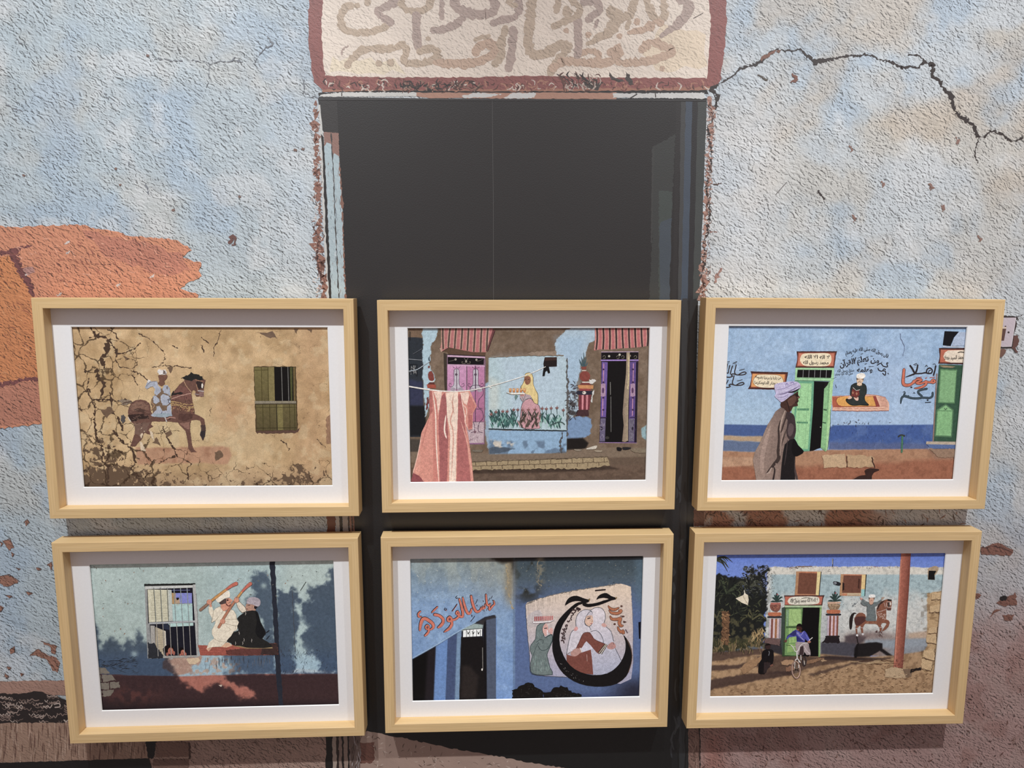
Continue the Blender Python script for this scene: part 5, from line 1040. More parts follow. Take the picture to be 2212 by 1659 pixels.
k.stroke('A3r', [(462, 585), (482, 582)], 7, (70, 46, 40)); k.stroke('A3r', [(515, 582), (535, 584)], 7, (70, 46, 40)); k.stroke('A3r', [(470, 630), (490, 624), (512, 632)], 8, (60, 40, 36)); k.stroke('A3r', [(498, 590), (494, 612), (504, 614)], 4, (150, 104, 80)); k.stroke('A3r', [(445, 672), (490, 695), (530, 672)], 6, (30, 30, 30))
k.poly('A3r', [(380, 732), (432, 772), (482, 760), (492, 832), (440, 880), (400, 862), (358, 852), (366, 770)], (124, 52, 46)); k.stroke('A3r', [(388, 718), (440, 765), (495, 750)], 8, (222, 206, 190), smooth=0)
for x, y in ((385, 800), (445, 815)): k.poly('A3r', [(x - 14, y), (x, y - 24), (x + 14, y), (x, y + 22)], (222, 160, 120)); k.disc('A3r', x, y, 6, 10, (124, 52, 46))
k.poly('A3r', [(296, 890), (345, 850), (372, 878), (330, 902)], (228, 186, 160), smooth=2); k.poly('A3r', [(395, 870), (440, 884), (470, 865), (470, 920), (430, 920)], (228, 182, 160), smooth=2)
k = S.ink('printed_green_door')
k.poly('A3l', [(1345, 462), (2055, 466), (2050, 712), (1335, 700)], (160, 214, 156)); k.poly('A3l', [(1385, 498), (2018, 504), (1998, 650), (1368, 640)], (16, 13, 15))
for x0 in (1490, 1597, 1702, 1808, 1915): k.stroke('A3l', [(x0, 505), (x0 - 8, 645)], 8, (150, 150, 150), smooth=0)
k.stroke('A3l', [(1345, 652), (2045, 660)], 6, (110, 170, 116), smooth=0); k.stroke('A3l', [(1345, 694), (2040, 708)], 8, (84, 132, 92), smooth=0)
k.poly('A3m', [(545, 92), (852, 98), (838, 500), (784, 1182), (690, 1190), (520, 1000), (530, 640)], (104, 172, 132)); k.poly('A3m', [(618, 128), (818, 130), (800, 560), (756, 1152), (640, 1145), (560, 1000), (560, 700), (600, 400)], (158, 216, 150))
k.poly('A3m', [(592, 520), (776, 520), (772, 555), (590, 552)], (90, 150, 108)); k.poly('A3m', [(582, 725), (758, 728), (756, 757), (580, 752)], (90, 150, 108)); k.stroke('A3m', [(650, 130), (620, 560), (590, 1040)], 5, (120, 180, 122), smooth=0); k.stroke('A3m', [(770, 130), (740, 560), (710, 1140)], 5, (120, 180, 122), smooth=0); k.poly('A3m', [(500, 480), (550, 490), (545, 640), (505, 640)], (150, 206, 148))
k.poly('A3m', [(852, 98), (1085, 105), (1015, 480), (965, 1130), (900, 1150), (840, 1178), (784, 1184), (838, 500)], (14, 12, 14)); k.poly('A3m', [(1085, 105), (1112, 100), (1070, 900), (1050, 1160), (1030, 1192), (955, 1132), (985, 700), (1008, 240)], (126, 180, 120)); k.poly('A3m', [(1105, 90), (1152, 84), (1098, 800), (1062, 1160), (1032, 1192), (1055, 800)], (170, 220, 150))
k.poly('A3m', [(1010, 215), (1072, 140), (1060, 500), (1040, 1140), (965, 1120), (985, 720)], (138, 196, 132)); k.poly('A3m', [(1000, 525), (1052, 535), (1050, 558), (998, 548)], (66, 104, 72)); k.poly('A3m', [(985, 728), (1040, 738), (1036, 760), (982, 746)], (66, 104, 72)); k.poly('A3m', [(1015, 110), (1085, 105), (1060, 160), (1015, 210)], (24, 20, 22)); k.disc('A3m', 953, 812, 8, 9, (170, 160, 150)); k.stroke('A3m', [(1150, 60), (1200, 30)], 5, (70, 74, 84)); k.stroke('A3m', [(1185, 150), (1205, 200)], 6, (70, 74, 84))
k.stroke('A3m', [(1110, 540), (1100, 900), (1060, 1170)], 6, (60, 60, 60), rough=2)
k = S.ink('printed_green_door')
k.poly('A3', [(1664, 498), (1850, 503), (1800, 998), (1622, 992)], (52, 88, 66)); k.poly('A3', [(1672, 528), (1780, 532), (1764, 750), (1656, 746)], (92, 140, 92)); k.poly('A3', [(1678, 536), (1774, 540), (1760, 742), (1664, 740)], (128, 180, 122)); k.poly('A3', [(1706, 752), (1758, 790), (1746, 968), (1636, 962), (1648, 790)], (84, 128, 88)); k.poly('A3', [(1706, 762), (1750, 794), (1740, 958), (1644, 954), (1656, 794)], (132, 190, 126)); k.stroke('A3', [(1652, 796), (1754, 798)], 4, (80, 126, 84)); k.stroke('A3', [(1698, 780), (1706, 790), (1714, 780)], 4, (50, 70, 54)); k.poly('A3', [(1664, 505), (1700, 505), (1770, 512), (1750, 520), (1690, 518)], (150, 130, 96)); k.stroke('A3', [(1650, 560), (1626, 990)], 8, (150, 120, 108), smooth=0)
k.poly('A3', [(1582, 994), (1800, 996), (1800, 1016), (1580, 1012)], (190, 172, 150)); k.poly('A3', [(1585, 1012), (1800, 1016), (1800, 1042), (1610, 1040)], (88, 112, 164)); k.poly('A3', [(1600, 1040), (1800, 1042), (1800, 1100), (1660, 1096)], (156, 124, 100), rough=3)
k.poly('A3', [(1700, 284), (1792, 287), (1760, 325), (1738, 380), (1688, 374)], (18, 18, 24)); k.poly('A3', [(1792, 288), (1850, 290), (1850, 378), (1740, 380), (1762, 326)], (172, 188, 214)); k.stroke('A3', [(1690, 382), (1840, 388)], 6, (196, 206, 220)); k.stroke('A3', [(1415, 300), (1420, 340), (1440, 380), (1432, 440)], 3, (110, 124, 156), rough=2, step=8)
k = S.ink('printed_tap')
k.stroke('A3', [(1428, 955), (1424, 1062)], 11, (70, 124, 92), smooth=0); k.stroke('A3', [(1403, 962), (1420, 952), (1442, 958)], 9, (60, 60, 56)); k = S.ink('printed_stone_block'); k.poly('A3', [(912, 1082), (1060, 1075), (1068, 1160), (920, 1162)], (200, 166, 126), rough=4, step=14); k.poly('A3', [(1074, 1078), (1240, 1090), (1250, 1160), (1072, 1160)], (192, 156, 116), rough=4, step=14); k.stroke('A3', [(1234, 1095), (1240, 1130), (1250, 1160)], 8, (70, 44, 36), rough=3); k.stroke('A3', [(1070, 1090), (1072, 1158)], 6, (90, 60, 44))
k = S.ink('printed_shadow'); k.poly('A3', [(1085, 1262), (1150, 1216), (1192, 1210), (1184, 1182), (1220, 1166), (1272, 1172), (1278, 1180), (1248, 1192), (1232, 1216), (1215, 1262)], (58, 36, 32), smooth=2)
k = S.ink('printed_stain'); k.scatter('A3', [(960, 860), (1350, 850), (1350, 890), (960, 900)], 20, 14, 4, [(60, 60, 70), (110, 110, 120)], seed=51); k.scatter('A3', [(960, 900), (1600, 890), (1600, 1035), (960, 1035)], 40, 16, 2.2, [(120, 138, 180), (60, 80, 134)], ang=(1.4, 1.8), seed=52)
k = S.ink('printed_walking_man')
k.poly('A3m', [(340, 500), (400, 520), (432, 570), (500, 592), (548, 650), (572, 850), (542, 985), (602, 1090), (694, 1185), (640, 1240), (545, 1266), (562, 1450), (612, 1660), (-45, 1660), (-101, 1315), (-60, 1180), (8, 1060), (129, 770), (190, 680), (250, 570)], (160, 134, 120), rough=1.5, step=30, col2=(118, 96, 88), axis=((100, 1000), (520, 900)))
k.poly('A3m', [(430, 570), (500, 592), (548, 650), (572, 850), (540, 985), (470, 1010), (420, 900), (440, 700), (400, 680)], (64, 50, 52), smooth=3); k.poly('A3m', [(470, 760), (530, 780), (530, 880), (480, 960), (440, 900)], (98, 80, 80), smooth=3); k.poly('A3m', [(395, 1080), (470, 1010), (545, 990), (560, 1260), (556, 1660), (325, 1660), (345, 1400), (370, 1200)], (30, 26, 28)); k.poly('A3m', [(540, 985), (602, 1090), (694, 1185), (640, 1240), (545, 1266), (500, 1150)], (18, 15, 17), smooth=2); k.poly('A3m', [(545, 1266), (562, 1450), (612, 1660), (575, 1660), (545, 1500)], (76, 62, 60))
for pts, w, c in [([(330, 700), (300, 830), (305, 1000), (290, 1180), (300, 1300), (220, 1400), (110, 1530)], [8, 26, 34, 40, 60, 46, 10], (66, 52, 48)), ([(430, 620), (380, 760), (350, 860), (330, 900)], [20, 26, 20, 6], (70, 54, 50)), ([(420, 850), (370, 1000), (330, 1130), (300, 1240)], [10, 22, 22, 10], (78, 62, 56)), ([(210, 1420), (240, 1480), (210, 1660)], [14, 22, 30], (52, 40, 40)), ([(400, 560), (350, 700), (320, 860)], [14, 26, 10], (182, 156, 140)), ([(370, 880), (340, 1060), (320, 1250)], [10, 20, 10], (166, 140, 126)), ([(170, 800), (110, 1000), (50, 1250), (40, 1500)], [20, 60, 70, 50], (174, 146, 132)), ([(190, 1450), (150, 1520), (110, 1535)], [20, 26, 10], (178, 154, 140)), ([(215, 900), (190, 1150), (170, 1400)], 8, (140, 114, 102)), ([(120, 1100), (90, 1350), (100, 1620)], 8, (146, 120, 108)), ([(440, 1010), (420, 1200), (390, 1400)], [8, 16, 8], (70, 58, 58)), ([(260, 1380), (290, 1500), (280, 1640)], [20, 40, 40], (150, 124, 112))]: k.stroke('A3m', pts, w, c)
k.poly('A3m', [(338, 420), (450, 350), (560, 280), (602, 255), (605, 310), (634, 348), (606, 368), (612, 405), (592, 440), (602, 478), (545, 490), (520, 505), (490, 565), (440, 575), (380, 520), (338, 500)], (74, 46, 38), smooth=2); k.poly('A3m', [(440, 400), (520, 330), (570, 340), (560, 420), (500, 480), (450, 470)], (104, 68, 56), smooth=3); k.poly('A3m', [(560, 290), (605, 300), (600, 340), (565, 330)], (36, 22, 20)); k.stroke('A3m', [(560, 430), (608, 405)], 10, (40, 24, 22)); k.poly('A3m', [(590, 345), (625, 345), (610, 362)], (150, 104, 84)); k.stroke('A3m', [(430, 410), (450, 470), (470, 560)], 14, (44, 28, 26))
k.poly('A3m', [(242, 150), (330, 118), (480, 100), (580, 102), (632, 140), (642, 200), (600, 232), (540, 272), (430, 370), (345, 422), (295, 385), (238, 330), (258, 285), (238, 220)], (196, 186, 220), smooth=3)
for pts, w, c in [([(270, 300), (380, 290), (520, 230), (630, 165)], [8, 16, 18, 8], (120, 106, 146)), ([(440, 275), (540, 258), (635, 205)], [10, 26, 12], (40, 30, 42)), ([(260, 230), (380, 210), (520, 150), (590, 125)], 10, (150, 138, 180)), ([(280, 350), (380, 340), (470, 290)], 10, (146, 134, 176)), ([(300, 385), (380, 380), (450, 330)], 8, (160, 150, 190)), ([(400, 170), (430, 130), (450, 160)], 10, (126, 112, 176)), ([(480, 130), (520, 110), (540, 140)], 10, (130, 116, 180)), ([(250, 180), (360, 160), (450, 180)], 8, (214, 206, 234)), ([(300, 260), (420, 240), (560, 180)], 10, (216, 210, 236)), ([(600, 140), (640, 190)], 14, (70, 60, 92))]: k.stroke('A3m', pts, w, c, taper=5)
S.finish(base)

# ================================================================== print: stick dancers painted beside a barred window
S = make_frame(-0.6448, -0.24224, -0.2988, 1.00368, 'pale wood frame with photo of two stick dancers painted beside a barred window', 1.14)
def paint4(cv):
    x, y = cv.v('A4')
    cv.all((172, 192, 186)); cv.vary(50, 10, 4); cv.vary(9, 8, 8)
    cv.mix(sstep(340, 310, y) * .3, (140, 156, 152)); cv.mix(sstep(1500, 1650, x) * sstep(700, 400, y) * .5, (190, 196, 176)); cv.mix(sstep(900, 1300, x) * .3, (160, 190, 200)); cv.mix(sstep(840, 980, y) * .75, (152, 186, 206))
    cv.fill('A4', [(800, 940), (1040, 935), (1030, 985), (960, 1000), (1000, 1040), (860, 1060), (800, 1000)], (176, 140, 122), blur=8, warp=24, wscale=10)
    m = cv.mask('A4', [(820, 940), (1300, 940), (1300, 1050), (850, 1050)], 10); cv.mix(m * sstep(.54, .62, fbm(cv.x, cv.y, 7, 14)) * .8, (190, 160, 140))
    cv.fill('A4', [(330, 1045), (900, 1062), (1300, 1048), (1960, 1040), (1960, 1330), (330, 1330)], (178, 108, 92), blur=4, warp=4); cv.vary(16, 6, 22)
    cv.fill('A4', [(1660, 1010), (1960, 1030), (1960, 1044), (1560, 1044)], (170, 190, 200), blur=4)
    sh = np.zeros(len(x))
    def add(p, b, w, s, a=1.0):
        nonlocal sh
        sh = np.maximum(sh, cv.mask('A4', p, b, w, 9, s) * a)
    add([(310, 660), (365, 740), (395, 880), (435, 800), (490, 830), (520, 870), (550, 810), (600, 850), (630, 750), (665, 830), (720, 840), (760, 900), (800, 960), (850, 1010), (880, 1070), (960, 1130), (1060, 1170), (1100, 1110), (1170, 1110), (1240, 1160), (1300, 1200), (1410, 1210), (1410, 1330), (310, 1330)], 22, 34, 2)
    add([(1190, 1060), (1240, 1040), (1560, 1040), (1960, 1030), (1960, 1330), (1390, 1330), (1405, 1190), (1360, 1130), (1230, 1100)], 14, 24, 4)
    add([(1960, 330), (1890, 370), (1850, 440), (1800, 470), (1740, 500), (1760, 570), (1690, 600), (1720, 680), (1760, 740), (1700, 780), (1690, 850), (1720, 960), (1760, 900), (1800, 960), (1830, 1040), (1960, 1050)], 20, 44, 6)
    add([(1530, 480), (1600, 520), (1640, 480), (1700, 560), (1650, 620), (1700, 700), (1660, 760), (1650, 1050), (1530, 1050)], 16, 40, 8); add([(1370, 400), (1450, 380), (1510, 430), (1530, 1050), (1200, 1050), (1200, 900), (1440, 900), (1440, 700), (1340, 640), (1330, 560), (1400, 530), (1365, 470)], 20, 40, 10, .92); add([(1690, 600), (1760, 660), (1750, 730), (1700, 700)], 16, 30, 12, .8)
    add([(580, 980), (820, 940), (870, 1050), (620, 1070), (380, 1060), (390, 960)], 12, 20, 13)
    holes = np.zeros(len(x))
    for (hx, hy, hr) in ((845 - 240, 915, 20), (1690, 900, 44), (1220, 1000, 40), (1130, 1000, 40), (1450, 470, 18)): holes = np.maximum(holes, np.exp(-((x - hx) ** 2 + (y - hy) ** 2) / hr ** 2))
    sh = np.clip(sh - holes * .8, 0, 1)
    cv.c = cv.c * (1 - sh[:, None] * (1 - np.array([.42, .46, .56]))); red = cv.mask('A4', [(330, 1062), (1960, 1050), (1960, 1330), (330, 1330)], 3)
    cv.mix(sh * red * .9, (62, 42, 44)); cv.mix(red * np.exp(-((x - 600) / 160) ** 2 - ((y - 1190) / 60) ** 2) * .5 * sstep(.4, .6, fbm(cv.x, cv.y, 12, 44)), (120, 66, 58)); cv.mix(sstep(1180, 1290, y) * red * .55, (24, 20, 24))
    cv.r[:] = .6
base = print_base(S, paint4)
k = S.ink('printed_post'); k.poly('A4', [(1486, 290), (1522, 290), (1535, 560), (1562, 1050), (1582, 1290), (1550, 1290), (1530, 1050), (1508, 620)], (40, 44, 56), rough=2, step=20); k.stroke('A4', [(1636, 500), (1655, 900)], 5, (70, 76, 84), rough=1.5, step=14); k.stroke('A4', [(1690, 500), (1725, 445)], 5, (60, 66, 60)); k = S.ink('printed_stain'); k.scatter('A4', [(1060, 940), (1520, 930), (1520, 1000), (1060, 1010)], 70, 40, 4, [(60, 62, 70), (96, 100, 108)], ang=(1.45, 1.65), bend=.15, seed=61); k.scatter('A4', [(380, 960), (620, 930), (620, 1050), (380, 1000)], 70, 46, 4, [(34, 38, 46), (52, 58, 68)], ang=(-.6, .4), seed=62)
k.scatter('A4', [(1560, 860), (1920, 900), (1920, 1040), (1560, 1040)], 70, 24, 3, [(40, 42, 48), (64, 66, 74)], ang=(.8, 2.4), seed=63); k.scatter('A4', [(330, 340), (1900, 340), (1400, 620), (1000, 450), (640, 450), (640, 900), (400, 800)], 40, 12, 6, [(110, 110, 96), (150, 120, 100), (90, 96, 90)], seed=64); k.poly('A4', [(945, 945), (1025, 935), (1035, 960), (1000, 980), (960, 980)], (214, 188, 152), rough=3); k.poly('A4', [(1155, 1118), (1180, 1115), (1172, 1130)], (206, 190, 170))
for q in ([(372, 1005), (420, 1008), (450, 1040), (376, 1046)], [(395, 1052), (455, 1050), (490, 1085), (398, 1095)], [(378, 1102), (438, 1102), (440, 1145), (384, 1145)], [(448, 1102), (505, 1095), (512, 1135), (450, 1142)], [(398, 1152), (475, 1148), (450, 1188), (402, 1192)], [(376, 1055), (388, 1055), (390, 1094), (378, 1096)], [(384, 1152), (392, 1152), (396, 1190), (388, 1192)]): k = S.ink('printed_brick'); k.poly('A4', q, (122, 114, 102), rough=3, step=12)
k = S.ink('printed_barred_window')
FR = (178, 180, 176)
k.poly('A4w', [(-70, 120), (940, 95), (1000, 900), (1003, 1560), (-10, 1590), (-40, 900)], (150, 152, 150)); k.poly('A4w', [(-80, 105), (940, 90), (946, 122), (890, 132), (0, 150), (-80, 150)], (38, 40, 38), rough=3, step=20); k.poly('A4w', [(-60, 150), (888, 130), (888, 178), (-60, 212)], (198, 200, 194)); k.poly('A4w', [(888, 118), (942, 112), (1002, 900), (1002, 1550), (972, 1552), (930, 870)], FR); k.stroke('A4w', [(960, 300), (985, 800), (990, 1500)], 9, (120, 122, 120), rough=3, step=30)
k.poly('A4w', [(-20, 208), (885, 178), (930, 850), (0, 890)], (26, 24, 36)); k.poly('A4w', [(-10, 215), (466, 222), (494, 842), (18, 868)], (212, 208, 178)); k.poly('A4w', [(400, 222), (466, 222), (494, 842), (420, 846)], (190, 196, 186))
for i in range(17): k.stroke('A4w', [(60, 272 + i * 33), (210, 268 + i * 33), (372 + i, 266 + i * 33)], 5, (150, 140, 104), smooth=0, rough=2, step=30)
k.poly('A4w', [(472, 282), (548, 282), (548, 502), (480, 502)], (186, 144, 92)); k.poly('A4w', [(545, 286), (870, 284), (876, 486), (640, 494), (548, 446)], (132, 138, 214)); k.poly('A4w', [(545, 400), (620, 380), (640, 490), (548, 500)], (190, 160, 130)); k.poly('A4w', [(560, 375), (620, 378), (610, 415), (570, 430)], (30, 24, 24)); k.poly('A4w', [(480, 506), (620, 500), (880, 492), (890, 832), (496, 846)], (172, 206, 202)); k.scatter('A4w', [(560, 490), (870, 490), (870, 530), (560, 530)], 14, 30, 10, [(196, 176, 150), (160, 150, 130)], seed=65); k.stroke('A4w', [(480, 230), (830, 226)], 12, (104, 108, 160), smooth=0)
k.poly('A4w', [(30, 905), (930, 872), (968, 1535), (310, 1548), (60, 1300)], (26, 26, 38)); k.poly('A4w', [(400, 890), (902, 878), (902, 935), (440, 958)], (176, 210, 204)); k.poly('A4w', [(300, 900), (400, 892), (430, 1020), (320, 1000)], (44, 50, 70)); k.poly('A4w', [(148, 962), (330, 1035), (352, 1330), (290, 1400), (322, 1540), (180, 1540), (150, 1350)], (190, 176, 146)); k.poly('A4w', [(45, 930), (132, 935), (150, 1560), (75, 1560)], (172, 168, 160)); k.poly('A4w', [(330, 1035), (350, 1045), (362, 1330), (345, 1330)], (216, 210, 196))
for i in range(12): k.stroke('A4w', [(165, 1050 + i * 36), (320, 1072 + i * 34)], 5, (140, 124, 98), smooth=0)
k.poly('A4w', [(60, 1300), (120, 1280), (200, 1400), (300, 1500), (330, 1580), (0, 1590), (0, 1260)], (46, 48, 54), rough=8, step=24)
for cx, cy, s in ((445, 1440, 1.0), (690, 1470, .8)):
    k.disc('A4w', cx - 20 * s, cy - 30 * s, 90 * s, 100 * s, (20, 14, 16), n=18); k.disc('A4w', cx + 5, cy, 55 * s, 70 * s, (184, 104, 84), n=18); k.disc('A4w', cx + 18, cy - 25 * s, 22 * s, 26 * s, (206, 128, 102), n=12); k.stroke('A4w', [(cx - 10, cy - 5), (cx + 5, cy - 8)], 8, (80, 40, 36)); k.stroke('A4w', [(cx, cy + 40 * s), (cx + 24, cy + 36 * s)], 9, (120, 50, 46)); k.disc('A4w', cx + 70 * s, cy + 40 * s, 24 * s, 40 * s, (176, 100, 84)); k.disc('A4w', cx - 60 * s, cy + 60 * s, 26 * s, 34 * s, (170, 96, 80))
k.poly('A4w', [(20, 872), (930, 830), (935, 866), (25, 908)], (172, 176, 178)); k.poly('A4w', [(300, 1536), (980, 1522), (988, 1560), (300, 1580)], (164, 162, 156))
for t, b2 in ((115, 155), (245, 280), (380, 410), (515, 552), (645, 685), (775, 815)): k.stroke('A4w', [(t, 185), ((t + b2) / 2, 520), (b2, 855)], 15, (48, 52, 44) if t < 400 else (120, 138, 140), smooth=0); k.stroke('A4w', [(t + 5, 185), ((t + b2) / 2 + 6, 520), (b2 + 6, 855)], 6, (170, 176, 170), smooth=0)
for t, b2 in ((168, 200), (292, 330), (432, 464), (566, 600), (690, 726), (820, 852)): k.stroke('A4w', [(t, 885), ((t + b2) / 2, 1200), (b2, 1540)], 15, (168, 164, 156), smooth=0); k.stroke('A4w', [(t - 5, 885), ((t + b2) / 2 - 5, 1200), (b2 - 5, 1540)], 5, (96, 92, 88), smooth=0)
k = S.ink('printed_dancer')
k.poly('A4f', [(70, 1335), (240, 1342), (700, 1330), (1000, 1310), (1560, 1300), (1584, 1520), (900, 1534), (110, 1530)], (176, 90, 74), rough=3, step=24); k.poly('A4f', [(590, 1430), (900, 1400), (1572, 1380), (1584, 1520), (900, 1532), (610, 1524)], (104, 58, 52), rough=6, step=24); k.poly('A4f', [(1300, 1305), (1560, 1300), (1584, 1520), (1250, 1520)], (64, 46, 44), rough=8, step=24)
for i in range(5): k.stroke('A4f', [(110, 1370 + i * 34), (400, 1380 + i * 32), (700, 1372 + i * 32)], 5, (140, 62, 54), rough=3, step=30)
CR, SK = (232, 220, 194), (222, 150, 120)
OUT = [(480, 605), (540, 690), (620, 700), (690, 660), (745, 685), (790, 760), (802, 850), (842, 905), (822, 975), (802, 1055), (745, 1080), (690, 1180), (612, 1275), (510, 1372), (350, 1378), (232, 1402), (268, 1295), (372, 1212), (330, 1130), (330, 1050), (385, 950), (400, 880), (322, 912), (332, 830), (272, 720), (264, 610), (330, 602), (362, 690), (402, 642)]
k.poly('A4f', OUT, (120, 96, 76)); k.poly('A4f', [(p[0] + (540 - p[0]) * .014, p[1] + (980 - p[1]) * .012) for p in OUT], CR)
for pts, w in [([(360, 690), (345, 830), (320, 910), (400, 870), (460, 800)], 6), ([(540, 690), (500, 760)], 4), ([(580, 860), (700, 850), (810, 848)], 6), ([(580, 930), (700, 960), (810, 975)], 6), ([(780, 970), (770, 1050)], 5), ([(370, 1210), (450, 1260), (590, 1280)], 5), ([(620, 990), (680, 1040), (640, 1080)], 4)]: k.stroke('A4f', pts, w, (128, 112, 88))
k.poly('A4f', [(500, 1370), (600, 1290), (650, 1290), (720, 1350), (600, 1385)], (222, 176, 140)); k.poly('A4f', [(215, 1400), (340, 1380), (270, 1460)], (220, 168, 136))
k.poly('A4f', [(496, 600), (505, 560), (560, 490), (640, 450), (690, 470), (695, 545), (665, 610), (620, 670), (560, 695), (515, 660)], SK, smooth=3); k.poly('A4f', [(468, 535), (560, 470), (600, 470), (600, 545), (560, 560), (500, 572)], (84, 66, 62), smooth=2); k.poly('A4f', [(400, 445), (500, 375), (600, 320), (650, 312), (676, 400), (650, 440), (570, 460), (470, 532), (430, 518)], (240, 230, 208), smooth=2)
k.stroke('A4f', [(600, 560), (640, 600), (690, 580)], 22, (120, 62, 54)); k.disc('A4f', 628, 492, 18, 16, (60, 40, 44)); k.stroke('A4f', [(600, 470), (650, 462)], 8, (70, 46, 40)); k.stroke('A4f', [(640, 545), (700, 520)], 8, (110, 66, 54)); k.poly('A4f', [(690, 470), (730, 500), (690, 530)], (226, 160, 130))
k.poly('A4f', [(790, 545), (850, 512), (900, 560), (965, 620), (990, 700), (900, 735), (850, 685), (810, 620)], (104, 90, 76)); k.poly('A4f', [(797, 548), (848, 520), (896, 566), (955, 624), (978, 694), (902, 724), (856, 680), (818, 618)], (226, 212, 188))
k.poly('A4f', [(968, 640), (980, 560), (1060, 568), (1150, 600), (1152, 692), (1080, 690), (1020, 698), (985, 680)], (184, 138, 116), smooth=2); k.poly('A4f', [(984, 520), (1010, 460), (1060, 436), (1150, 436), (1236, 480), (1244, 570), (1190, 615), (1100, 572), (1000, 560)], (176, 164, 172), smooth=3); k.poly('A4f', [(1130, 598), (1192, 610), (1152, 665), (1125, 640)], (34, 28, 34)); k.stroke('A4f', [(1010, 585), (1050, 582)], 14, (50, 38, 40)); k.stroke('A4f', [(972, 655), (1010, 660)], 9, (70, 44, 40)); k.scatter('A4f', [(1000, 460), (1200, 450), (1230, 570), (1010, 550)], 24, 40, 6, [(140, 128, 140), (200, 190, 196)], ang=(0, 1), seed=66)
k.poly('A4f', [(808, 832), (900, 750), (1020, 692), (1150, 688), (1205, 740), (1250, 900), (1335, 1060), (1345, 1130), (1282, 1212), (1390, 1280), (1470, 1372), (1300, 1392), (1000, 1384), (740, 1342), (690, 1300), (608, 1262), (690, 1170), (740, 1092), (830, 1060), (808, 980), (842, 900)], (38, 37, 36), smooth=2); k.poly('A4f', [(1150, 700), (1200, 745), (1245, 905), (1325, 1065), (1335, 1130), (1250, 1220), (1150, 1100), (1180, 900)], (24, 24, 26), smooth=2); k.stroke('A4f', [(1360, 1100), (1410, 1060)], 14, (30, 32, 38)); k.stroke('A4f', [(1360, 1225), (1415, 1160)], 12, (34, 36, 44)); k.poly('A4f', [(720, 1350), (850, 1350), (1000, 1388), (1300, 1396), (1470, 1372), (1480, 1400), (1000, 1405)], (150, 124, 84))
for x, y in ((850, 1110), (940, 1240), (915, 1300), (1085, 1250), (970, 740), (780, 1300)): k.stroke('A4f', [(x - 10, y - 30), (x, y), (x - 6, y + 34)], [4, 12, 4], (176, 168, 158), rough=3, step=10)
def stick(segs):
    for pts, w, c in segs: k.stroke('A4f', pts, np.asarray(w) + 10, (104, 60, 48), cap=True)
    for pts, w, c in segs: k.stroke('A4f', pts, w, c)
stick([([(115, 675), (190, 615), (260, 555)], [44, 44, 40], (150, 112, 90)), ([(300, 520), (430, 420), (610, 285)], [36, 46, 40], (210, 148, 82)), ([(610, 285), (700, 220), (790, 178)], [40, 52, 66], (208, 108, 88))])
stick([([(462, 998), (520, 900), (560, 820), (700, 600), (830, 420)], [44, 40, 44, 40, 40], (186, 120, 90)), ([(830, 420), (880, 355), (905, 325)], [40, 36, 36], (212, 152, 84)), ([(905, 325), (980, 245), (1058, 180)], [36, 48, 62], (208, 108, 88))])
for x, y in ((282, 525), (535, 890), (795, 490)):
    k.disc('A4f', x, y, 52, 50, (150, 92, 70), n=16); k.disc('A4f', x, y, 46, 44, SK, n=16)
    for j in range(3): k.stroke('A4f', [(x - 30, y - 20 + j * 22), (x + 14, y - 24 + j * 22)], 4, (160, 96, 74))
k.stroke('A4f', [(300, 560), (310, 600)], 42, SK); k.stroke('A4f', [(790, 500), (770, 430)], 16, SK); k.stroke('A4f', [(820, 500), (830, 450)], 16, SK)
S.finish(base)

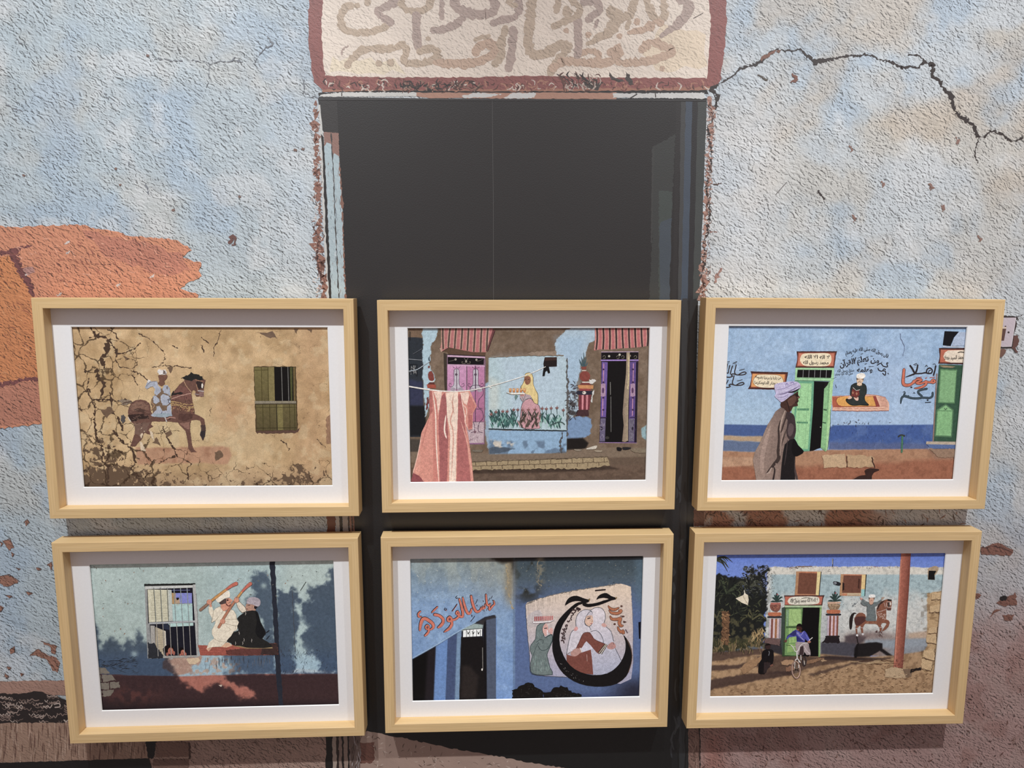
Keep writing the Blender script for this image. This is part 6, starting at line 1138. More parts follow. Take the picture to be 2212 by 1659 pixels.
# ================================================================== print: pilgrimage painting in a blue courtyard
S = make_frame(-0.0016, -0.23819, -0.0143, 0.99268, 'pale wood frame with photo of a crescent and embracing women painted in a blue courtyard', 1.12); S.sat = .74
def paint5(cv):
    x, y = cv.v('A5')
    cv.all((124, 160, 204)); t = sstep(260, 620, y)
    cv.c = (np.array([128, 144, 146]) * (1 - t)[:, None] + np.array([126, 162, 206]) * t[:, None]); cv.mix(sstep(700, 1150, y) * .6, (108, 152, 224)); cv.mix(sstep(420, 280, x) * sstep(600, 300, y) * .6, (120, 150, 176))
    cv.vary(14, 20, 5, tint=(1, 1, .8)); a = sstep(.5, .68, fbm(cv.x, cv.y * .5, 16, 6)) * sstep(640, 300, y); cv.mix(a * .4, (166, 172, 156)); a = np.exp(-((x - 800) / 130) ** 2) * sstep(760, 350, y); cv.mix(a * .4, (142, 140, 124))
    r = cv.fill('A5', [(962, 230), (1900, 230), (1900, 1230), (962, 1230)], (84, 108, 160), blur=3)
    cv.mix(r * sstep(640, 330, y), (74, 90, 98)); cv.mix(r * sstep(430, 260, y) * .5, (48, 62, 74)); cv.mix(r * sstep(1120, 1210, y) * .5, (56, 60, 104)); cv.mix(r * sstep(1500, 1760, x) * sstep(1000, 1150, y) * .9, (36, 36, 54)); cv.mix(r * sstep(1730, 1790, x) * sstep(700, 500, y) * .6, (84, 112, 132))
    a = np.exp(-((x - 1050) / 80) ** 2) * sstep(620, 480, y) * r; cv.mix(a * sstep(.4, .6, fbm(cv.x, cv.y, 18, 8)), (46, 46, 40))
    a = np.exp(-((x - 925) / 34) ** 2) * sstep(640, 480, y); cv.mix(a * .85, (146, 128, 96)); a = np.exp(-((x - 950) / 16) ** 2) * sstep(420, 300, y); cv.mix(a * .7, (40, 36, 30))
    cv.fill('A5', [(780, 240), (960, 240), (955, 300), (880, 300), (800, 270)], (52, 44, 36), blur=14, warp=14); cv.fill('A5', [(960, 240), (1810, 230), (1810, 262), (960, 275)], (34, 32, 34), blur=12)
    a = np.exp(-((x - 1130) / 26) ** 2) * sstep(500, 440, y) * r; cv.mix(a * .6 * sstep(.45, .6, fbm(cv.x, cv.y, 8, 9)), (150, 134, 100))
    cv.mix(np.exp(-((x - 955) / 6) ** 2) * .4, (60, 70, 90))
    cv.fill('A5', [(280, 935), (430, 852), (600, 748), (700, 692), (760, 655), (825, 640), (838, 662), (838, 1240), (280, 1240)], (42, 44, 58), blur=2)
    cv.fill('A5', [(280, 938), (432, 855), (416, 1240), (280, 1240)], (13, 11, 12), blur=5); m = cv.mask('A5', [(380, 880), (436, 850), (422, 1240), (360, 1240)], 14); cv.mix(m * .7, (44, 36, 44)); cv.fill('A5', [(436, 850), (516, 800), (500, 1240), (420, 1240)], (100, 142, 208), blur=5)
    cv.fill('A5', [(516, 798), (576, 765), (562, 1240), (500, 1240)], (66, 84, 128), blur=4); cv.fill('A5', [(576, 765), (606, 745), (592, 1240), (560, 1240)], (112, 146, 184), blur=4); cv.fill('A5', [(602, 788), (752, 788), (770, 1240), (590, 1240)], (24, 20, 21), blur=2); cv.fill('A5', [(610, 980), (660, 980), (720, 1050), (700, 1200), (600, 1200)], (44, 36, 34), blur=16)
    cv.fill('A5', [(766, 672), (838, 655), (838, 1240), (772, 1240)], (78, 90, 114), blur=3); cv.fill('A5', [(752, 680), (770, 672), (776, 1240), (760, 1240)], (20, 18, 22), blur=3); cv.fill('A5', [(600, 742), (690, 700), (752, 705), (746, 735), (612, 748)], (150, 172, 168), blur=4); cv.fill('A5', [(700, 690), (830, 642), (838, 660), (766, 676), (752, 710)], (52, 48, 50), blur=5)
    cv.r[:] = .12
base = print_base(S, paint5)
k = S.ink('printed_courtyard_door'); k.poly('A5t', [(1225, 1010), (1675, 975), (1672, 1150), (1220, 1175)], (240, 244, 240))
for x0, x1 in ((1300, 1298), (1380, 1378), (1460, 1458), (1545, 1542), (1632, 1630)): k.stroke('A5t', [(x0, 1000), (x1, 1170)], 12, (30, 26, 26), smooth=0)
for cx in (1340, 1460, 1585): k.stroke('A5t', [(cx - 26, 1040), (cx + 10, 1085), (cx - 4, 1110), (cx + 30, 1050)], 13, (40, 40, 36)); k.disc('A5t', cx, 1085, 16, 22, (36, 36, 34))
k.stroke('A5t', [(1210, 1005), (1680, 968)], 14, (26, 22, 22), smooth=0); k.stroke('A5', [(746, 860), (748, 1000)], 5, (120, 116, 110)); k.disc('A5', 743, 1005, 5, 8, (230, 226, 214)); k.stroke('A5', [(285, 926), (430, 846), (600, 742), (700, 690)], 5, (150, 184, 216));  k.stroke('A5', [(838, 660), (838, 1195)], 5, (110, 150, 210), smooth=0)
k = S.ink('printed_stain'); k.scatter('A5', [(300, 300), (860, 300), (860, 500), (300, 600)], 110, 9, 4, [(186, 194, 184), (150, 176, 196), (104, 122, 130)], seed=71); k.scatter('A5', [(1000, 300), (1780, 280), (1780, 430), (1000, 500)], 130, 8, 4, [(104, 116, 116), (50, 62, 74), (130, 132, 118)], seed=72); k.stroke('A5', [(905, 300), (915, 420), (905, 460), (925, 520), (940, 600)], 6, (164, 144, 108), rough=5, step=7, wob=.9); k.stroke('A5', [(1125, 280), (1105, 330), (1125, 370), (1110, 420), (1140, 450)], 4, (130, 120, 98), rough=5, step=7, wob=.9)
k = S.ink('printed_shutter'); k.poly('A5', [(1782, 690), (1798, 686), (1796, 800), (1786, 800)], (16, 14, 24))
k = S.ink('printed_lettering')
OR, OD = (222, 112, 88), (46, 30, 36)
LT = [([(190, 1010), (205, 890), (250, 760), (320, 735), (420, 790), (505, 870), (505, 950), (440, 1000)], [40, 64, 74, 70, 72, 66, 56, 30]), ([(345, 900), (325, 940), (350, 985), (400, 975), (405, 920), (370, 890)], 34), ([(400, 960), (400, 1040), (350, 1110), (315, 1140)], [40, 46, 50, 40]), ([(205, 560), (155, 620), (165, 690), (225, 690)], [26, 40, 40, 24]),
      ([(545, 640), (650, 665), (735, 735), (745, 820), (690, 900), (630, 945)], [60, 60, 62, 64, 64, 40]), ([(480, 585), (545, 520), (610, 455)], [24, 34, 26]), ([(900, 690), (855, 730), (865, 790), (930, 790), (945, 730), (905, 690)], 42), ([(940, 760), (955, 860), (910, 950), (840, 1010), (770, 1055)], [48, 60, 60, 50, 14]),
      ([(960, 770), (1040, 750), (1100, 700), (1130, 640), (1090, 560), (1060, 610), (1110, 650), (1170, 690), (1215, 680)], [44, 44, 44, 40, 40, 38, 40, 50, 50]), ([(1135, 270), (1180, 420), (1215, 580), (1215, 680)], [40, 52, 56, 50]), ([(1215, 240), (1250, 390), (1300, 540), (1345, 610), (1400, 590), (1425, 500)], [36, 50, 56, 58, 46, 26]),
      ([(1415, 195), (1440, 330), (1490, 490), (1550, 570), (1630, 540), (1655, 470)], [40, 54, 58, 54, 42, 24]), ([(1640, 510), (1690, 500), (1700, 430), (1705, 490), (1745, 470), (1745, 390)], [30, 30, 22, 30, 28, 20]), ([(1770, 160), (1780, 290), (1800, 400), (1850, 420), (1870, 380)], [28, 40, 44, 38, 22]), ([(1850, 420), (1850, 520), (1880, 500), (1920, 440), (1970, 390), (1955, 310)], [30, 40, 34, 36, 34, 20])]
for pts, w in LT: k.stroke('A5t', [(p[0] - 5, p[1] - 4) for p in pts], np.asarray(w) + 22, OD)
for pts, w in LT: k.stroke('A5t', pts, w, OR)
k.disc('A5t', 365, 945, 14, 18, (150, 70, 60)); k.disc('A5t', 895, 735, 18, 22, (150, 60, 60)); k.disc('A5t', 1095, 595, 14, 16, (130, 44, 48))
for pts, w in [([(955, 550), (1010, 480), (1072, 385)], 22), ([(790, 480), (770, 520), (820, 530), (815, 490)], 18), ([(1075, 190), (1045, 225), (1065, 250), (1095, 235)], 16), ([(1400, 800), (1450, 740), (1495, 675)], 16), ([(1515, 380), (1540, 330), (1562, 275)], 14), ([(1830, 310), (1862, 240)], 12), ([(1888, 255), (1920, 190)], 12), ([(1775, 545), (1800, 480)], 12), ([(1430, 650), (1432, 680)], 22), ([(1550, 410), (1552, 430)], 20), ([(1700, 305), (1705, 325)], 18), ([(1700, 520), (1702, 550)], 12), ([(1730, 530), (1730, 560)], 12), ([(1920, 285), (1925, 300)], 16)]: k.stroke('A5t', pts, w, OD)
for pts, w in [([(970, 555), (1020, 490), (1080, 400)], 8), ([(800, 545), (830, 530)], 9)]: k.stroke('A5t', pts, w, OR)
k = S.ink('printed_painted_panel')
k.poly('A5r', [(35, 325), (60, 285), (250, 225), (700, 120), (1100, 55), (1450, 2), (1612, 50), (1636, 600), (1640, 1200), (1610, 1430), (1450, 1500), (1200, 1470), (650, 1402), (200, 1372), (108, 1312), (95, 1100), (55, 700)], (222, 196, 170), col2=(166, 164, 190), axis=((800, 120), (760, 1350)), rough=2, step=60)
k.stroke('A5r', [(55, 310), (250, 225), (700, 120), (1450, 5)], 10, (120, 110, 100), rough=6, step=18, wob=.8); k.stroke('A5r', [(35, 325), (60, 700), (98, 1100), (108, 1312), (200, 1372), (650, 1402)], 8, (60, 66, 84), rough=2, step=24); k.stroke('A5r', [(1612, 60), (1640, 600), (1645, 1200)], 8, (110, 116, 140), rough=3, step=18, wob=.6)
rr = random.Random(3)
for i in range(80):
    x0 = rr.uniform(60, 700); y0 = 285 - (x0 - 60) * .26 + rr.uniform(-10, 12); L = rr.uniform(30, 190) * (1.2 - (x0 - 60) / 900)
    k.stroke('A5r', [(x0, y0), (x0 + 2, y0 + L)], rr.uniform(4, 9), rr.choice([(96, 90, 80), (120, 112, 100), (150, 138, 124)]), smooth=0, taper=4)
for i in range(40):
    x0 = rr.uniform(700, 1440); y0 = 120 - (x0 - 700) * .156; k.stroke('A5r', [(x0, y0), (x0, y0 + rr.uniform(15, 60))], 4, (150, 134, 116), smooth=0, taper=4)
k.poly('A5r', [(70, 480), (250, 400), (300, 600), (200, 640), (80, 640)], (190, 178, 176), smooth=3)
# embracing women
WHT = (212, 206, 218)
k.poly('A5r', [(1000, 405), (1080, 362), (1170, 372), (1220, 440), (1226, 520), (1200, 600), (1240, 650), (1312, 720), (1350, 860), (1372, 960), (1465, 1150), (1400, 1250), (1250, 1340), (1040, 1360), (1000, 1000), (1000, 700), (960, 520)], (220, 208, 212), col2=(170, 174, 198), axis=((1100, 400), (1200, 1300)), smooth=2); k.poly('A5r', [(790, 645), (788, 540), (830, 445), (920, 392), (1000, 402), (1035, 450), (1040, 560), (1020, 640), (1025, 720), (900, 745), (850, 830), (790, 970), (650, 1062), (680, 880), (720, 735), (780, 685)], (206, 198, 206), smooth=2)
for pts in ([(790, 640), (788, 540), (830, 445), (920, 392), (1005, 405), (1035, 450)], [(1000, 405), (1080, 362), (1170, 372), (1220, 440), (1226, 520), (1202, 600)], [(760, 690), (715, 740), (680, 880), (648, 1060)], [(1240, 650), (1312, 720), (1350, 860)], [(1375, 970), (1420, 1060), (1462, 1150)], [(1010, 720), (1090, 705), (1150, 750), (1190, 830), (1200, 890)], [(940, 495), (985, 430), (1030, 420)], [(985, 640), (1010, 690)], [(915, 560), (930, 620), (985, 642)]): k.stroke('A5r', pts, 8, (70, 76, 86))
k.poly('A5r', [(940, 495), (985, 440), (1030, 440), (1040, 480)], (190, 180, 190)); k.poly('A5r', [(940, 492), (1030, 478), (1044, 548), (1046, 580), (1030, 605), (990, 640), (945, 622), (918, 572)], (222, 178, 152), smooth=2); k.stroke('A5r', [(965, 525), (1000, 515)], 16, (60, 44, 50)); k.stroke('A5r', [(960, 500), (1010, 490)], 7, (90, 64, 56)); k.stroke('A5r', [(1005, 598), (1028, 596)], 10, (176, 84, 80)); k.stroke('A5r', [(1015, 530), (1040, 565), (1020, 570)], 5, (160, 110, 90)); k.stroke('A5r', [(940, 495), (918, 572), (945, 622), (990, 642), (1030, 605)], 7, (70, 66, 76))
k.poly('A5r', [(755, 700), (775, 655), (805, 645), (820, 680), (790, 710)], (216, 146, 140), smooth=2); k.poly('A5r', [(1165, 620), (1205, 590), (1250, 630), (1210, 655)], (216, 158, 146), smooth=2)
MB2 = (132, 68, 56)
k.poly('A5r', [(648, 1062), (740, 1085), (850, 1040), (1010, 985), (1030, 1150), (1046, 1360), (900, 1345), (760, 1280), (650, 1180)], MB2, smooth=0); k.poly('A5r', [(788, 972), (840, 862), (885, 765), (935, 732), (990, 738), (1030, 775), (1065, 832), (1135, 872), (1220, 902), (1182, 1000), (1130, 1055), (1045, 972), (945, 862), (885, 950), (832, 992)], MB2, smooth=2); k.poly('A5r', [(840, 990), (885, 950), (945, 862), (1045, 972), (1000, 990), (880, 1030)], (206, 202, 216))
k.stroke('A5r', [(648, 1062), (700, 1030), (790, 970), (885, 765), (935, 732), (1000, 740), (1065, 832), (1220, 902)], 6, (76, 40, 40)); k.poly('A5r', [(708, 1040), (750, 990), (795, 968), (850, 978), (872, 1020), (840, 1050), (790, 1085), (730, 1085)], (190, 138, 126), smooth=2); k.stroke('A5r', [(850, 965), (876, 1025)], 12, (224, 214, 200)); k.poly('A5r', [(1255, 935), (1310, 882), (1345, 880), (1378, 915), (1380, 960), (1320, 985), (1262, 972)], (190, 132, 124), smooth=2); k.stroke('A5r', [(1345, 880), (1350, 910)], 8, (110, 70, 66))
for d, c in ((0, (60, 54, 50)), (14, (196, 184, 160)), (28, (70, 62, 56)), (40, (206, 196, 176)), (52, (84, 76, 70))): k.stroke('A5r', [(1120 + d, 1030 + d * .5), (1225 + d * .6, 905 + d * .3)], 11, c, smooth=0)
k.stroke('A5r', [(950, 1060), (955, 1160)], 6, (190, 150, 140))
# girl with a tray of candles
k.poly('A5r', [(230, 612), (280, 588), (335, 588), (300, 640), (290, 700), (312, 775), (332, 802), (380, 770), (440, 762), (436, 870), (392, 980), (362, 1060), (372, 1120), (402, 1250), (442, 1365), (190, 1364), (112, 1312), (110, 1180), (132, 1080), (100, 1000), (112, 920), (180, 830), (188, 730), (200, 650)], (52, 70, 72), smooth=2); k.poly('A5r', [(234, 622), (280, 598), (322, 598), (290, 650), (282, 705), (305, 780), (335, 815), (390, 782), (430, 775), (426, 868), (384, 978), (352, 1060), (364, 1122), (392, 1250), (430, 1356), (195, 1356), (120, 1308), (118, 1180), (140, 1080), (108, 1000), (120, 924), (188, 832), (196, 730), (208, 655)], (108, 124, 122), smooth=2)
k.poly('A5r', [(332, 600), (365, 625), (378, 700), (370, 750), (335, 782), (302, 745), (290, 690), (300, 640)], (220, 164, 152), smooth=2); k.poly('A5r', [(380, 700), (420, 660), (445, 690), (430, 760), (395, 740)], (222, 160, 150), smooth=2); k.stroke('A5r', [(318, 672), (350, 668)], 14, (60, 60, 66)); k.stroke('A5r', [(360, 700), (362, 760)], 14, (226, 220, 226)); k.stroke('A5r', [(220, 930), (260, 990), (310, 1000), (370, 970), (425, 870)], 8, (44, 60, 62)); k.stroke('A5r', [(200, 880), (250, 840), (300, 850), (290, 900)], 7, (50, 66, 68)); k.stroke('A5r', [(150, 1080), (190, 960), (230, 880)], 7, (56, 74, 76))
k.scatter('A5r', [(150, 1100), (350, 1060), (400, 1340), (150, 1320)], 50, 70, 7, [(126, 152, 146), (80, 106, 104), (140, 164, 158)], ang=(1.35, 1.8), seed=73); k.scatter('A5r', [(190, 680), (290, 640), (300, 800), (200, 850)], 20, 50, 6, [(130, 150, 148), (84, 106, 106)], ang=(1.2, 2.0), seed=74)
for i in range(11): k.poly('A5r', [(168 + i * 26, 496 - i), (186 + i * 26, 494 - i), (184 + i * 26, 560 - i * 1.2), (168 + i * 26, 562 - i * 1.2)], (176, 66, 66) if i < 5 else (206, 108, 104))
k.stroke('A5r', [(150, 585), (280, 580), (400, 568), (465, 545)], 16, (226, 220, 220)); k.stroke('A5r', [(140, 570), (160, 595), (300, 592), (400, 580), (470, 540)], 5, (110, 90, 96))
# candle-crescent letter forms
BLK2 = (22, 19, 21)
k.poly('A5r', [(930, 262), (860, 275), (780, 300), (650, 410), (540, 530), (480, 640), (448, 760), (434, 950), (455, 1080), (505, 1210), (600, 1345), (750, 1455), (950, 1525), (1200, 1538), (1400, 1495), (1540, 1385), (1608, 1230), (1628, 1050), (1600, 920), (1550, 830), (1495, 768), (1525, 860), (1530, 960), (1510, 1060), (1460, 1165), (1380, 1262), (1250, 1345), (1050, 1368), (850, 1322), (700, 1222), (605, 1080), (550, 920), (545, 760), (590, 620), (640, 540), (720, 425), (830, 322), (960, 285)], BLK2, smooth=2)
k.poly('A5r', [(622, 332), (660, 240), (720, 196), (800, 184), (890, 215), (970, 240), (985, 228), (1002, 230), (986, 268), (940, 288), (860, 268), (780, 262), (690, 290)], BLK2, smooth=2); k.poly('A5r', [(1092, 242), (1120, 190), (1180, 152), (1250, 145), (1315, 188), (1380, 208), (1402, 200), (1388, 236), (1320, 252), (1240, 284), (1130, 324), (1000, 352), (930, 346), (882, 316), (918, 284), (970, 305), (1100, 288), (1200, 254), (1280, 232), (1200, 214), (1130, 226)], BLK2, smooth=2); k.stroke('A5r', [(1080, 106), (1225, 92)], 20, (40, 30, 30), smooth=0)
k.poly('A5r', [(975, 235), (1002, 228), (988, 268)], (150, 120, 70)); k.poly('A5r', [(1375, 212), (1402, 200), (1388, 236)], (150, 120, 70)); k.scatter('A5r', [(480, 1100), (700, 1400), (1000, 1500), (700, 1300)], 20, 14, 6, [(120, 114, 110), (160, 156, 150)], seed=75); k.stroke('A5r', [(1550, 835), (1615, 1000), (1622, 1150), (1570, 1330)], 7, (120, 84, 64))
k.text('A5r', 'وذنب مغفور', [(590, 890), (630, 740), (690, 570), (770, 440), (840, 372)], 96, (66, 44, 46), .04); k.stroke('A5r', [(805, 370), (845, 385)], 34, (50, 34, 36))
for w2, c in ((12, (84, 50, 40)), (0, (186, 104, 66))):
    for pts, w in [([(1272, 335), (1300, 372), (1360, 390), (1425, 365)], [8, 28, 34, 16]), ([(1285, 400), (1320, 438), (1400, 448), (1455, 425), (1465, 400), (1430, 405)], [10, 30, 36, 30, 22, 14]), ([(1300, 490), (1325, 530), (1400, 535), (1455, 520), (1435, 580), (1455, 630), (1485, 630)], [12, 32, 36, 36, 42, 36, 20]), ([(1415, 655), (1430, 695), (1470, 725), (1500, 740), (1490, 700), (1450, 735)], [20, 28, 28, 30, 20, 16])]: k.stroke('A5r', pts, np.asarray(w) + w2, c)
for x, y in ((1468, 338), (1366, 606), (1510, 575), (1490, 492)): k.disc('A5r', x, y, 18, 14, (96, 60, 50))
k.stroke('A5r', [(1455, 485), (1510, 492)], 12, (96, 60, 50)); k.stroke('A5r', [(1500, 565), (1535, 575)], 14, (96, 60, 50)); k.stroke('A5r', [(1530, 690), (1555, 735)], 16, (104, 80, 90))
k = S.ink('printed_chair_back'); k.poly('A5', [(944, 1140), (975, 1135), (985, 1112), (1020, 1100), (1045, 1085), (1075, 1098), (1105, 1128), (1130, 1135), (1150, 1150), (1152, 1230), (944, 1230)], (22, 19, 18), rough=4, step=10); k = S.ink('printed_chair_back'); k.poly('A5', [(1152, 1150), (1185, 1158), (1215, 1130), (1270, 1113), (1310, 1125), (1345, 1160), (1385, 1160), (1405, 1175), (1405, 1230), (1152, 1230)], (22, 19, 18), rough=4, step=10); k.scatter('A5', [(960, 1140), (1045, 1095), (1140, 1150), (1140, 1190), (960, 1190)], 30, 12, 4, [(64, 58, 54), (44, 40, 38)], seed=76); k.scatter('A5', [(1190, 1165), (1270, 1120), (1380, 1170), (1380, 1190), (1190, 1190)], 26, 12, 4, [(64, 58, 54), (44, 40, 38)], seed=77)
S.finish(base)

# ================================================================== print: boy on a bicycle before a painted house
S = make_frame(0.64096, -0.24109, 0.2749, 1.00691, 'pale wood frame with photo of a boy on a bicycle before a painted house', 1.12)
def paint6(cv):
    x, y = cv.v('A6')
    cv.all((92, 122, 214)); cv.mix(sstep(250, 345, y) * .6, (122, 150, 226))
    H = [(598, 352), (640, 345), (740, 350), (800, 342), (1000, 345), (1300, 343), (1460, 345), (1660, 352), (1770, 348), (1770, 920), (1600, 900), (1400, 930), (950, 925), (575, 935), (590, 600)]
    cv.fill('A6', H, (206, 208, 202), blur=2, warp=5, wscale=8)
    h = cv.mask('A6', H, 2, 5, 8); up = h * sstep(392, 402, y) * sstep(600, 480, y + (fbm(cv.x, cv.y, 40, 3) - .5) * 200) * sstep(600, 640, x)
    cv.mix(up * .85, (158, 186, 192)); cv.mix(h * sstep(398, 390, y) * .7, (222, 214, 196)); n = fbm(cv.x, cv.y, 10, 7)
    cv.mul(h * sstep(.5, .7, fbm(cv.x, cv.y, 5, 71)) * .4, (.72, .74, .76)); cv.mix(h * sstep(640, 600, x) * sstep(.42, .55, n) * .6, (120, 124, 120)); cv.mix(h * np.exp(-((x - 1000) / 60) ** 2 - ((y - 760) / 120) ** 2) * .4, (130, 140, 150))
    cv.mix(h * sstep(740, 860, y + (n - .5) * 40) * sstep(1000, 1150, x), (140, 120, 112)); cv.mix(h * sstep(800, 880, y) * sstep(1300, 1450, x) * .8, (140, 152, 164)); cv.fill('A6', [(1230, 820), (1660, 810), (1660, 870), (1240, 880)], (146, 156, 166), blur=14, warp=10); cv.fill('A6', [(1520, 780), (1680, 760), (1680, 810), (1520, 812)], (190, 164, 140), blur=10)
    cv.fill('A6', [(945, 840), (1180, 835), (1180, 930), (945, 930)], (74, 72, 82), blur=8); cv.fill('A6', [(575, 810), (700, 820), (700, 940), (565, 940)], (54, 50, 54), blur=8); cv.fill('A6', [(1100, 800), (1180, 780), (1250, 800), (1200, 850), (1100, 840)], (84, 72, 76), blur=12, warp=12); cv.mix(h * np.exp(-((x - 1280) / 100) ** 2 - ((y - 790) / 26) ** 2) * .6, (116, 88, 84))
    cv.fill('A6', [(1180, 850), (1260, 840), (1310, 838), (1350, 845), (1350, 880), (1420, 930), (1390, 935), (1330, 895), (1260, 935), (1160, 945), (1165, 880)], (30, 26, 28), blur=4, warp=3)
    # garden
    cv.fill('A6', [(230, 398), (270, 392), (330, 400), (400, 420), (450, 420), (460, 350), (500, 340), (520, 380), (560, 330), (600, 350), (598, 500), (580, 700), (575, 860), (230, 920)], (30, 32, 30), blur=4, warp=26, wscale=7)
    m = cv.mask('A6', [(430, 340), (600, 330), (600, 560), (430, 560)], 6); cv.mix(m * sstep(.55, .62, fbm(cv.x, cv.y, 5, 9)) * sstep(560, 400, y), (120, 136, 190)); m = cv.mask('A6', [(230, 640), (590, 740), (580, 900), (230, 910)], 12); cv.mix(m * sstep(.5, .62, fbm(cv.x, cv.y, 8, 10)) * .7, (98, 92, 60)); m = cv.mask('A6', [(230, 820), (560, 810), (560, 910), (230, 915)], 14); cv.mix(m * .6, (78, 76, 46)); cv.mix(m * sstep(.5, .6, fbm(cv.x, cv.y, 9, 41)) * .6, (150, 122, 84))
    # ground
    G = [(220, 905), (420, 900), (560, 880), (700, 925), (960, 915), (1180, 935), (1420, 925), (1620, 895), (1800, 890), (1800, 1220), (220, 1220)]
    cv.fill('A6', G, (176, 140, 102), blur=6); g = cv.mask('A6', G, 6)
    cv.mul(g * sstep(.48, .64, fbm(cv.x, cv.y, 7, 12)) * .5, (.66, .62, .58)); cv.mix(g * sstep(1090, 1200, y) * .4, (150, 116, 82))
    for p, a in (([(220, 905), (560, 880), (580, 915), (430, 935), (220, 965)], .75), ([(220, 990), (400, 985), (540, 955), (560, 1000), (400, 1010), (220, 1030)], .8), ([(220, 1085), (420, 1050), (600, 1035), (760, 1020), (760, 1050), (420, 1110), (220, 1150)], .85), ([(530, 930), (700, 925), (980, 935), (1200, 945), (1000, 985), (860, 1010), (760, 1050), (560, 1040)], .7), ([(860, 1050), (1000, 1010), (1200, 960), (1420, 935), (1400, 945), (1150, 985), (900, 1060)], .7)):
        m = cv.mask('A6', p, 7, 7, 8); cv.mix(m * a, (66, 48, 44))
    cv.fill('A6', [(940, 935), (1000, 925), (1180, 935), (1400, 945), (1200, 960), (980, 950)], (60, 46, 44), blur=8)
    cv.fill('A6', [(1640, 520), (1740, 500), (1740, 900), (1700, 1050), (1610, 1030), (1600, 930), (1640, 860)], (190, 156, 112), blur=3, warp=6, wscale=6); m = cv.mask('A6', [(1600, 520), (1760, 500), (1760, 1050), (1600, 1050)], 3); cv.mul(m * sstep(.5, .6, fbm(cv.x, cv.y * 2, 14, 44)) * .5, (.62, .56, .5))
    cv.r[:] = .3
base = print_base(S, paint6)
k = S.ink('printed_palm')
rr = random.Random(21)
for cx, cy, n, L, c in ((330, 520, 34, 130, [(40, 44, 36), (24, 28, 26), (62, 70, 50)]), (480, 470, 26, 100, [(36, 38, 34), (70, 72, 56), (26, 28, 26)]), (500, 690, 22, 90, [(60, 62, 44), (90, 88, 58), (34, 36, 30)]), (270, 680, 18, 90, [(36, 38, 32), (84, 80, 56)]), (250, 300, 9, 110, [(40, 44, 36), (60, 64, 44)])):
    for i in range(n):
        a = rr.uniform(-3.3, .3) if cy != 300 else rr.uniform(-.2, .9); l = L * rr.uniform(.6, 1.1)
        k.stroke('A6', [(cx, cy), (cx + l * .6 * math.cos(a), cy + l * .6 * math.sin(a) - 10), (cx + l * math.cos(a), cy + l * math.sin(a) + 26)], [8, 9, 2], rr.choice(c))
k.scatter('A6', [(440, 340), (600, 340), (595, 520), (440, 520)], 120, 22, 7, [(34, 36, 34), (50, 52, 44), (90, 92, 84)], seed=81); k.scatter('A6', [(240, 420), (440, 420), (580, 560), (570, 720), (240, 700)], 160, 34, 7, [(20, 22, 22), (50, 54, 42), (74, 78, 54), (34, 36, 30)], seed=82)
k.poly('A6', [(300, 640), (345, 630), (350, 720), (345, 860), (296, 850), (300, 740)], (116, 82, 56), rough=4, step=10); k.scatter('A6', [(300, 640), (350, 640), (350, 850), (300, 850)], 40, 24, 6, [(176, 128, 84), (70, 48, 34)], ang=(.2, 1.2), seed=83); k.scatter('A6', [(490, 770), (575, 760), (575, 830), (500, 830)], 40, 50, 5, [(196, 166, 112), (150, 122, 80)], ang=(1.0, 2.2), seed=84); k.scatter('A6', [(240, 830), (560, 830), (560, 900), (240, 910)], 90, 34, 4, [(120, 110, 60), (60, 60, 36), (150, 124, 84), (44, 44, 30)], ang=(1.1, 2.0), seed=85)
k = S.ink('printed_dovecote'); k.poly('A6', [(390, 552), (440, 530), (448, 512), (455, 520), (470, 530), (475, 560), (470, 596), (430, 580)], (226, 212, 184)); k.stroke('A6', [(446, 500), (452, 530)], 5, (226, 216, 196)); k.stroke('A6', [(440, 535), (450, 560), (470, 590)], 4, (180, 164, 136))
k = S.ink('printed_upper_window')
for q, c in (([(515, 178), (915, 182), (905, 300), (880, 562), (490, 556), (505, 380)], (184, 132, 92)), ([(565, 182), (860, 184), (850, 212), (565, 200)], (196, 120, 84)), ([(560, 200), (848, 208), (825, 545), (535, 540)], (120, 72, 54)), ([(850, 182), (905, 184), (872, 560), (825, 556)], (228, 206, 140)), ([(905, 184), (918, 184), (885, 560), (872, 560)], (40, 36, 36)), ([(535, 535), (830, 545), (828, 562), (490, 558)], (190, 128, 92)),
             ([(1225, 222), (1625, 226), (1600, 572), (1205, 566)], (190, 140, 98)), ([(1270, 240), (1565, 242), (1540, 520), (1245, 520)], (118, 72, 56)), ([(1560, 230), (1620, 232), (1608, 460), (1548, 460)], (230, 196, 130)), ([(1550, 462), (1606, 462), (1602, 572), (1546, 570)], (150, 206, 204)), ([(1622, 228), (1638, 228), (1612, 572), (1600, 572)], (38, 34, 34)), ([(1245, 522), (1545, 524), (1545, 566), (1240, 562)], (198, 172, 136)), ([(1250, 526), (1330, 530), (1320, 564), (1245, 562)], (206, 130, 94)), ([(1265, 224), (1560, 228), (1560, 244), (1268, 242)], (204, 126, 92)), ([(1252, 350), (1280, 370), (1280, 470), (1248, 490)], (44, 30, 28)), ([(1505, 290), (1530, 300), (1520, 460), (1495, 440)], (76, 44, 36))):
    if q[0][0] == 1225: k = S.ink('printed_upper_window')
    k.poly('A6h', q, c)
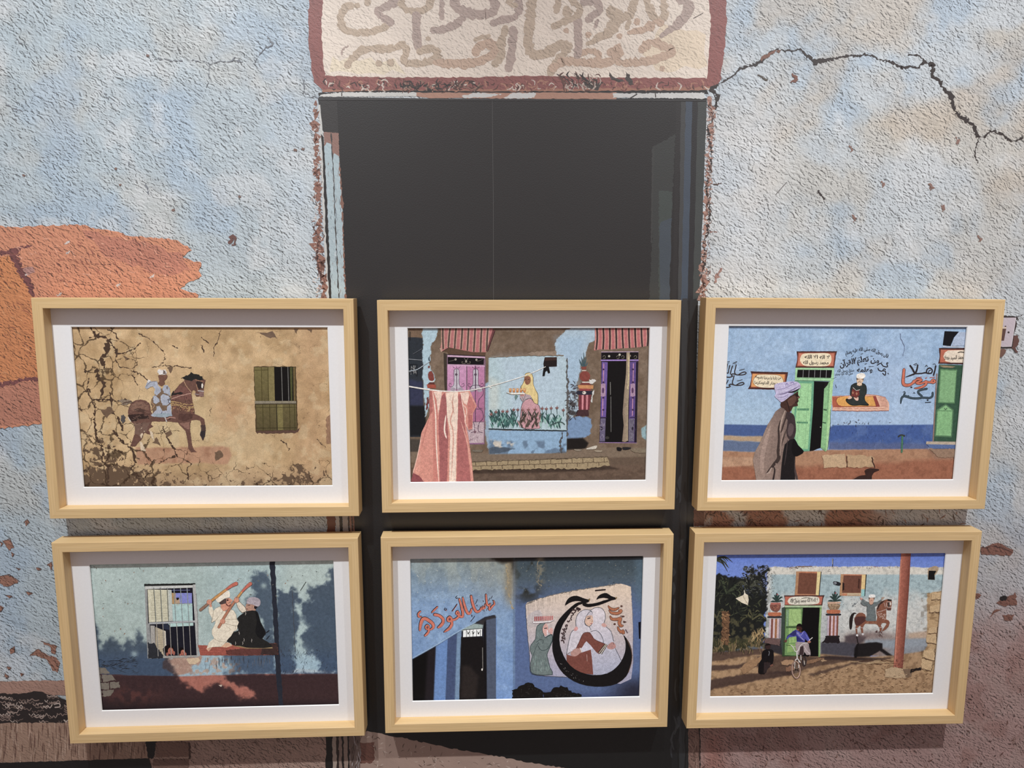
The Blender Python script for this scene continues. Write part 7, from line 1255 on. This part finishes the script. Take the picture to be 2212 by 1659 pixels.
k = S.ink('printed_lamp'); k.poly('A6h', [(1105, 340), (1160, 338), (1228, 368), (1205, 408), (1140, 396), (1105, 378)], (40, 42, 48), smooth=2); k.disc('A6h', 1135, 365, 24, 20, (150, 156, 164)); k.disc('A6h', 1130, 365, 9, 10, (30, 30, 34)); k = S.ink('printed_mast'); k.stroke('A6h', [(1100, -20), (1095, 100)], 14, (70, 70, 76), smooth=0); k.stroke('A6h', [(1090, -20), (1090, 60)], 6, (214, 214, 214), smooth=0); k.stroke('A6h', [(1050, 140), (1018, 175), (1060, 172)], 5, (80, 76, 74)); k = S.ink('printed_roof_edge'); k.poly('A6h', [(550, 95), (770, 92), (770, 102), (560, 106)], (120, 86, 66)); k.scatter('A6h', [(380, 95), (560, 95), (540, 140), (390, 130)], 24, 34, 7, [(160, 100, 84), (80, 64, 58)], seed=86); k.scatter('A6h', [(600, 100), (2150, 100), (2150, 130), (600, 130)], 60, 24, 6, [(170, 150, 130), (120, 100, 90), (190, 120, 100)], seed=87)
k = S.ink('printed_vent_hole'); k.poly('A6', [(1645, 355), (1685, 338), (1715, 345), (1712, 372), (1690, 400), (1690, 430), (1645, 428)], (176, 150, 118), rough=2); k.poly('A6', [(1650, 370), (1700, 372), (1688, 395), (1690, 430), (1646, 428)], (22, 20, 20))
k = S.ink('printed_stain'); k.scatter('A6h', [(60, 130), (200, 160), (170, 520), (60, 520)], 60, 20, 7, [(96, 96, 88), (130, 130, 120)], seed=88); k.scatter('A6h', [(900, 560), (1500, 580), (1480, 1100), (900, 1100)], 50, 22, 6, [(120, 124, 124), (150, 150, 146)], seed=89)
k = S.ink('printed_doorway')
k.poly('A6h', [(320, 560), (968, 558), (945, 610), (930, 722), (330, 718), (335, 620)], (84, 52, 46)); k.poly('A6h', [(338, 580), (935, 580), (915, 705), (335, 708)], (196, 104, 82)); k.poly('A6h', [(380, 645), (430, 590), (600, 578), (840, 582), (884, 630), (860, 690), (700, 708), (440, 706), (390, 680)], (226, 220, 200), smooth=3)
k.text('A6h', 'لا اله الا الله محمد رسول الله', [(420, 672), (860, 660)], 84, (56, 52, 50), .03); k.stroke('A6h', [(600, 610), (680, 598), (750, 606)], 9, (60, 56, 54)); k.stroke('A6h', [(430, 620), (460, 640), (500, 615)], 8, (60, 56, 54))
k.poly('A6h', [(325, 720), (925, 722), (925, 752), (330, 752)], (170, 196, 150)); k.poly('A6h', [(330, 752), (900, 752), (890, 1530), (290, 1530)], (54, 78, 46)); k.poly('A6h', [(350, 770), (615, 762), (600, 1060), (520, 1520), (330, 1510)], (112, 154, 88)); k.poly('A6h', [(405, 780), (590, 780), (590, 1040), (395, 1045)], (160, 198, 118)); k.poly('A6h', [(350, 1050), (600, 1050), (595, 1080), (350, 1085)], (72, 104, 60)); k.poly('A6h', [(395, 1080), (560, 1085), (540, 1300), (400, 1320)], (150, 190, 108)); k.poly('A6h', [(380, 1330), (540, 1330), (530, 1440), (370, 1470)], (140, 180, 98)); k.poly('A6h', [(352, 790), (398, 790), (385, 1050), (355, 1050)], (126, 160, 120))
k.poly('A6h', [(626, 755), (892, 752), (870, 1100), (865, 1530), (560, 1530), (600, 1100)], (14, 12, 14)); k.poly('A6h', [(890, 752), (922, 752), (905, 1100), (895, 1540), (868, 1540), (870, 1100)], (120, 158, 92)); k.stroke('A6h', [(905, 780), (885, 1500)], 6, (188, 210, 150), smooth=0); k.poly('A6h', [(285, 760), (335, 740), (330, 1100), (290, 1500), (270, 1300)], (60, 74, 66))
for pts in ([(430, 800), (470, 950), (580, 1040)], [(450, 1100), (440, 1320)], [(500, 1090), (490, 1320)]): k.stroke('A6h', pts, 6, (122, 160, 88))
class TwoInks:
    def __init__(self, a, b, x): self.a, self.b, self.x = a, b, x
    def __getattr__(self, name):
        def call(view, p, *r, **kw):
            x0 = p if np.isscalar(p) else p[0][0]
            return getattr(self.a if x0 < self.x else self.b, name)(view, p, *r, **kw)
        return call
k = TwoInks(S.ink('printed_painted_column'), S.ink('printed_painted_column'), 600)
for x0, x1, y0, y1, cols in ((85, 275, 930, 1240, [(206, 190, 196), (136, 76, 62), (214, 190, 190), (164, 104, 64), (206, 180, 180), (150, 140, 150)]), (1015, 1188, 885, 1200, [(200, 182, 196), (130, 72, 60), (220, 190, 196), (164, 100, 76), (206, 178, 190), (140, 80, 66)])):
    n = len(cols); w = (x1 - x0) / n
    for i, c in enumerate(cols): k.poly('A6h', [(x0 + i * w, y0), (x0 + (i + 1) * w + 1, y0), (x0 + (i + 1) * w - 10, y1), (x0 + i * w - 10, y1)], c)
for x, y, wd in ((172, 905, 105), (1108, 865, 108)): k.stroke('A6h', [(x - wd, y), (x + wd, y)], 30, (50, 48, 54), smooth=0); k.poly('A6h', [(x - wd, y - 60), (x - wd * .8, y - 75), (x + wd * .8, y - 75), (x + wd, y - 55), (x + wd * .85, y - 18), (x - wd * .85, y - 18)], (196, 110, 74), smooth=2)
k.poly('A6h', [(95, 740), (120, 690), (260, 690), (265, 760), (240, 800), (200, 825), (130, 800)], (140, 84, 70), smooth=2); k.poly('A6h', [(110, 675), (265, 675), (270, 705), (105, 705)], (190, 110, 96)); k.scatter('A6h', [(110, 720), (250, 720), (230, 800), (130, 790)], 22, 34, 9, [(90, 52, 46), (190, 120, 90)], bend=1, seed=90)
k.poly('A6h', [(1025, 700), (1205, 700), (1205, 750), (1170, 785), (1060, 785), (1030, 745)], (156, 124, 94), smooth=2); k.poly('A6h', [(1015, 665), (1215, 660), (1222, 690), (1015, 698)], (214, 170, 140)); k.scatter('A6h', [(1040, 705), (1195, 705), (1165, 780), (1060, 780)], 34, 26, 7, [(96, 64, 52), (206, 178, 140)], bend=1, seed=91)
for x, y, sc2 in ((205, 665, 1.0), (1130, 655, 1.1)):
    for dx, dy in ((-75, -70), (-40, -110), (0, -150), (45, -110), (95, -80), (100, -15), (-100, -5), (20, -70), (-30, -50)): k.stroke('A6h', [(x, y), (x + dx * .6 * sc2, y + dy * .75 * sc2 - 8), (x + dx * sc2, y + dy * sc2)], [8, 26, 4], (44, 66, 62))
    k.disc('A6h', x + 10, y - 120 * sc2, 14, 14, (150, 80, 84))
k.poly('A6h', [(20, 1240), (265, 1245), (250, 1360), (10, 1320)], (110, 84, 80), rough=6, step=20); k.poly('A6h', [(925, 1310), (990, 1225), (1190, 1215), (1215, 1300), (1210, 1320)], (36, 28, 32), rough=5, step=20); k.stroke('A6h', [(990, 1215), (1195, 1212)], 24, (40, 32, 34))
k = S.ink('printed_horse_rider')
HC = (140, 84, 62)
k.poly('A6r', [(420, 590), (470, 555), (545, 552), (605, 590), (625, 650), (640, 740), (860, 740), (880, 650), (860, 560), (865, 460), (900, 370), (960, 300), (1060, 262), (1120, 250), (1200, 270), (1205, 340), (1190, 480), (1170, 500), (1100, 490), (1085, 430), (1080, 520), (1085, 600), (1075, 700), (1140, 730), (1160, 780), (1130, 870), (1070, 930), (1000, 970), (985, 950), (1030, 890), (1090, 800), (1060, 780), (985, 785), (960, 840), (990, 900), (975, 960), (940, 980), (930, 890), (880, 820), (840, 805), (610, 800), (570, 860), (560, 900), (565, 1000), (530, 1010), (505, 900), (510, 850), (480, 850), (430, 900), (435, 1020), (405, 1020), (390, 900), (400, 830), (370, 750), (365, 680)], HC, smooth=0); k.poly('A6r', [(380, 680), (430, 640), (600, 640), (620, 720), (560, 780), (470, 840), (400, 830), (372, 750)], (86, 50, 46), smooth=2); k.poly('A6r', [(870, 470), (900, 380), (960, 310), (1060, 270), (1000, 330), (940, 380), (890, 490)], (64, 46, 42))
k.poly('A6r', [(255, 720), (280, 620), (330, 560), (380, 550), (415, 575), (370, 580), (340, 660), (325, 780), (310, 900), (280, 930), (258, 880)], (40, 32, 30), smooth=3); k.poly('A6r', [(1110, 245), (1150, 250), (1210, 262), (1190, 295), (1110, 285)], (40, 38, 36)); k.disc('A6r', 1172, 350, 16, 40, (230, 220, 204)); k.poly('A6r', [(1110, 320), (1155, 320), (1160, 420), (1120, 430)], (70, 56, 52)); k.poly('A6r', [(1095, 460), (1190, 450), (1185, 500), (1110, 498)], (96, 56, 50))
for pts, w in [([(1085, 330), (1095, 420), (1190, 430)], 12), ([(1090, 310), (1180, 310)], 10), ([(870, 540), (960, 520), (1070, 480)], 10), ([(1030, 330), (1060, 430)], 8)]: k.stroke('A6r', pts, w, (206, 180, 170))
k.scatter('A6r', [(880, 560), (1080, 590), (1075, 700), (1020, 710), (900, 640)], 70, 22, 8, [(220, 196, 180), (206, 170, 150)], bend=1.4, seed=92); k.scatter('A6r', [(640, 750), (860, 750), (870, 800), (640, 795)], 26, 22, 9, [(206, 160, 120), (180, 110, 80)], seed=93)
for x, y in ((428, 1060), (555, 1035)): k.disc('A6r', x, y, 26, 26, (214, 210, 210))
k.stroke('A6r', [(395, 905), (440, 905)], 10, (200, 190, 190)); k.stroke('A6r', [(500, 890), (560, 890)], 10, (200, 180, 176)); k.stroke('A6r', [(930, 885), (985, 885)], 10, (206, 190, 190)); k.scatter('A6r', [(900, 960), (1010, 980), (1000, 1120), (900, 1080)], 26, 30, 10, [(110, 66, 60), (84, 56, 54)], seed=94); k.poly('A6r', [(830, 985), (880, 940), (885, 1000)], (80, 50, 50))
k.poly('A6r', [(640, 300), (700, 320), (740, 350), (800, 318), (880, 310), (960, 250), (990, 270), (930, 340), (870, 400), (820, 420), (830, 520), (850, 620), (850, 740), (640, 740), (610, 700), (650, 600), (640, 480), (650, 410), (580, 400), (510, 340), (550, 250), (580, 270), (610, 310)], (108, 118, 118)); k.stroke('A6r', [(690, 330), (740, 380), (800, 330)], 12, (60, 56, 50)); k.poly('A6r', [(690, 205), (820, 205), (810, 260), (790, 310), (790, 340), (740, 376), (700, 340), (700, 300)], (206, 160, 134), smooth=2); k.poly('A6r', [(685, 210), (705, 150), (760, 140), (825, 150), (835, 205), (760, 215)], (236, 234, 228), smooth=2)
k.poly('A6r', [(488, 205), (520, 215), (560, 245), (530, 275), (500, 250)], (210, 150, 136)); k.poly('A6r', [(960, 250), (985, 200), (1050, 205), (1010, 250), (985, 268)], (176, 150, 130)); k.stroke('A6r', [(700, 225), (722, 222)], 10, (50, 40, 40)); k.stroke('A6r', [(780, 222), (802, 226)], 10, (50, 40, 40)); k.stroke('A6r', [(735, 280), (765, 280)], 8, (140, 70, 64)); k.poly('A6r', [(690, 210), (706, 212), (704, 262), (694, 250)], (44, 36, 36)); k.poly('A6r', [(806, 212), (820, 212), (812, 256), (802, 262)], (44, 36, 36))
for pts in ([(640, 310), (550, 250), (510, 340), (580, 400), (650, 410), (640, 520)], [(820, 420), (840, 600), (850, 740)]): k.stroke('A6r', pts, 6, (66, 66, 66))
k.scatter('A6r', [(310, 380), (440, 290), (450, 320), (320, 420)], 16, 34, 8, [(84, 96, 106), (60, 70, 84)], seed=95); k.scatter('A6r', [(650, 430), (820, 430), (840, 730), (650, 730)], 40, 26, 6, [(84, 94, 96), (132, 140, 140)], seed=96)
k.poly('A6', [(1165, 940), (1182, 850), (1195, 840), (1180, 940)], (24, 20, 22)); k.stroke('A6', [(1180, 800), (1188, 840)], 6, (40, 32, 32))
k = S.ink('printed_pole'); k.poly('A6', [(1470, 240), (1534, 240), (1520, 500), (1500, 760), (1480, 1006), (1420, 1000), (1440, 700), (1458, 480)], (186, 106, 84), col2=(112, 54, 44), axis=((1450, 600), (1520, 605))); k.poly('A6', [(1365, 1014), (1420, 998), (1480, 1008), (1540, 1012), (1534, 1066), (1440, 1072), (1364, 1066)], (186, 158, 122), rough=3, step=14); k.poly('A6', [(1480, 1012), (1545, 1010), (1536, 1062), (1500, 1068)], (122, 98, 76)); k.poly('A6', [(1530, 1015), (1600, 1002), (1602, 1018), (1560, 1025), (1530, 1040)], (34, 26, 26), rough=2); k.scatter('A6', [(1425, 950), (1485, 950), (1478, 1004), (1424, 998)], 20, 20, 6, [(120, 66, 54), (160, 96, 76)], seed=97); k.stroke('A6', [(1468, 300), (1452, 600), (1430, 960)], 6, (206, 134, 110), smooth=0)
for q in ([(1640, 790), (1700, 780), (1705, 850), (1632, 840)], [(1615, 890), (1690, 880), (1690, 960), (1610, 940)], [(1604, 945), (1680, 965), (1665, 1025), (1600, 1010)], [(1650, 740), (1710, 735), (1705, 775), (1645, 782)], [(1665, 520), (1740, 505), (1735, 560), (1668, 560)], [(1660, 600), (1732, 590), (1728, 640), (1655, 645)]): k = S.ink('printed_stone'); k.poly('A6', q, (200, 168, 124), rough=3, step=12); k.stroke('A6', [q[3], q[2], q[1]], 4, (96, 70, 52), smooth=0, rough=2)
k = S.ink('printed_stone'); k.poly('A6b', [(610, 1100), (720, 1060), (860, 1060), (880, 1140), (720, 1170), (640, 1160)], (176, 136, 100), rough=5); k = S.ink('printed_stone'); k.poly('A6b', [(700, 1220), (830, 1160), (900, 1260), (720, 1300)], (140, 100, 76), rough=8); k = S.ink('printed_stone'); k.poly('A6b', [(1100, 1090), (1380, 1020), (1480, 1030), (1300, 1110), (1110, 1150)], (140, 104, 76), rough=6); k = S.ink('printed_stone'); k.poly('A6b', [(1400, 1080), (1460, 1040), (1530, 1080), (1440, 1100)], (176, 142, 106), rough=4)
k = S.ink('printed_stone'); k.poly('A6', [(425, 1010), (440, 980), (500, 950), (560, 925), (556, 960), (500, 1010), (440, 1050)], (160, 122, 86), rough=4)
k = S.ink('printed_straw'); k.scatter('A6', [(800, 1060), (1400, 950), (1680, 1060), (1670, 1180), (240, 1175), (700, 1090)], 330, 18, 3.2, [(196, 160, 116), (120, 86, 60), (90, 64, 48), (220, 186, 140), (150, 112, 78)], ang=(-.5, .5), seed=98); k.scatter('A6', [(1150, 940), (1420, 940), (1420, 980), (1150, 980)], 14, 90, 5, [(214, 184, 138), (90, 64, 48)], ang=(-.1, .25), bend=.1, seed=99)
k = S.ink('printed_seated_child'); k.poly('A6b', [(165, 1250), (180, 1120), (235, 1040), (230, 960), (260, 880), (330, 850), (420, 850), (470, 900), (465, 1080), (430, 1180), (400, 1120), (310, 1110), (300, 1320), (260, 1345), (170, 1330)], (22, 18, 20), smooth=2); k.disc('A6b', 355, 790, 55, 60, (58, 38, 36), n=16); k.poly('A6b', [(300, 780), (320, 745), (380, 735), (415, 770), (380, 770)], (22, 16, 16), smooth=2); k.poly('A6b', [(280, 1110), (400, 1110), (420, 1180), (350, 1240), (320, 1320), (270, 1320)], (52, 40, 40)); k.poly('A6b', [(395, 1180), (440, 1140), (465, 1170), (410, 1200)], (130, 84, 68)); k.stroke('A6b', [(375, 890), (385, 920), (370, 970)], 14, (110, 110, 116))
# bicycle, then the boy
k = S.ink('printed_cyclist')
k.stroke('A6b', [(1060, 1010), (1090, 1000), (1115, 1080), (1100, 1160), (1070, 1180), (1050, 1120), (1050, 1040), (1070, 1000)], 26, (60, 50, 50)); k.stroke('A6b', [(1075, 1080), (1085, 1150)], 16, (196, 190, 180))
k.poly('A6b', [(905, 720), (1000, 700), (1150, 720), (1175, 800), (1205, 920), (1190, 980), (1130, 970), (1080, 900), (1060, 960), (990, 970), (930, 920)], (168, 152, 152), smooth=2); k.poly('A6b', [(1000, 800), (1060, 780), (1070, 900), (1050, 980), (970, 970)], (64, 48, 50)); k.stroke('A6b', [(1080, 800), (1130, 880), (1190, 940)], 12, (206, 194, 194)); k.stroke('A6b', [(1150, 760), (1180, 900)], 10, (120, 104, 110)); k.poly('A6b', [(1110, 960), (1200, 960), (1160, 1000), (1120, 990)], (30, 24, 26))
k.poly('A6b', [(925, 480), (900, 500), (800, 560), (740, 630), (720, 670), (690, 690), (720, 640), (740, 580), (820, 520), (910, 455)], (44, 44, 104)); k.poly('A6b', [(910, 460), (960, 480), (1010, 520), (1080, 480), (1120, 520), (1180, 630), (1200, 680), (1140, 690), (1100, 640), (1085, 710), (1000, 705), (930, 700), (920, 590), (780, 610), (740, 650), (725, 620), (780, 560), (850, 490)], (78, 82, 178), smooth=0); k.poly('A6b', [(920, 560), (1000, 640), (1080, 690), (1000, 700), (930, 690)], (48, 50, 124)); k.poly('A6b', [(780, 560), (860, 490), (915, 465), (920, 570), (860, 590)], (50, 50, 116)); k.stroke('A6b', [(930, 520), (1000, 600), (1070, 670)], 14, (160, 156, 210)); k.stroke('A6b', [(950, 510), (1010, 570), (1060, 500)], 14, (140, 140, 214)); k.stroke('A6b', [(1100, 540), (1150, 620), (1180, 670)], 18, (110, 112, 206))
k.poly('A6b', [(922, 420), (940, 360), (990, 342), (1030, 360), (1040, 420), (1020, 480), (980, 495), (935, 470)], (70, 40, 34), smooth=2); k.poly('A6b', [(920, 395), (950, 345), (1000, 338), (1035, 370), (1040, 430), (1010, 400), (960, 395)], (22, 16, 16), smooth=2); k.poly('A6b', [(930, 450), (960, 445), (975, 470), (945, 480)], (160, 92, 76)); k.poly('A6b', [(990, 490), (1030, 500), (1020, 525), (1000, 520)], (110, 66, 54))
k.poly('A6b', [(1140, 690), (1190, 675), (1215, 705), (1180, 730), (1150, 715)], (176, 112, 92)); k.poly('A6b', [(665, 690), (720, 650), (740, 680), (715, 720)], (110, 70, 58)); k.stroke('A6b', [(1175, 670), (1240, 618)], 14, (226, 222, 216), smooth=0)
WB = (214, 210, 204)
k.stroke('A6b', [(810, 770), (850, 800), (885, 870), (905, 895), (930, 895)], 16, WB); k.stroke('A6b', [(720, 765), (810, 775)], 8, (60, 90, 60)); k.stroke('A6b', [(1140, 720), (1050, 740), (990, 790), (965, 860), (935, 895)], 14, WB); k.stroke('A6b', [(870, 800), (910, 800)], 8, WB); k.stroke('A6b', [(930, 890), (938, 1040)], 24, WB, smooth=0); k.stroke('A6b', [(895, 1085), (915, 1050), (945, 1040), (970, 1070), (1000, 1110)], 20, WB); k.stroke('A6b', [(895, 1085), (885, 1230)], 12, WB, smooth=0); k.stroke('A6b', [(970, 1080), (965, 1220)], 12, WB, smooth=0); k.stroke('A6b', [(1010, 970), (1015, 1060)], 16, WB, smooth=0)
a = np.linspace(0, 2 * math.pi, 25)
k.stroke('A6b', [(915 + 84 * math.cos(t) + 6 * math.sin(t), 1255 + 170 * math.sin(t)) for t in a], 26, (196, 160, 140), smooth=0, cap=False); k.stroke('A6b', [(918 + 92 * math.cos(t) + 6 * math.sin(t), 1258 + 180 * math.sin(t)) for t in a], 9, (66, 48, 44), smooth=0, cap=False)
for t in np.linspace(0, math.pi, 8)[:-1]: k.stroke('A6b', [(915 - 70 * math.cos(t), 1255 - 150 * math.sin(t)), (915 + 70 * math.cos(t), 1255 + 150 * math.sin(t))], 3, (150, 128, 112), smooth=0, cap=False)
k.disc('A6b', 905, 1258, 14, 20, (30, 24, 24)); k.disc('A6b', 935, 1258, 14, 20, (30, 24, 24))
S.finish(base)
